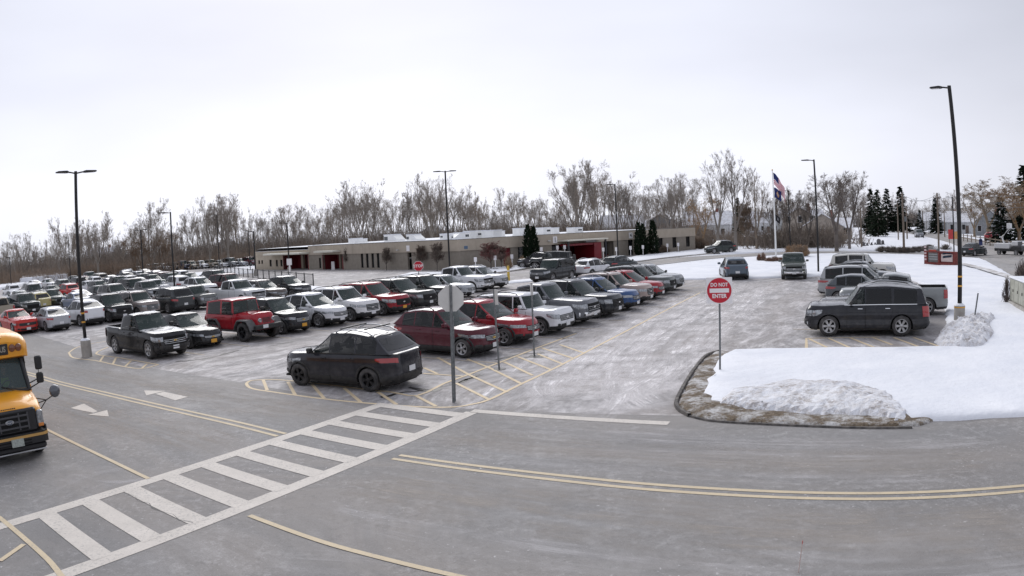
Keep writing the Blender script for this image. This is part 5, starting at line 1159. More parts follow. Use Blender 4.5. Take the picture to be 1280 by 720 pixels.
# utility cabinet with dark shrub at the lawn edge
a, b = at(1262, 381.5), at(1290, 397); d = (b-a).normalized(); t = empty('utility_cabinet', (a.x, a.y, .10), math.atan2(d.y, d.x)); CAB = mat('cabinet_green', (.38, .38, .32), .55, noise=.3, nscale=3)
MB().box(-.15, 4.2, -.12, 1.6, 0, .16).build('plinth', CONC, t); MB().bevbox(0, 4.0, 0, 1.4, .16, 1.30, .03).build('housing', CAB, t)
for q in range(4):
    dm = MB().bevbox(.06+q*.98, .98+q*.98, -.02, .0, .22, 1.24, .006).build('door', CAB, t); MB().bevbox(.80+q*.98, .86+q*.98, -.05, -.02, .66, .80, .008).build('handle', SEAM, dm)
MB().bevbox(-.05, 4.05, -.05, 1.45, 1.30, 1.38, .02).build('lid', SNOW, t)
tag(t, 'pale green utility cabinet with doors at the lawn edge', 'cabinet')
# orange cone and white box on the school forecourt
p = at(477, 336); t = empty('traffic_cone', p); MB().lathe([(.20, .03), (.05, .72), (.04, .74), (.001, .74)], 14).build('cone', mat('cone_orange', (.6, .12, .04), .6), t, 40); MB().box(-.24, .24, -.24, .24, 0, .035).build('base', mat('cone_base', (.5, .1, .03), .7), t); tag(t, 'small orange cone by the bare round tree at the school wall', 'cone')
p = at(416.5, 337); t = empty('sandwich_board', p, face_to(p)); MB().add([(-.25, -.3, 0), (.25, -.3, 0), (.22, 0, 1.15), (-.22, 0, 1.15), (-.25, .3, 0), (.25, .3, 0)], [(0, 1, 2, 3), (5, 4, 3, 2), (0, 3, 4), (1, 5, 2)]).build('panel', SIGN_WHITE, t); tag(t, 'white folding board standing before the red doorway', 'sign')
# ------------------------------------------------------------------ utility poles, wires
WOOD = mat('weathered_wood', (.20, .16, .125), .9, noise=.6, nscale=4, stretch=(4, 4, .3))
UP_ = {}
for nm, bx, by, tx, ty, lb, r_ in (('a', 1130, 316, 1126, 241, 'brown wooden utility pole behind the brick sign', .17), ('b', 1077, 309, 1075, 259, 'shorter wooden utility pole beside the gravestones', .15), ('c', 1173.5, 313.5, 1171, 241, 'grey wooden utility pole above the brick sign', .15), ('d', 1134, 299, 1132, 258, 'thin wooden utility pole along the distant street', .16), ('e', 1154, 293, 1153, 263, 'distant wooden utility pole near the dark pine', .18), ('g', 1181, 296, 1180, 262, 'thin pole beyond the street near the pale house', .15), ('h', 1123, 300, 1122, 253, 'dark utility pole at the far street verge', .14)):
    p = at(bx, by); t = empty('utility_pole', p); h_ = height_at(tx, ty, p); MB().tube([(0, 0, 0), (0, 0, h_*.5), (0, 0, h_)], [r_, r_*.9, r_*.7], 10).build('pole', WOOD, t, 40)
    MB().box(-.7, .7, -.05, .05, h_-.7, h_-.6).build('crossarm', WOOD, t)
    for x in (-.6, .6): MB().lathe([(.05, 0), (.06, .06), (.03, .14), (.001, .15)], 8, c=(x, 0, h_-.6)).build('insulator', mat('insulator', (.3, .28, .26), .4), t, 40)
    if nm == 'a': MB().lathe([(.2, 0), (.22, .1), (.22, .55), (.15, .62), (.001, .63)], 12, c=(.3, 0, h_*.52)).build('meter_box', GALV, t, 40)
    tag(t, lb, 'utility pole'); UP_[nm] = (p, h_)
def wire(p0, p1, sag, label, r_=.02):
    m_ = MB(); m_.tube([p0.lerp(p1, i/14)-Vector((0, 0, sag*4*(i/14)*(1-i/14))) for i in range(15)], r_, 4); o = m_.build('overhead_wire', mat('wire', (.10, .10, .11), .6)); tag(o, label, 'wire', 'overhead wires along the street')
for q, (i, j) in enumerate((('c', 'a'), ('a', 'd'), ('d', 'e'), ('c', 'g'))):
    for dx in (-.6, .6): wire(UP_[i][0]+Vector((dx, 0, UP_[i][1]-.46)), UP_[j][0]+Vector((dx, 0, UP_[j][1]-.46)), .6, 'thin dark wire strung between wooden utility poles', .018)
far_end = Vector((62, 30, 8.5))
for dz in (0, -.9, -1.6): wire(UP_['c'][0]+Vector((0, 0, UP_['c'][1]-.8+dz*.8)), far_end+Vector((0, 0, dz)), .5, 'wire running from the grey utility pole over the street', .022)
# dark street lamp beyond the sign
p = at(1192.5, 314.5); t = lamp_pole(p, height_at(1187, 246, p), [(cam_side(p)+math.pi, 1.0)], 'dark street lamp pole behind the brick sign', concrete=False, bands=False, rad=.10)
# gravestones, mailbox, small signs across the street
STONE = mat('grey_stone', (.14, .135, .14), .8, noise=.5, nscale=4)
for bx, by, w_, h_ in ((1079.5, 308, .5, .7), (1084, 307.5, .3, .5), (1089.5, 306.8, .3, .5), (1094, 306, .25, .4), (1098.5, 306.3, .75, 1.0), (1103.5, 306, .5, .75)):
    p = at(bx, by); t = empty('gravestone', p, face_to(p)); MB().bevbox(-w_/2-.1, w_/2+.1, -.25, .25, 0, .18, .02).build('base', STONE, t); m_ = MB(); pts = [(-w_/2, .18), (w_/2, .18), (w_/2, h_*.75), (w_*.3, h_*.95), (0, h_), (-w_*.3, h_*.95), (-w_/2, h_*.75)]; plate(m_, pts, 0, -.12, .12); m_.build('slab', STONE, t)
    tag(t, f'grey upright gravestone {"wider and taller than its neighbours" if w_ > .7 else "small and narrow"} in the snow by the street', 'gravestone', 'gravestones in the snow')
p = at(1226, 309); t = empty('mailbox', p, face_to(p)); BLU = mat('mailbox_blue', (.02, .035, .14), .5)
for x in (-.22, .22):
    for y in (-.2, .2): MB().box(x-.03, x+.03, y-.03, y+.03, 0, .3).build('leg', BLU, t)
m_ = MB(); pro = [(-.3, .28), (.3, .28), (.3, .95)]+[(.3*math.cos(a), .95+.3*math.sin(a)) for a in [math.pi*i/8 for i in range(1, 8)]]+[(-.3, .95)]; plate(m_, pro, 0, -.28, .28); m_.build('box', BLU, t); MB().box(-.2, .2, -.30, -.282, .85, 1.0).build('flap', SEAM, t); tag(t, 'dark blue street mailbox across the street', 'mailbox')
p = at(1192, 306); t = empty('roadside_sign', p, face_to(p))
for x in (-.7, .7): MB().box(x-.05, x+.05, -.05, .05, 0, 2.2).build('post', WOOD, t)
MB().box(-.9, .05, -.09, -.05, .9, 2.4).build('panel', mat('red_board', (.5, .05, .05), .6), t); MB().box(.06, .9, -.09, -.05, .9, 2.1).build('panel', mat('orange_board', (.6, .32, .12), .6), t); tag(t, 'red and orange roadside boards beyond the street', 'sign')
# bucket truck parked across the street
p = at(1263, 318.5); t = empty('bucket_truck', p, math.atan2(-.86, -.5)+.9); t.scale = (.78,)*3; TW = mat('truck_white', (.6, .6, .6), .5)
MB().bevbox(-2.6, .6, -1.0, 1.0, .55, .95, .04).build('chassis', BLACK, t); MB().bevbox(-2.6, .3, -1.05, 1.05, .95, 1.7, .05).build('service_body', TW, t); cb = MB().bevbox(.6, 2.6, -1.0, 1.0, .55, 1.35, .12).build('cab', BLACK, t); MB().bevbox(.7, 1.9, -.92, .92, 1.35, 2.1, .12).build('cab_top', TW, t); MB().box(1.88, 1.93, -.8, .8, 1.45, 2.0).build('windshield', GLASS, t)
MB().tube([(-1.2, 0, 1.7), (-1.6, 0, 2.6), (-.2, .1, 4.0)], .16, 8).build('boom', TW, t, 40); MB().bevbox(-.5, .2, -.3, .4, 3.9, 4.7, .05).build('bucket', TW, t)
tm, rm = wheel_meshes(.42, .28, 5, 'alloy')
for x in (-1.7, 1.6):
    for sg in (1, -1):
        wv = put('wheel', tm, t, (x, sg*.88, .42)); put('rim', rm, wv)
        if sg < 0: wv.rotation_euler = (0, 0, math.pi)
tag(t, 'white service truck with a raised boom parked across the street', 'truck')
# split-rail fence across the street
a, b = at(1200, 300.5), at(1285, 316); t = empty('rail_fence', a, math.atan2((b-a).y, (b-a).x)); Lf = (b-a).length
for zz in (.55, 1.05): MB().box(0, Lf, -.03, .03, zz-.06, zz+.06).build('rail', WOOD, t)
for i in range(14): MB().box(Lf*i/13-.07, Lf*i/13+.07, -.07, .07, 0, 1.3).build('post', WOOD, t)
tag(t, 'weathered two-rail fence beyond the street', 'fence')
# ================================================================== the low school building
FASC = mat('precast_fascia', (.45, .39, .315), .85, noise=.5, nscale=1.2, bump=.15, bscale=20, col2=(.38, .325, .26)); BRICK_T = mat('taupe_brick', (.275, .245, .205), .9, noise=.5, nscale=2.5, bump=.25, bscale=25, col2=(.23, .20, .165)); CREAM = mat('cream_wall', (.42, .36, .28), .85, noise=.5, nscale=1.5, col2=(.35, .30, .235))
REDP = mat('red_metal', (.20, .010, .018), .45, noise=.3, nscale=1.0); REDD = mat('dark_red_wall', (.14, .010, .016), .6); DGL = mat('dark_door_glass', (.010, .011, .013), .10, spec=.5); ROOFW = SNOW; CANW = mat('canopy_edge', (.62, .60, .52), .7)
UNITW = mat('rooftop_unit', (.86, .86, .84), .55, noise=.3, nscale=1.5, col2=(.74, .74, .72)); LOUV = mat('louvre', (.06, .065, .07), .6)
bc = Vector((-5.8, 83.6, 0)); bL = Vector((-42.7, 117.5, 0)); bR = Vector((28.6, 111.0, 0))
dA = (bL-bc).normalized(); LA = (bL-bc).length; dB = (bR-bc).normalized(); LB = (bR-bc).length
school = empty('school_building', bc, 0); tag(school, 'long low flat-roofed school with tan fascia panels and red entrances', 'building')
HB = 3.45; ZF = 2.15            # roof and foot of the fascia
nA = Vector((dA.y, -dA.x, 0)); nA = nA if nA.y < 0 else -nA; nB = Vector((dB.y, -dB.x, 0)); nB = nB if nB.y < 0 else -nB
class Wall:
    def __init__(s, d, n): s.d, s.n = d, n
    def box(s, mb, x0, x1, y0, y1, z0, z1, mi=0):     # x along wall, y outwards
        vs_ = [s.d*x+s.n*y+Vector((0, 0, z)) for z in (z0, z1) for x, y in ((x0, y0), (x1, y0), (x1, y1), (x0, y1))]
        fs = [(0,3,2,1),(4,5,6,7),(0,1,5,4),(1,2,6,5),(2,3,7,6),(3,0,4,7)]
        if s.d.cross(s.n).z < 0: fs = [f[::-1] for f in fs]
        return mb.add(vs_, fs, mi)
WA, WB = Wall(dA, nA), Wall(dB, nB)
def ax(x, w_, d, c=bc):        # distance along a wall where the sight line of column x meets it
    lo, hi = 0, w_
    def col(s_):
        q = c+d*s_-Vector((0, 0, CAM_H)); q.z = 1.5-CAM_H; a_, b2, c2 = q.dot(RT), q.dot(UPV), q.dot(FWD); th = math.atan2(math.hypot(a_, b2), c2); t_ = th
        for _ in range(12): t_ = th/(1+K_D*t_*t_)
        return 640+t_*F_PX*a_/math.hypot(a_, b2)
    sg = 1 if col(hi) > col(lo) else -1
    for _ in range(40):
        m = (lo+hi)/2
        if (col(m)-x)*sg < 0: lo = m
        else: hi = m
    return lo
def A_(x): return ax(x, LA*1.02, dA)
def B_(x): return ax(x, LB*1.02, dB)
def part(nm, wall, x0, x1, y0, y1, z0, z1, m, parent=school): return wall.box(MB(), min(x0, x1), max(x0, x1), y0, y1, z0, z1).build(nm, m, parent)
def wallrun(wall, x0, x1, openings, m, z1=ZF):
    """wall between openings; each opening is (x0,x1,z0,z1)"""
    ops = sorted((min(a, b), max(a, b), c, d) for a, b, c, d in openings); cur = x0
    for a, b, c, d in ops:
        if a > cur: part('wall', wall, cur, a, -.3, 0, 0, z1, m)
        if c > .02: part('wall', wall, a, b, -.3, 0, 0, c, m)
        if d < z1-.02: part('wall', wall, a, b, -.3, 0, d, z1, m)
        cur = b
    if cur < x1: part('wall', wall, cur, x1, -.3, 0, 0, z1, m)
def window(wall, a, b, c, d, panes=1, m=DGL):
    a, b = min(a, b), max(a, b); f = part('window', wall, a, b, -.22, -.16, c, d, m)
    fr = MB(); e_ = .05
    for q in range(panes+1): x = a+(b-a)*q/panes; wall.box(fr, x-e_/2, x+e_/2, -.16, -.10, c, d)
    wall.box(fr, a, b, -.16, -.09, d-e_, d); wall.box(fr, a, b, -.16, -.09, c, c+e_); fr.build('frame', SEAM, f)
def fascia(wall, x0, x1, z0, z1, step, m):
    n = max(1, round(abs(x1-x0)/step)); x0, x1 = min(x0, x1), max(x0, x1)
    for q in range(n): a = x0+(x1-x0)*q/n; b = x0+(x1-x0)*(q+1)/n; part('fascia_panel', wall, a+.012, b-.012, -.25, .10, z0, z1, m)
    part('fascia_backing', wall, x0, x1, -.4, -.26, z0, z1-.05, SEAM)
# ---- face A (towards the car lot, running away to the railing)
xs1 = A_(386.5); xe = LA
opA = [(A_(x)-.28, A_(x)+.28, .25, ZF-.02) for x in (452.5, 459, 465.8, 472.5)] + [(A_(514.5), A_(509.5), 0, ZF-.02)] + [(A_(428), A_(404), 0, 2.45)] + [(A_(401), A_(398.5), .2, 1.7)]
wallrun(WA, 0, xs1, [o for o in opA], BRICK_T)
for o in opA[:4]: window(WA, *o)
window(WA, *opA[6]); part('door', WA, opA[4][0], opA[4][1], -.9, -.8, 0, ZF, DGL)
fascia(WA, -.10, xs1, ZF, HB, 2.4, FASC)
# ---- left wing: cream, lower
wz = 2.95; opL = [(A_(390), A_(354), 0, 2.25)]+[(A_(x)-w_, A_(x)+w_, c, d) for x, w_, c, d in ((351.5, .35, .5, 1.55), (345.8, .35, .5, 1.55), (338, .4, .5, 1.6), (327.5, .3, .95, 1.55), (323.8, .3, .95, 1.55))]
opL = [(max(a, xs1) if max(a, b) > xs1 else a, b, c, d) for a, b, c, d in opL]; opL[0] = (xs1+.35, A_(354.5), 0, 2.25)
wallrun(WA, xs1, xe, opL, CREAM, 2.3)
for o in opL[1:]: window(WA, *o)
fascia(WA, xs1, xe, 2.3, wz, 3.0, CREAM)
# recessed red entrances on face A
for (a, b, zt, dep) in ((opL[0][0], opL[0][1], 2.3, 2.6), (opA[5][1], opA[5][0], 2.45, 2.4)):
    a, b = min(a, b), max(a, b)
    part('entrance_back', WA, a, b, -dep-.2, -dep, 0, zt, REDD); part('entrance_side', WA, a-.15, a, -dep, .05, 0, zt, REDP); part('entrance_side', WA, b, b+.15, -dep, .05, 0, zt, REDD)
    part('entrance_soffit', WA, a, b, -dep, -.02, zt, zt+.1, SEAM)
    d0 = part('door', WA, a+(b-a)*.30, a+(b-a)*.62, -dep, -dep+.08, .05, 2.0, DGL); MB()
    part('door_frame', WA, a+(b-a)*.455, a+(b-a)*.465, -dep+.08, -dep+.12, .05, 2.0, REDP, d0)
    part('pier', WA, a+(b-a)*.66, a+(b-a)*.74, -dep+.1, -dep+.5, 0, zt, CREAM)
part('canopy', WA, xs1-.2, A_(341), .02, 1.8, 2.38, 2.62, CANW); part('canopy', WA, A_(427), A_(403), .12, 1.5, 2.5, 2.74, CANW)
# ---- face B (towards the entrance drive)
def ob(a, b, c, d): return (B_(a), B_(b), c, d)
opB = [ob(629, 638.5, 0, ZF), ob(647.5, 655.5, 0, ZF), ob(689.8, 697, 0, ZF), ob(698.5, 746.5, 0, 2.45), ob(754.8, 767, 0, ZF), ob(785.3, 791.2, 0, ZF), ob(807.2, 810.2, 0, ZF), ob(823, 828.5, 0.0, ZF), ob(840.6, 845.6, .6, ZF), ob(857.5, 862.3, .6, ZF)]
wallrun(WB, 0, LB, opB, BRICK_T)
for i in (5, 6, 7, 8, 9): window(WB, *opB[i])
for i in (1, 2): window(WB, *opB[i])
part('door', WB, opB[0][0], opB[0][1], -.25, -.18, 0, ZF, REDD)
d0 = part('door', WB, opB[4][0], opB[4][1], -1.3, -1.2, 0, ZF, DGL)
for q in (.25, .5, .75): x = opB[4][0]+(opB[4][1]-opB[4][0])*q; part('door_frame', WB, x-.04, x+.04, -1.2, -1.12, 0, ZF, GALV, d0)
part('door_sill', WB, opB[4][0], opB[4][1], -1.2, -1.1, .0, .35, REDD, d0)
for a, b in ((opB[4][0]-.12, opB[4][0]), (opB[4][1], opB[4][1]+.12)): part('entrance_side', WB, a, b, -1.3, -.02, 0, ZF, BRICK_T)
a, b = opB[3][0], opB[3][1]
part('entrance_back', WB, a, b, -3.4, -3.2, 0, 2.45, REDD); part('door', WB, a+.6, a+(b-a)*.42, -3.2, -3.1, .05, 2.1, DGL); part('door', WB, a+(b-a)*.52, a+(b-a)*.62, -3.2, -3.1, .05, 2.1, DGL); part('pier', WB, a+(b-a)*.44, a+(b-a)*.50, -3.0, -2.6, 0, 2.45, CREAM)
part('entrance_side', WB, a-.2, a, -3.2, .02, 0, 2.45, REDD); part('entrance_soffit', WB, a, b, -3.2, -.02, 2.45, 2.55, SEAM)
x0, x1 = B_(732), B_(741); part('red_portal', WB, x0, x1+.0, -2.2, 1.6, 0, 2.15, REDP); part('red_portal_beam', WB, a+.1, x0, .2, 1.5, 1.9, 2.15, REDP)
cn = part('canopy', WB, a-.3, B_(747.5), .12, 2.0, 2.50, 2.66, CANW); part('canopy_sign', WB, B_(722), B_(735), 1.5, 1.58, 2.24, 2.46, mat('grey_band', (.2, .2, .2), .6))
for xx in (a+.2, B_(747)-.1): part('canopy_post', WB, xx-.1, xx+.1, 1.5, 1.7, 0, 2.5, mat('dark_post', (.04, .04, .045), .5))
fascia(WB, -.10, LB, ZF+.01, HB, 2.4, FASC)
def num_sign(txt, x, z, wall=WB, rot=dB):
    o = part('number_sign', wall, B_(x)-.36, B_(x)+.36, .105, .15, z-.42, z+.42, SIGN_WHITE)
    pos = wall.d*B_(x)+wall.n*.156+Vector((0, 0, z)); me = text_mesh(txt, .8, 'numeral', .003, 1, .01); me.materials.clear(); me.materials.append(BLACK); q = put('numeral', me, o); q.rotation_euler = (math.pi/2, 0, math.atan2(rot.y, rot.x)); q.location = pos
num_sign('1', 693.5, 2.75); num_sign('4', 788, 2.75)
xw = A_(511.5); o = part('number_sign', WA, xw-.3, xw+.3, .105, .14, 2.3, 3.0, SIGN_WHITE)
xw = A_(579); 
o = part('wall_plaque', WB, B_(580), B_(584.5), .105, .13, 2.35, 2.7, mat('blue_plaque', (.10, .16, .24), .5))
for x in (499, ): part('wall_lamp', WA, A_(x)-.2, A_(x)+.2, .1, .32, 2.42, 2.55, LED)
part('wall_lamp', WB, B_(685.5)-.2, B_(685.5)+.2, .1, .32, 2.6, 2.75, LED)
# ends, back and roof
wF = Vector((0, 0, 0)); pA = dA*LA; pB = dB*LB; back = pA+pB
far = [pA-nA*26, pB-nB*30]
m_ = MB(); rp = [Vector((0, 0, 0))-nA*.2-nB*.2, pB-nB*.2, pB-nB*16, (pA-nA*16+pB-nB*16)*.5+Vector((0, 8, 0)), pA-nA*16, pA-nA*.2]
m_.add([q+Vector((0, 0, HB-.06)) for q in rp], [tuple(range(6))]); ro = m_.build('roof', SNOW, school); 
if ro.data.polygons[0].normal.z < 0: ro.data.flip_normals()
m_ = MB()
for q in range(1, 5): m_.add([rp[q], rp[q+1], rp[q+1]+Vector((0, 0, HB-.1)), rp[q]+Vector((0, 0, HB-.1))], [(0, 1, 2, 3)])
m_.build('rear_wall', BRICK_T, school)
part('parapet_cap', WA, 0, xs1, -.35, .13, HB, HB+.05, mat('parapet_metal', (.10, .10, .10), .5)); part('parapet_cap', WB, .14, LB, -.35, .13, HB+.001, HB+.051, MATS['parapet_metal'])
part('roof_snow', WA, 1.5, xs1-.5, -2.2, -.36, HB-.05, HB+.10, SNOW); part('wing_roof_snow', WA, xs1, xe, -4, -.1, wz+.001, wz+.04, SNOW)
# ---- rooftop machines: top of the roof line, each its own thing
def rtu(x, wpx, hpx, face, back_, style, lb):
    f = A_ if face == 'A' else B_; wl = WA if face == 'A' else WB
    c = f(x); dst = (bc+wl.d*c).length; k = dst/F_PX; wm = wpx*k*.80; hm = max(.6, hpx*k+.05); z0 = HB-.05
    t = empty('rooftop_unit', bc); sub = MB(); wl.box(sub, c-wm/2, c+wm/2, -back_-1.5, -back_, z0+.12, z0+hm); h = sub.build('housing', UNITW, t)
    wl.box(MB(), c-wm/2-.08, c+wm/2+.08, -back_-1.6, -back_+.1, z0, z0+.12).build('curb', UNITW, t)
    wl.box(MB(), c-wm/2-.04, c+wm/2+.04, -back_-1.54, -back_+.04, z0+hm, z0+hm+.09).build('snow_cap', SNOW, t)
    if style in (1, 3):
        for q in (0, 1): wl.box(MB(), c+wm*(.06+.21*q), c+wm*(.23+.21*q), -back_-.0, -back_+.03, z0+.3, z0+hm-.22).build('louvre', LOUV, t)
    if style == 2: wl.box(MB(), c-wm*.02, c+wm*.40, -back_, -back_+.03, z0+hm*.45, z0+hm*.72).build('louvre', LOUV, t)
    if style == 3:
        m2 = MB(); P0 = [wl.d*(c-wm*.5)+wl.n*(-back_-q) for q in (0, 1.5)]; P1 = [wl.d*(c-wm*.5-.9)+wl.n*(-back_-q) for q in (0, 1.5)]
        up = lambda v, z: v+Vector((0, 0, z)); m2.add([up(P0[0], z0), up(P0[0], z0+hm), up(P1[0], z0+hm*.35), up(P1[0], z0), up(P0[1], z0), up(P0[1], z0+hm), up(P1[1], z0+hm*.35), up(P1[1], z0)], [(0, 1, 2, 3), (4, 7, 6, 5), (1, 5, 6, 2), (2, 6, 7, 3)]); m2.build('intake_hood', UNITW, t)
    tag(t, lb, 'rooftop unit', 'machines on the school roof')
for a in ((412, 17, 6, 'A', 4, 0, 'plain white box unit on the school roof above the first red doorway'), (400, 9, 4, 'A', 7, 0, 'small white box on the roof over the wing join'), (464, 22, 9, 'A', 3.0, 3, 'white roof unit with two dark louvres and a sloped hood'), (490, 15, 8, 'A', 3.0, 3, 'smaller white roof unit with louvres and a sloped hood'),
          (525, 18, 7, 'A', 4, 2, 'low white roof unit with a dark slot, above the bare round trees'), (565, 28, 9, 'A', 6, 0, 'long pale roof unit behind the twin-arm lamp pole'), (584, 7, 5, 'B', 3, 2, 'tiny white roof hood near the school corner'), (601, 17, 8, 'B', 3, 3, 'white roof unit with a hood near the school corner'),
          (624, 32, 9, 'B', 4, 2, 'very long white roof unit above the reddish tree'), (654, 12, 7, 'B', 4, 0, 'white roof box half behind the tall cedar'), (682, 18, 9, 'B', 4, 0, 'clean white roof box between cedar and red entrance'), (717, 17, 8, 'B', 5, 2, 'white roof unit with a dark slot over the red entrance'),
          (741, 12, 7, 'B', 7, 0, 'white roof unit behind the single-arm lamp pole'), (756, 20, 6, 'B', 5, 2, 'flat white roof unit with a dark slot past the lamp pole')): rtu(*a)
# ================================================================== yellow school bus, nose into the picture
YEL = mat('bus_yellow', (.78, .33, .008), .38, noise=.35, nscale=2, coat=.3, col2=(.62, .26, .01)); BBLK = mat('bus_black', (.014, .014, .016), .5); AMB = mat('dark_amber_lens', (.16, .045, .012), .12, coat=.6)
def clear_glass():
    g = NT('bus_windscreen'); g.col(g.mixc(0.0, (.06, .085, .085), (.06, .085, .085))); g.rough(.06); g.b.inputs['Alpha'].default_value = .62; return g.m
CLG = clear_glass()
hb = R(-37); cor = at(66, 572); lf = Vector((-math.sin(hb), math.cos(hb), 0)); o0 = cor-lf*.97
bus = empty('school_bus', (o0.x, o0.y, .004), hb); tag(bus, 'yellow cutaway school bus with black grille and round crossview mirror', 'bus')
# coach body with rounded roof
m_ = MB(); rings_ = []
def sect(x, w_, z0, z1, r_):
    pts = [(-w_, z0), (-w_, z1-r_*1.2)] + [(-w_+r_*(1-math.cos(a)), z1-r_*1.2+r_*1.2*math.sin(a)*.8) for a in (.4, .8, 1.2)] + [(-w_*.5, z1-.02), (0, z1), (w_*.5, z1-.02)] + [(w_-r_*(1-math.cos(a)), z1-r_*1.2+r_*1.2*math.sin(a)*.8) for a in (1.2, .8, .4)] + [(w_, z1-r_*1.2), (w_, z0)]
    return [(x, y, z) for y, z in pts]
m_.rings([sect(-7.1, 1.14, .55, 2.82, .34), sect(-6.9, 1.16, .5, 2.90, .34), sect(-2.75, 1.16, .5, 2.92, .34), sect(-2.5, 1.14, .6, 2.90, .34)], True, True); body = m_.build('body', YEL, bus, 35)
# front cap over the windscreen
m_ = MB(); m_.rings([sect(-2.52, 1.14, 2.26, 2.90, .32), sect(-1.80, 1.12, 2.26, 2.89, .30), sect(-1.52, 1.10, 2.24, 2.86, .30), sect(-1.36, 1.04, 2.25, 2.78, .28), sect(-1.28, .96, 2.29, 2.68, .24)]); cap_ = m_.build('front_cap', YEL, bus, 35)
MB().bevbox(-1.30, -1.255, -.50, .50, 2.36, 2.62, .01).build('sign_box', BBLK, cap_)
me = text_mesh('SCHOOL BUS', .19, 'lettering', .002, .92, .004); me.materials.clear(); me.materials.append(mat('sign_grey', (.34, .32, .27), .5)); q = put('lettering', me, cap_, (-1.248, 0, 2.49)); q.rotation_euler = (math.pi/2, 0, math.pi/2); q.scale = (.8, 1, 1)
for sg in (1, -1):
    for yy in (.62, .80):
        MB().lathe([(.095, 0), (.095, .05), (.085, .065), (.03, .075), (.001, .076)], 18, 'x', (-1.315 if yy < .7 else -1.325, sg*yy, 2.50)).build('warning_lamp', AMB, bus, 40)
        MB().lathe([(.115, -.01), (.115, .03), (.097, .034)], 18, 'x', (-1.32 if yy < .7 else -1.33, sg*yy, 2.50)).build('lamp_bezel', BBLK, bus, 40)
for sg in (1, -1): MB().bevbox(-1.42, -1.34, sg*.30-.06, sg*.30+.06, 2.74, 2.79, .015).build('marker_lamp', AMBER, bus)
# cab: hood, fenders, cowl
def csec(x, w_, z0, z1, cr_): return [(x, -w_, z0), (x, -w_-.01, z1-.14), (x, -w_+.10, z1-.03), (x, -w_*.5, z1+cr_*.7), (x, 0, z1+cr_), (x, w_*.5, z1+cr_*.7), (x, w_-.10, z1-.03), (x, w_+.01, z1-.14), (x, w_, z0)]
m_ = MB(); m_.rings([csec(-.07, .84, .92, 1.235, .02), csec(-.16, .90, .80, 1.30, .04), csec(-.55, .96, .80, 1.41, .05), csec(-1.05, .98, .60, 1.52, .05), csec(-1.30, .985, .60, 1.54, .0)], True, True); m_.build('hood', YEL, bus, 35)
m_ = MB(); m_.rings([csec(-.02, .70, 1.238, 1.262, .015), csec(-.11, .72, 1.225, 1.315, .02)]); 
# letter strip on hood lip
for q_ in range(9): MB().box(-.095, -.085, -.21+q_*.05, -.175+q_*.05, 1.262, 1.290).build('hood_letter', BBLK, bus)
# A pillars, dark surround, windscreen
for sg in (1, -1): MB().tube([(-.98, sg*.90, 1.48), (-1.50, sg*.86, 2.30)], .055, 8).build('pillar', BBLK, bus, 40)
ws = MB(); ws.grid([[(-1.00+.10*(1-abs(y)**2)-.53*v, y*.88, 1.50+.80*v) for y in (-1, -.7, -.35, 0, .35, .7, 1)] for v in (0, .35, .7, 1)]); ws.build('windshield', CLG, bus, 60)
MB().box(-1.62, -1.50, -.92, .92, 2.18, 2.30).build('header', BBLK, bus); MB().bevbox(-1.08, -.94, -.88, .88, 1.46, 1.53, .02).build('cowl', BBLK, bus)
for y0 in (.55, -.15):
    w_ = MB(); w_.tube([(-.88, y0+.12, 1.54), (-.955, y0-.20, 1.60), (-.98, y0-.42, 1.66)], .014, 6); w_.build('wiper', BBLK, bus, 40)
# dark cabin behind the glass
MB().add([(-2.45, -.95, .9), (-2.45, .95, .9), (-2.45, .95, 2.22), (-2.45, -.95, 2.22), (-1.15, -.95, .9), (-1.15, .95, .9), (-1.52, .93, 2.22), (-1.52, -.93, 2.22)], [(0, 1, 2, 3), (0, 3, 7, 4), (1, 5, 6, 2), (3, 2, 6, 7), (0, 4, 5, 1)]).build('cab_lining', SEAM, bus)
MB().bevbox(-1.5, -1.05, -.85, .85, 1.20, 1.46, .05).build('dashboard', BBLK, bus); MB().bevbox(-2.55, -1.95, .22, .75, .9, 1.25, .06).build('seat', BBLK, bus)
# grille
MB().bevbox(-.14, -.015, -.74, .74, .70, 1.245, .04).build('grille_surround', BBLK, bus)
gr = MB().box(-.10, -.008, -.52, .52, .76, 1.18).build('grille', SEAM, bus)
for z in (.84, .97, 1.10): MB().bevbox(-.03, .006, -.50, .50, z-.022, z+.022, .008).build('grille_bar', mat('dark_grey_bar', (.06, .06, .065), .4), gr)
for yy in (-.50, -.26, .26, .50): MB().bevbox(-.03, .004, yy-.02, yy+.02, .77, 1.17, .006).build('grille_bar', MATS['dark_grey_bar'], gr)
m_ = MB(); m_.lathe([(.001, .03), (.10, .026), (.115, .012), (.118, 0)], 24, 'x', (0, 0, 0)); ov = m_.build('badge', SILVER, gr, 40, loc=(.006, 0, .99)); ov.scale = (1, 1.0, .45)
MB().lathe([(.001, .032), (.092, .029)], 20, 'x').build('badge_face', mat('badge_blue', (.06, .08, .12), .3), ov, 40)
me = text_mesh('Ford', .10, 'lettering', .001, .9, .002); me.materials.clear(); me.materials.append(SILVER); q = put('lettering', me, ov, (.034, 0, 0)); q.rotation_euler = (math.pi/2, 0, math.pi/2); q.scale = (1, 1.4, 1)
for sg in (1, -1):
    m_ = MB(); m_.bevbox(-.16, -.02, sg*.83-.085, sg*.83+.085, .76, 1.16, .03); h_ = m_.build('headlight', LAMP, bus, 30); MB().bevbox(-.03, -.01, sg*.83-.07, sg*.83+.07, .78, .86, .01).build('turn_lamp', AMBER, h_)
    MB().bevbox(-1.0, -.10, sg*.955-.03, sg*.955+.03, .62, .80, .02).build('fender_lip', BBLK, bus)
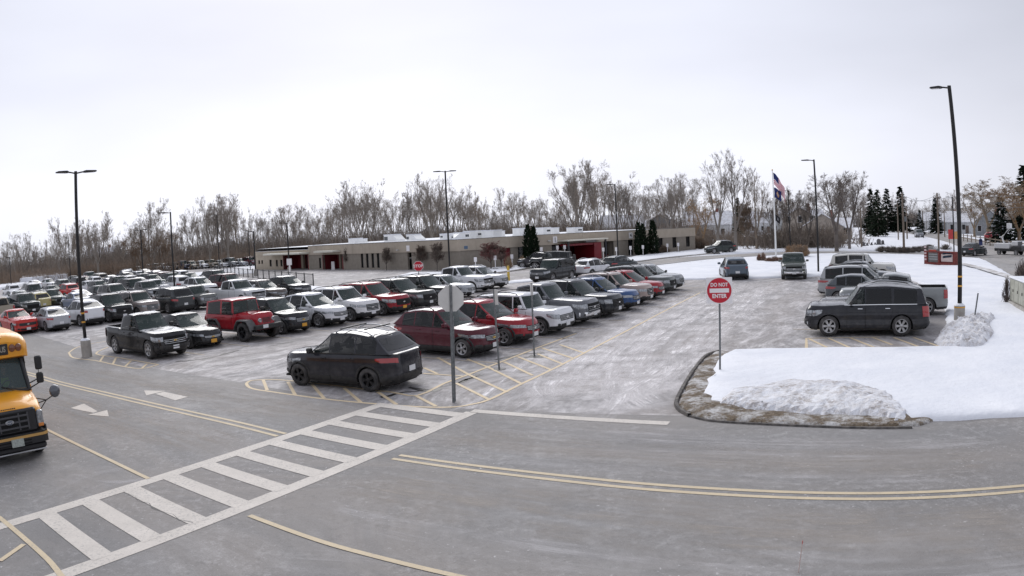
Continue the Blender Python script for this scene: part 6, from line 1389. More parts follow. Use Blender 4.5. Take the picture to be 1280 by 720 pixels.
# bumper, strip, valance, plate
MB().rings([[(-.30, y, z) for y, z in ((-.99, .42), (.99, .42), (.99, .70), (-.99, .70))], [(-.06, y, z) for y, z in ((-.97, .42), (.97, .42), (.97, .70), (-.97, .70))], [(.03, y, z) for y, z in ((-.86, .43), (.86, .43), (.86, .69), (-.86, .69))]]).build('bumper', BBLK, bus, 30)
MB().rings([[(-.10, y, z) for y, z in ((-.985, .585), (.985, .585), (.985, .655), (-.985, .655))], [(-.045, y, z) for y, z in ((-.975, .585), (.975, .585), (.975, .655), (-.975, .655))], [(.045, y, z) for y, z in ((-.86, .59), (.86, .59), (.86, .65), (-.86, .65))]]).build('bumper_strip', mat('tan_strip', (.52, .30, .09), .5), bus, 30)
MB().bevbox(-.2, -.02, -.90, .90, .27, .42, .04).build('valance', BBLK, bus); MB().bevbox(-.03, .0, -.88, .88, .245, .275, .01).build('valance_edge', SILVER, bus)
for z in (.46, .53): MB().box(.028, .036, -.50, .50, z-.015, z+.015).build('bumper_slot', SEAM, bus)
MB().box(.046, .06, -.05, .28, .42, .60).build('license_plate', mat('bus_plate', (.42, .46, .42), .5, noise=.6, nscale=25), bus)
# mirrors on the driver side and kerb side
for sg in (1, -1):
    ar = MB(); ar.tube([(-1.12, sg*.95, 1.62), (-1.02, sg*1.20, 1.72), (-1.02, sg*1.24, 2.1)], .018, 6); ar.tube([(-1.12, sg*.95, 1.50), (-1.02, sg*1.22, 1.62), (-1.02, sg*1.24, 1.75)], .018, 6); a_ = ar.build('mirror_arm', BBLK, bus, 40)
    MB().bevbox(-1.06, -.98, sg*1.24-.10, sg*1.24+.10, 1.93, 2.26, .03).build('mirror', BBLK, bus); MB().bevbox(-1.06, -.98, sg*1.24-.10, sg*1.24+.10, 1.60, 1.86, .03).build('mirror', BBLK, bus)
    ar = MB()
    for p0 in ((-.50, sg*.92, 1.22), (-.85, sg*.95, 1.30), (-.42, sg*.94, 1.05)): ar.tube([p0, (-.30, sg*1.14, 1.30), (-.16, sg*1.33, 1.42)], .014, 6)
    ar.build('crossview_arm', BBLK, bus, 40)
    m_ = MB(); m_.lathe([(.145, -.05), (.15, -.01), (.14, .02), (.09, .055), (.001, .07)], 20, 'x', (0, 0, 0)); mo = m_.build('crossview_mirror', mat('mirror_shell', (.10, .105, .12), .2, .3, coat=.5), bus, 40, loc=(-.13, sg*1.36, 1.50)); mo.rotation_euler = (0, 0, sg*.25)
# side windows, rails, wheels
for sg in (1, -1):
    for k in range(5): w_ = MB().box(-6.6+k*.88, -5.8+k*.88, sg*1.165-.01, sg*1.165+.01, 1.62, 2.36).build('window', GLASS, bus); MB().box(-6.62+k*.88, -5.78+k*.88, sg*1.175-.006, sg*1.175+.006, 1.97, 2.0).build('sash', BBLK, w_)
    for z in (.78, 1.08, 1.42): MB().box(-7.0, -2.35, sg*1.17-.012, sg*1.17+.012, z, z+.05).build('rub_rail', BBLK, bus)
    cd_ = MB().bevbox(-2.50, -1.28, sg*1.0-.03, sg*1.0+.03, .60, 1.58, .02).build('cab_door', YEL, bus); MB().add([(-2.50, sg*1.0, 1.58), (-1.12, sg*.97, 1.58), (-1.52, sg*.95, 2.26), (-2.50, sg*1.0, 2.26)], [(0, 1, 2, 3)]).build('cab_window', GLASS, bus); MB().bevbox(-2.4, -2.2, sg*1.03-.02, sg*1.03+.02, 1.40, 1.45, .01).build('handle', BBLK, cd_)
tm, rm = wheel_meshes(.40, .24, 6, 'black')
for x in (-.86, -5.3):
    for sg in (1, -1):
        wv = put('wheel', tm, bus, (x, sg*(.84 if x > -2 else .98), .40)); put('rim', rm, wv)
        if sg < 0: wv.rotation_euler = (0, 0, math.pi)
MB().box(-7.0, -.2, -.75, .75, .30, .60).build('chassis', SEAM, bus)
# the driver behind the glass
SKIN = mat('skin', (.40, .25, .18), .6); VEST = mat('vest_green', (.22, .50, .06), .7); COAT = mat('dark_coat', (.03, .032, .04), .8); HAIR = mat('hair', (.04, .03, .025), .8)
def driver():
    V = [(-2.2, .48, 1.22), (-2.2, .48, 1.40), (-2.18, .48, 1.62), (-2.17, .48, 1.74), (-2.15, .48, 1.80), (-2.12, .48, 1.93), (-2.12, .48, 2.02), (-2.16, .68, 1.66), (-2.05, .78, 1.45), (-1.78, .62, 1.48), (-1.70, .58, 1.50), (-2.16, .28, 1.66), (-2.05, .18, 1.45), (-1.78, .34, 1.48), (-1.70, .38, 1.50), (-1.75, .62, 1.24), (-1.70, .62, .85), (-1.75, .34, 1.24), (-1.70, .34, .85), (-1.58, .62, .80), (-1.58, .34, .80)]
    E_ = [(0, 1), (1, 2), (2, 3), (3, 4), (4, 5), (5, 6), (2, 7), (7, 8), (8, 9), (9, 10), (2, 11), (11, 12), (12, 13), (13, 14), (0, 15), (15, 16), (0, 17), (17, 18), (16, 19), (18, 20)]
    Rr = [.16, .17, .15, .07, .06, .09, .085, .075, .055, .04, .045, .075, .055, .04, .045, .085, .055, .085, .055, .05, .05]
    me = bpy.data.meshes.new('person'); me.from_pydata(V, E_, []); o = bpy.data.objects.new('person', me); COL.objects.link(o)
    sk = o.modifiers.new('s', 'SKIN'); 
    for i, r_ in enumerate(Rr): me.skin_vertices[0].data[i].radius = (r_, r_)
    me.skin_vertices[0].data[0].use_root = True; o.modifiers.new('u', 'SUBSURF').levels = 1
    bpy.context.view_layer.update(); m2 = bpy.data.meshes.new_from_object(o.evaluated_get(bpy.context.evaluated_depsgraph_get())); o.modifiers.clear(); o.data = m2
    m2.materials.clear(); m2.materials.append(COAT); m2.materials.append(SKIN)
    for p_ in m2.polygons: p_.use_smooth = True; p_.material_index = 1 if (p_.center.z > 1.76 or p_.center.x > -1.80 and p_.center.z > 1.4) else 0
    o.matrix_world = bus.matrix_basis.copy()
    v_ = MB(); rr = []
    for z, a_, c_ in ((1.28, .19, .17), (1.45, .20, .18), (1.60, .22, .17), (1.70, .15, .13)): rr.append([(-2.19+c_*math.cos(t_*math.pi/6), .48+a_*math.sin(t_*math.pi/6), z) for t_ in range(12)])
    v_.rings(rr, False, False); v_.build('vest', VEST, o, 50); h = MB(); h.lathe([(.112, -.02), (.115, .03), (.09, .085), (.04, .11), (.001, .115)], 14, c=(-2.14, .48, 1.98)); h.build('hair', HAIR, o, 50)
    f = MB(); f.lathe([(.001, .035), (.018, .02), (.022, 0)], 8, 'x', (-2.035, .48, 1.94)); f.build('nose', SKIN, o, 50)
    for y in (.445, .515): MB().lathe([(.001, .008), (.012, 0)], 6, 'x', (-2.035, y, 1.975)).build('eye', BLACK, o)
    MB().box(-2.035, -2.028, .455, .505, 1.885, 1.893).build('mouth', mat('lip', (.25, .08, .07), .6), o)
    tag(o, 'bus driver in a dark coat and green vest behind the windshield', 'person')
driver()
st = MB(); st.lathe([(.19, -.012), (.205, 0), (.19, .012), (.175, 0), (.19, -.012)], 20, 'x'); so_ = st.build('steering_wheel', BBLK, bus, 40, loc=(-1.66, .48, 1.50)); so_.rotation_euler = (0, R(-25), 0)
# ================================================================== trees, shrubs, houses
def bark(name, base):
    g = NT(name); oi = nd(g.t, 'ShaderNodeObjectInfo'); g.col(g.mixc(g.noise(g.pos, 1.5, 4, .6, .3, .7), oi.outputs['Color'], (base[0], base[1], base[2]))); g.rough(.95); g.b.inputs['Specular IOR Level'].default_value = .15; return g.m
BARK = bark('bark', (.19, .17, .15)); TWIG = bark('twigs', (.27, .23, .195))
class Seg:
    def __init__(s): s.v = []; s.f = []
    def tube(s, pts, rads, n):
        b0 = len(s.v)
        for i, p in enumerate(pts):
            d = (pts[min(i+1, len(pts)-1)]-pts[max(i-1, 0)]); d.normalize()
            a = d.cross(Vector((0, 0, 1)) if abs(d.z) < .95 else Vector((1, 0, 0))); a.normalize(); b = d.cross(a)
            for j in range(n):
                t = 2*math.pi*j/n; s.v.append(p+(a*math.cos(t)+b*math.sin(t))*rads[i])
        for i in range(len(pts)-1):
            for j in range(n):
                k = (j+1) % n; s.f.append((b0+i*n+j, b0+i*n+k, b0+(i+1)*n+k, b0+(i+1)*n+j))
    def mesh(s, name, m):
        me = bpy.data.meshes.new(name); me.from_pydata([tuple(v) for v in s.v], [], s.f); me.materials.append(m); me.polygons.foreach_set('use_smooth', [True]*len(me.polygons)); return me
def bare_tree(seed, H, forks, nb, up, spread, twig, trunk_r, droop=0.0, lv=(5, 5, 4)):
    """trunk + limbs, and a crown of ever finer branches"""
    rnd = random.Random(seed); T, C = Seg(), Seg()
    def rv(): return Vector((rnd.gauss(0, 1), rnd.gauss(0, 1), rnd.gauss(0, 1))).normalized()
    def grow(p, d, L_, r, lev):
        ns = (7, 5, 4, 3, 2)[lev]; pts = [p.copy()]; rads = [r]; q = p.copy(); dd = d.copy()
        for i in range(ns):
            dd = (dd + rv()*(.06, .10, .14, .18, .22)[lev] + Vector((0, 0, 1))*up*(.03, .13, .13, .10, .04)[lev] - Vector((0, 0, 1))*droop*(0, .02, .10, .22, .3)[lev]).normalized()
            q = q+dd*(L_/ns); pts.append(q.copy()); rads.append(max(r*(1-.82*(i+1)/ns), twig*.8))
        (T if lev <= 1 else C).tube(pts, rads, (8, 5, 4, 3, 3)[lev])
        if lev >= 4: return
        n = (nb, *lv)[lev]
        for k in range(n):
            t = rnd.uniform((.25, .18, .14, .10)[lev], (1.0, 1.0, .97, .95)[lev]); i = min(int(t*ns), ns-1); f = t*ns-i; bp = pts[i].lerp(pts[i+1], f); br = rads[i]+(rads[i+1]-rads[i])*f
            ax_ = (pts[i+1]-pts[i]).normalized(); side = rv(); side = (side-ax_*side.dot(ax_)).normalized(); ang = rnd.uniform(.40, .85)*spread
            nd_ = (ax_*math.cos(ang)+side*math.sin(ang)).normalized()
            ll = L_*rnd.uniform(.34, .60)*(1.05-.55*t if lev == 0 else 1.15-.4*t)
            grow(bp, nd_, ll, max(br*rnd.uniform(.45, .68), twig), lev+1)
    base = Vector((0, 0, -.1))
    if forks <= 1: grow(base, Vector((rnd.uniform(-.05, .05), rnd.uniform(-.05, .05), 1)), H, trunk_r, 0)
    else:
        hp = Vector((0, 0, H*.22)); T.tube([base, Vector((0, 0, H*.11)), hp], [trunk_r*1.15, trunk_r, trunk_r*.95], 9)
        for k in range(forks):
            a = 2*math.pi*(k+rnd.random()*.5)/forks; grow(hp, Vector((math.cos(a)*.34, math.sin(a)*.34, 1)).normalized(), H*.80*rnd.uniform(.85, 1), trunk_r*.62, 0)
    zmax = max(v.z for v in C.v); k_ = H/zmax
    for v in T.v+C.v: v.z *= k_
    return T.mesh('trunk', BARK), C.mesh('crown', TWIG)
TV = {}
for i, a in enumerate(((1, 15, 1, 13, 1.0, .85, .014, .17), (2, 15, 1, 15, .9, .75, .014, .16), (3, 15, 2, 9, 1.0, .9, .014, .24), (4, 15, 1, 12, 1.2, .65, .014, .14), (5, 15, 3, 7, .9, .95, .014, .30), (6, 15, 1, 11, .6, 1.0, .014, .18), (7, 15, 2, 10, 1.1, .7, .014, .2))): TV[i] = bare_tree(*a)
TV['big'] = bare_tree(21, 15, 3, 9, 1.0, .85, .013, .34, lv=(6, 5, 4)); TV['willow'] = bare_tree(22, 12, 3, 9, .5, 1.0, .016, .3, droop=.9, lv=(7, 6, 5)); TV['wide'] = bare_tree(31, 15, 4, 9, .55, 1.15, .014, .36, lv=(7, 6, 4)); TV['round'] = bare_tree(23, 4, 1, 26, 1.1, .95, .012, .07, lv=(8, 6, 5))
TV['thin'] = bare_tree(24, 15, 1, 14, .8, .6, .013, .10)
def tree(v, p, h, col, label, group=None, rz=None, wide=1.0, name='bare_tree', native=15.0, tcol=None):
    t = empty(name, p, rz if rz is not None else rnd_t.uniform(0, 6.28)); s = h/native; t.scale = (s*wide, s*wide, s)
    put('trunk', TV[v][0], t, color=(*(tcol or tuple(c*.9 for c in col)), 1)); put('crown', TV[v][1], t, color=(*col, 1)); tag(t, label, 'tree', group); return t
rnd_t = random.Random(5)
SKY = interp([(0, 300), (30, 291), (60, 297), (75, 275), (100, 268), (125, 266), (150, 288), (175, 268), (190, 250), (210, 268), (240, 260), (262, 243), (288, 241), (310, 262), (340, 262), (370, 249), (400, 255), (430, 234), (460, 223), (478, 230), (500, 236), (520, 218), (542, 213), (560, 225), (590, 236), (610, 240), (640, 230), (670, 244), (700, 226), (722, 199), (745, 200), (765, 212), (790, 230), (812, 230), (835, 224), (855, 216), (870, 215), (900, 215), (950, 208), (975, 228), (1000, 228), (1040, 218), (1075, 222), (1100, 240)])
def hor(x): return 330-.0925*x+.0000365*x*x
def bearing(x, D):
    q = at(x, hor(x)+8); return Vector((q.x, q.y, 0)).normalized()*D
TC = [(.31, .278, .245), (.27, .24, .21), (.36, .325, .29), (.29, .245, .20), (.33, .27, .21)]
LBL = {0: 'slender bare tree in the grey woods', 1: 'many-branched bare tree in the grey woods', 2: 'forked bare tree in the grey woods', 3: 'narrow upright bare tree in the grey woods', 4: 'many-stemmed bare tree in the grey woods', 5: 'loose spreading bare tree in the grey woods', 6: 'tall twin-stemmed bare tree in the grey woods'}
WHERE = lambda x: 'the left snowbank' if x < 100 else 'the packed far rows' if x < 165 else 'the parked car line' if x < 312 else 'the cream school wing' if x < 430 else 'the louvred roof units' if x < 505 else 'the bare round trees' if x < 580 else 'the long roof unit' if x < 690 else 'the red entrance' if x < 772 else 'the last cedars'
x = -14.0; k = 0
while x < 872:
    D = rnd_t.uniform(158, 190) if x < 310 else rnd_t.uniform(150, 178); lay = k % 3
    if lay == 1: D += 22
    if lay == 2: D += 42
    h = (hor(x)-SKY(x))*D/F_PX+CAM_H; h *= rnd_t.choice((1.0, 1.0, .9, .82, .72, .62)) if lay == 0 else rnd_t.uniform(.6, .98)
    v = rnd_t.randrange(7); c = rnd_t.choice(TC); tree(v, bearing(x, D), max(h, 6), c, LBL[v].replace('in the grey woods', ('fronting', 'inside', 'deep in')[lay]+' the grey woods behind '+WHERE(x)), 'bare trees of the woods behind the school', wide=rnd_t.uniform(.7, 1.0))
    x += rnd_t.uniform(2.6, 4.6); k += 1
# tall singles that break the skyline
for xp, top, v, w_, lb in ((75, 272, 'thin', .8, 'lone slim tree rising left of the lamp pole'), (122, 265, 'big', .9, 'big bare tree behind the twin-arm lamp pole on concrete'), (190, 249, 'thin', 1.0, 'slim feathery bare tree above the woods edge'), (285, 240, 'big', .9, 'tall round-crowned bare tree left of the school wing'), (262, 244, 'big', .7, 'bare tree beside the tall round-crowned one'), (450, 222, 'big', .8, 'tall bare tree above the louvred roof units'), (540, 212, 'big', .75, 'tall bare tree just left of the twin-arm lamp'), (724, 197, 'big', .62, 'very tall pale bare tree above the red entrance'), (745, 199, 3, .9, 'very tall bare tree beside the pale one'), (838, 221, 'big', .8, 'bare tree above the last cedar of the school front')):
    D = 152; h = (hor(xp)-top)*D/F_PX+CAM_H; tree(v, bearing(xp, D), h, (.30, .265, .23), lb, wide=w_)
for bx, by, top, v, w_, col, lb in ((898, 313, 189, 'big', .72, (.18, .16, .14), 'tall bare tree with forked crown beside the entrance drive'), (920, 313, 184, 'big', .75, (.17, .15, .135), 'tallest bare tree beside the entrance drive'), (946, 312, 206, 'big', .62, (.20, .155, .115), 'brownish tall bare tree left of the flagpole'), (880, 309, 240, 'willow', .85, (.30, .19, .09), 'orange-tinged bushy tree past the school corner'), (955, 311, 255, 5, .8, (.20, .14, .09), 'reddish brown bare tree behind the flagpole'), (935, 311, 250, 'round', .9, (.18, .13, .09), 'tangled low bare tree behind the driving crossover'), (966, 311, 240, 'wide', .6, (.10, .085, .07), 'dark tangled tree just left of the flags'), (985, 311, 238, 'wide', .7, (.10, .08, .065), 'dark brown spreading tree behind the flags'), (1012, 310, 236, 'wide', .75, (.095, .08, .07), 'dark spreading tree before the tan houses'), (975, 310, 232, 6, .9, (.16, .125, .10), 'leaning bare tree right behind the flagpole'), (1000, 310, 232, 4, .8, (.13, .105, .09), 'bare tree behind the drooping flags'), (1020, 309, 226, 5, .7, (.13, .11, .10), 'bare tree between flagpole and tan house'), (1046, 314.5, 211, 'wide', 1.05, (.10, .085, .08), 'wide bare tree in front of the tan house'), (1062, 312, 214, 'wide', .8, (.10, .085, .08), 'bare tree right of the tan house'), (1075, 305, 230, 2, .8, (.15, .13, .12), 'bare tree beside the twin spruces'), (1137, 290, 246, 4, 1.0, (.15, .13, .12), 'bare street tree behind the brown utility pole'), (1122, 288, 240, 2, .9, (.14, .12, .11), 'bare street tree among the spruces'), (1178, 290, 240, 3, 1.1, (.16, .14, .125), 'bare tree beyond the street lamp'), (1190, 290, 236, 1, 1.0, (.17, .145, .12), 'bare tree beside the pale house'), (1236, 300, 220, 'willow', 1.6, (.20, .145, .085), 'golden bare willow across the street'), (1218, 296, 248, 'willow', 1.4, (.20, .14, .08), 'smaller golden willow near the pale houses'), (1274, 306, 228, 'willow', 1.5, (.19, .11, .045), 'rusty brown tree at the street edge'), (1288, 312, 222, 'willow', 1.5, (.19, .11, .045), 'rusty tree beyond the dark spruce'), (870, 307, 268, 'willow', .7, (.28, .17, .08), 'low orange brushy tree behind the school corner'), (862, 306, 250, 6, .8, (.16, .13, .10), 'bare tree by the last school window'), (1158, 288, 250, 5, .9, (.16, .14, .125), 'far bare tree along the street')):
    col = tuple(c*1.55 for c in col); p = at(bx, by); h = height_at(bx-2, top, p); nat = 12.0 if v == 'willow' else (4.0 if v == 'round' else 15.0); tree(v, p, h, col, lb, wide=w_, native=nat)
# twiggy street-side trees filling the distance right of the school
x = 868
while x < 1290:
    D = rnd_t.uniform(190, 300); h = rnd_t.uniform(7, 13) ; v = rnd_t.randrange(7); tree(v, bearing(x, D), h, rnd_t.choice(TC), f"{('slender', 'many-branched', 'forked', 'narrow', 'broad', 'spreading', 'twin-stemmed')[v]} distant bare tree {'behind the orange trees' if x < 930 else 'behind the flags' if x < 1010 else 'behind the tan houses' if x < 1085 else 'along the far street' if x < 1170 else 'among the pale houses'}", 'distant bare trees among houses'); x += rnd_t.uniform(6, 13)
# leaf-holding brown trees low in the woods
for xp in (168, 176, 188, 199, 206): tree('willow', bearing(xp, 156), rnd_t.uniform(7, 10), (.25, .16, .09), 'rusty leafed low tree at the wood edge', 'rusty trees at the wood edge', native=12.0, wide=.8)
# ornamental trees at the school wall
for bx, by, top, col, w_, lb in ((434, 337, 309, (.075, .052, .045), .95, 'dark round-crowned young tree beside the second red doorway'), (483, 338, 308, (.075, .052, .045), .95, 'dark round-crowned young tree beside the slit windows'), (525.5, 338, 305, (.085, .05, .04), 1.05, 'brown round-crowned young tree behind the red stop sign'), (546.5, 339, 302, (.075, .05, .042), 1.15, 'round-crowned young tree nearest the twin-arm lamp'), (614, 337, 301, (.20, .055, .055), 1.75, 'reddish spreading ornamental tree at the school corner'), (627, 335, 306, (.16, .055, .05), 1.2, 'reddish smaller ornamental tree by the red door')):
    p = at(bx, by); h = height_at(bx, top, p); tree('round', p, h, col, lb, wide=w_, native=4.0, name='ornamental_tree', tcol=(.06, .05, .045)); 
# undergrowth and the far mass of the woods
def thicket(name, pts, n, h0, h1, col, label, seed, wd=.05, cat='undergrowth'):
    rnd = random.Random(seed); s = Seg()
    for _ in range(n):
        i = rnd.randrange(len(pts)-1); p = pts[i].lerp(pts[i+1], rnd.random())+Vector((rnd.gauss(0, 1.5), rnd.gauss(0, 3), 0)); H = rnd.uniform(h0, h1)
        for b in range(5):
            d = Vector((rnd.gauss(0, .35), rnd.gauss(0, .35), 1)).normalized(); q = p+Vector((rnd.gauss(0, .3), rnd.gauss(0, .3), 0)); e_ = q+d*H*rnd.uniform(.4, 1); mid = q.lerp(e_, .5)+Vector((rnd.gauss(0, .2), rnd.gauss(0, .2), 0))
            s.tube([q, mid, e_], [wd, wd*.6, wd*.25], 3)
            for _2 in range(3):
                a = mid.lerp(e_, rnd.random()*.7); s.tube([a, a+Vector((rnd.gauss(0, 1), rnd.gauss(0, 1), rnd.uniform(.2, 1))).normalized()*H*rnd.uniform(.12, .3)], [wd*.45, wd*.2], 3)
    me = s.mesh(name, TWIG); o = put(name, me, None, color=(*col, 1)); tag(o, label, cat, kind='stuff'); return o
arc = lambda a, b, D: [bearing(a+(b-a)*i/20, D) for i in range(21)]
thicket('undergrowth', arc(-25, 320, 157), 800, 1.5, 4.2, (.27, .185, .125), 'brown brush along the foot of the woods', 1)
thicket('undergrowth', arc(-25, 880, 178), 1700, 2.5, 6.5, (.22, .175, .14), 'grey brush mass inside the woods', 2, .06)
thicket('far_woods', arc(-25, 900, 215), 2500, 4, 9, (.24, .21, .185), 'far grey woods reading as one mass of twigs', 3, .09, 'woods')
thicket('undergrowth', arc(868, 1060, 128), 420, 1.2, 4, (.26, .20, .15), 'tangled brown brush behind the entrance drive', 4)
thicket('far_woods', arc(870, 1300, 330), 700, 5, 11, (.22, .20, .19), 'far grey woods beyond the street', 5, .14, 'woods')
thicket('undergrowth', arc(945, 1050, 112), 170, 1.5, 5, (.13, .105, .085), 'dark tangled saplings behind the flagpole', 6, .05)
# low hedge line and shrubs
def shrub(p, r, h, col, label, n=160, seed=1, group=None, name='shrub', wd=.012):
    rnd = random.Random(seed); s = Seg()
    for _ in range(n):
        a = rnd.random()*6.283; el_ = rnd.uniform(.25, 1.5); d = Vector((math.cos(a)*math.cos(el_), math.sin(a)*math.cos(el_), math.sin(el_))); e_ = Vector((d.x*r, d.y*r, d.z*h))*rnd.uniform(.7, 1.05); m1 = e_*.55+Vector((rnd.gauss(0, .06*r), rnd.gauss(0, .06*r), rnd.gauss(0, .04)))
        s.tube([Vector((rnd.gauss(0, .08), rnd.gauss(0, .08), 0)), m1, e_], [wd, wd*.8, wd*.5], 3)
        for _2 in range(3): s.tube([m1.lerp(e_, rnd.random()), e_+Vector((rnd.gauss(0, .14*r), rnd.gauss(0, .14*r), rnd.gauss(0, .1*h)))], [wd*.7, wd*.4], 3)
    t = empty(name, p); o = put('branches', s.mesh('branches', TWIG), t, color=(*col, 1)); tag(t, label, 'shrub', group); return t
for i, (bx, by, r, h) in enumerate(((842, 313.5, 1.1, 1.2), (849, 313, 1.2, 1.4), (857, 312.5, 1.3, 1.5), (868, 311.8, 1.6, 1.9), (876, 311.5, 1.5, 1.7), (830, 316, .9, 1.0))): shrub(at(bx, by), r, h, (.17, .10, .05), 'rusty brown clipped shrub at the school wall', 260, i, 'rusty shrubs at the school wall', wd=.03)
for i, (bx, by, r, h) in enumerate(((987, 322, .8, 1.3), (993, 322.5, .8, 1.4), (1000, 322, .9, 1.4), (1006, 321.5, .7, 1.3))): shrub(at(bx, by), r, h, (.48, .30, .16), 'tan ornamental grass clump behind the grey pickup', 260, 20+i, 'tan grasses on the lawn', 'ornamental_grass', .02)
for i, (bx, by, r, h) in enumerate(((949, 327, .35, .8), (954, 327, .4, .9), (961, 328, .6, .5), (968, 328, .8, .6), (975, 327.5, .7, .5), (980, 327, .7, .5))): shrub(at(bx, by), r, h, (.28, .13, .08), 'low reddish plant in the flagpole bed', 160, 40+i, 'plants in the flagpole bed', 'bed_plant', .015)
for i, (bx, by) in enumerate(((1102, 315), (1110, 315.3), (1118, 315.6), (1126, 316), (1134, 316), (1142, 315.5), (1149, 315), (1156, 314), (1162, 312.5), (1182, 312.5))): shrub(at(bx, by), 1.0, .75, (.13, .12, .11), 'snow-dusted grey shrub of the low hedge by the street', 140, 60+i, 'low hedge by the street', wd=.02)
for i, (bx, by, r, h) in enumerate(((583+70, 334, .6, 1.2), (636, 337, .55, 1.4), (683, 331, .6, 1.0))): shrub(at(bx, by), r, h, (.42, .28, .15), 'dry tan grass clump against the school wall', 160, 80+i, 'dry grasses at the school wall', 'ornamental_grass', .015)
cab_p = at(1266, 381); shrub(Vector((cab_p.x+1.9, cab_p.y+1.2, .1)), .8, 1.9, (.035, .022, .035), 'dark purplish bush behind the utility cabinet', 420, 90, wd=.02)
shrub(Vector((cab_p.x+3.2, cab_p.y+.6, .1)), 1.0, 1.9, (.035, .022, .035), 'dark purplish bush overhanging the utility cabinet', 420, 91, wd=.02)
shrub(Vector((cab_p.x-.35, cab_p.y+.15, .1)), .35, 1.3, (.05, .035, .05), 'spindly dark bush at the cabinet corner', 90, 92, wd=.012)
# evergreens
GREEN = bark('needles', (.012, .022, .010)); 
def conifer(seed, H, Rm, dense, kind_='spruce'):
    rnd = random.Random(seed); T = Seg(); T.tube([Vector((0, 0, -.1)), Vector((0, 0, H*.5)), Vector((0, 0, H*.97))], [H*.017, H*.010, H*.002], 7); v, f = [], []
    def leaf(p, d, l_, w_):
        s = d.cross(Vector((rnd.gauss(0, .4), rnd.gauss(0, .4), 1))).normalized()*w_; b = len(v); v.extend([p-s*.4, p+s*.4, p+d*l_*.6+s, p+d*l_, p+d*l_*.6-s]); f.append((b, b+1, b+2, b+3, b+4))
    z = H*(.07 if kind_ == 'spruce' else .02)
    while z < H*.985:
        t = z/H; R_ = Rm*((1-t)**.85 if kind_ == 'spruce' else (1-t**2.4)**.8*(.75+.25*min(1, t*6)))
        n = int(dense*(4+9*(1-t))) 
        for k in range(n):
            a = rnd.random()*6.283; L_ = R_*rnd.uniform(.6, 1.08); d = Vector((math.cos(a), math.sin(a), (-.28 if kind_ == 'spruce' else 1.6)+rnd.gauss(0, .12))).normalized(); p0 = Vector((0, 0, z+rnd.gauss(0, .08)))
            if kind_ == 'spruce':
                m = max(3, int(L_/.28))
                for q in range(m):
                    u = .25+.75*q/m; p = p0+d*L_*u+Vector((0, 0, .12*L_*u*u))
                    for _ in range(2): leaf(p, (d+Vector((rnd.gauss(0, .55), rnd.gauss(0, .55), rnd.gauss(-.12, .25)))).normalized(), rnd.uniform(.35, .6), rnd.uniform(.09, .17))
            else:
                p = Vector((math.cos(a)*L_*rnd.uniform(.55, 1), math.sin(a)*L_*rnd.uniform(.55, 1), z)); leaf(p, (d+Vector((rnd.gauss(0, .3), rnd.gauss(0, .3), 0))).normalized(), rnd.uniform(.22, .42), rnd.uniform(.05, .10))
        z += H/46 if kind_ == 'spruce' else H/70
    me = bpy.data.meshes.new('crown'); me.from_pydata([tuple(q) for q in v], [], f); me.materials.append(GREEN); return T.mesh('trunk', BARK), me
TV['spruce1'] = conifer(1, 10, 2.3, 1.0); TV['spruce2'] = conifer(2, 10, 2.7, .8); TV['cedar'] = conifer(3, 5, .8, 2.2, 'cedar')
for bx, by, top, v, w_, col, lb in ((1090, 293, 235, 'spruce1', 1.25, (.018, .030, .018), 'taller of the twin dark spruces before the street'), (1098, 296, 236, 'spruce2', 1.15, (.030, .042, .026), 'lighter green spruce of the twin pair'), (1110, 290, 235, 'spruce2', 1.35, (.014, .022, .016), 'dark spruce behind the brown utility pole'), (1127, 290, 232, 'spruce1', 1.4, (.012, .020, .014), 'blackish spruce right of the brown utility pole'), (1150, 293.5, 262, 'spruce2', 1.35, (.010, .017, .012), 'squat dark pine by the far street'), (1252, 306, 243, 'spruce2', 1.7, (.018, .028, .022), 'big blue-dark spruce across the street'), (1282, 300, 205, 'spruce1', 1.5, (.014, .024, .014), 'tall dark spruce at the street corner'), (1170, 292, 246, 'spruce1', 1.3, (.016, .024, .018), 'slim dark spruce behind the grey utility pole'), (924, 305, 246, 'spruce1', .9, (.03, .045, .028), 'small green spruce among the bare trees')):
    p = at(bx, by); tree(v, p, height_at(bx, top, p), col, lb, wide=w_, native=10.0, name='spruce_tree', tcol=(.06, .045, .035))
for bx, by, top, lb in ((661.5, 331, 281.5, 'tall narrow cedar, taller of the pair by the dark door'), (668.5, 330.5, 283.5, 'narrow cedar, shorter of the pair by the dark door'), (799, 319.5, 278.5, 'narrow cedar beside the numbered door at the kerb'), (804.5, 319, 280, 'narrow snow-flecked cedar next to its twin'), (817, 318, 276, 'single wide cedar past the twin cedars')):
    p = at(bx, by); tree('cedar', p, height_at(bx, top, p), (.010, .020, .010), lb, wide=1.0 if bx < 810 else 1.15, native=5.0, name='cedar_tree', tcol=(.06, .045, .035))
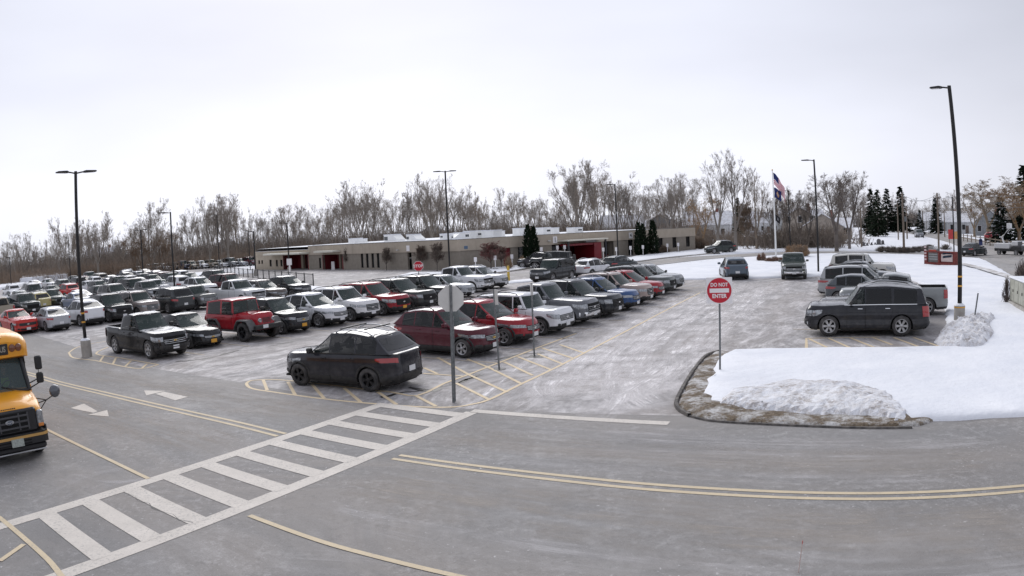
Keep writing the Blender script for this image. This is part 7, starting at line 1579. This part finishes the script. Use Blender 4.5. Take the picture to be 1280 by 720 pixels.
# houses in the snow
HW = {'white': mat('white_siding', (.62, .62, .62), .7, noise=.3, nscale=2), 'tan': mat('tan_siding', (.34, .295, .25), .8, noise=.4, nscale=2), 'grey': mat('grey_siding', (.26, .27, .28), .7, noise=.3, nscale=2), 'brown': mat('brown_siding', (.16, .12, .10), .8, noise=.4, nscale=2)}
RSN = snow('roof_snow_patchy', .5, .3, .9); SHG = mat('dark_shingle', (.09, .085, .085), .9)
def house(p, w_, d_, h, rh, rz, colr, label, chim=True, gable_front=False):
    t = empty('house', p, rz); m = HW[colr]; tag(t, label, 'house')
    MB().box(-w_/2, w_/2, -d_/2, d_/2, 0, h).build('wall', m, t)
    a, b = (w_/2, d_/2)
    if gable_front: gs = [([(-a, -b, h), (a, -b, h), (0, -b, h+rh)], [(0, 1, 2)]), ([(-a, b, h), (a, b, h), (0, b, h+rh)], [(2, 1, 0)])]
    else: gs = [([(-a, -b, h), (-a, b, h), (-a, 0, h+rh)], [(2, 1, 0)]), ([(a, -b, h), (a, b, h), (a, 0, h+rh)], [(0, 1, 2)])]
    for v_, f_ in gs: MB().add(v_, f_).build('gable', m, t)
    e_ = .35; ro = MB(); T_ = .16
    for sg in (1, -1):
        if gable_front: q = [(sg*(a+e_), -b-e_, h-.15), (sg*(a+e_), b+e_, h-.15), (0, b+e_, h+rh+.08), (0, -b-e_, h+rh+.08)]
        else: q = [(-a-e_, sg*(b+e_), h-.15), (a+e_, sg*(b+e_), h-.15), (a+e_, 0, h+rh+.08), (-a-e_, 0, h+rh+.08)]
        ro.add(q+[(x, y, z+T_) for x, y, z in q], [(0, 1, 2, 3), (7, 6, 5, 4), (0, 4, 5, 1), (1, 5, 6, 2), (2, 6, 7, 3), (3, 7, 4, 0)])
    r = ro.build('roof', RSN, t)
    if chim: MB().box(w_*.18, w_*.18+.7, -.35, .35, h+rh*.3, h+rh+.9).build('chimney', mat('chimney_brick', (.2, .08, .06), .9), r)
    for fx in range(3):
        x = -w_/2+w_*(fx+.5)/3
        for z in ([1.0] if h < 4 else [1.0, 3.6]):
            wn = MB().box(x-.45, x+.45, -d_/2-.05, -d_/2-.02, z, z+1.3).build('window', DGL, t); f_ = MB()
            for q in ((x-.53, x-.45, z-.08, z+1.38), (x+.45, x+.53, z-.08, z+1.38), (x-.45, x+.45, z-.08, z), (x-.45, x+.45, z+1.3, z+1.38)): f_.box(q[0], q[1], -d_/2-.07, -d_/2-.015, q[2], q[3])
            f_.build('frame', HW['white'], wn)
    d = MB().box(w_*.05, w_*.05+.95, -d_/2-.06, -d_/2-.02, 0, 2.05).build('door', HW['brown'], t); MB().box(w_*.05+.8, w_*.05+.86, -d_/2-.10, -d_/2-.06, 1.0, 1.1).build('handle', CHROME, d)
def hp(bx, by): return at(bx, by)
house(hp(1046, 309)+Vector((16, 40, 0)), 9, 8, 2.6, 2.6, -.45, 'tan', 'tan gabled house with snowy eaves behind the wide bare tree', gable_front=True); house(hp(1026, 308)+Vector((16, 46, 0)), 8, 8, 4.4, 2.4, -.45, 'tan', 'taller tan house behind the tan gabled one', gable_front=True); house(hp(1064, 308)+Vector((16, 40, 0)), 8, 6, 2.4, 1.8, -.5, 'tan', 'low tan garage with a snow-white roof', False)
house(at(1206, 291.5), 10, 8, 3.0, 2.6, -.7, 'white', 'white house with dark windows across the street'); house(at(1238, 294), 8, 8, 3.0, 2.8, -.7, 'grey', 'pale house with a snowy gable behind the spruce', gable_front=True); house(at(1187, 288.5), 9, 8, 3.0, 2.6, -.6, 'grey', 'grey house with a tan roof edge beyond the street'); house(at(1165, 287.5), 9, 7, 3.0, 2.6, -.6, 'white', 'small white house far up the street')
for i, (xp, D, c, lb) in enumerate(((778, 205, 'white', 'snowy white house glimpsed behind the school roof'), (822, 215, 'grey', 'snow-roofed house behind the last school cedar'), (885, 190, 'white', 'white house glimpsed through the orange tree'), (905, 230, 'grey', 'grey snowy house behind the forked tree'), (930, 225, 'white', 'white house with snowy gable behind the tallest tree'), (958, 240, 'white', 'white snowy house behind the flagpole'), (1002, 200, 'grey', 'long low snowy house beyond the drive'), (295, 235, 'white', 'white house glimpsed through the woods near the parked line'), (130, 245, 'grey', 'snowy low house glimpsed through the left woods'), (545, 240, 'white', 'snowy house roof behind the bare woods'))):
    house(bearing(xp, D), 12, 8, 3.4, 3.2, rnd_t.uniform(-.5, .5), c, lb, i % 2 == 0, i % 2 == 1)
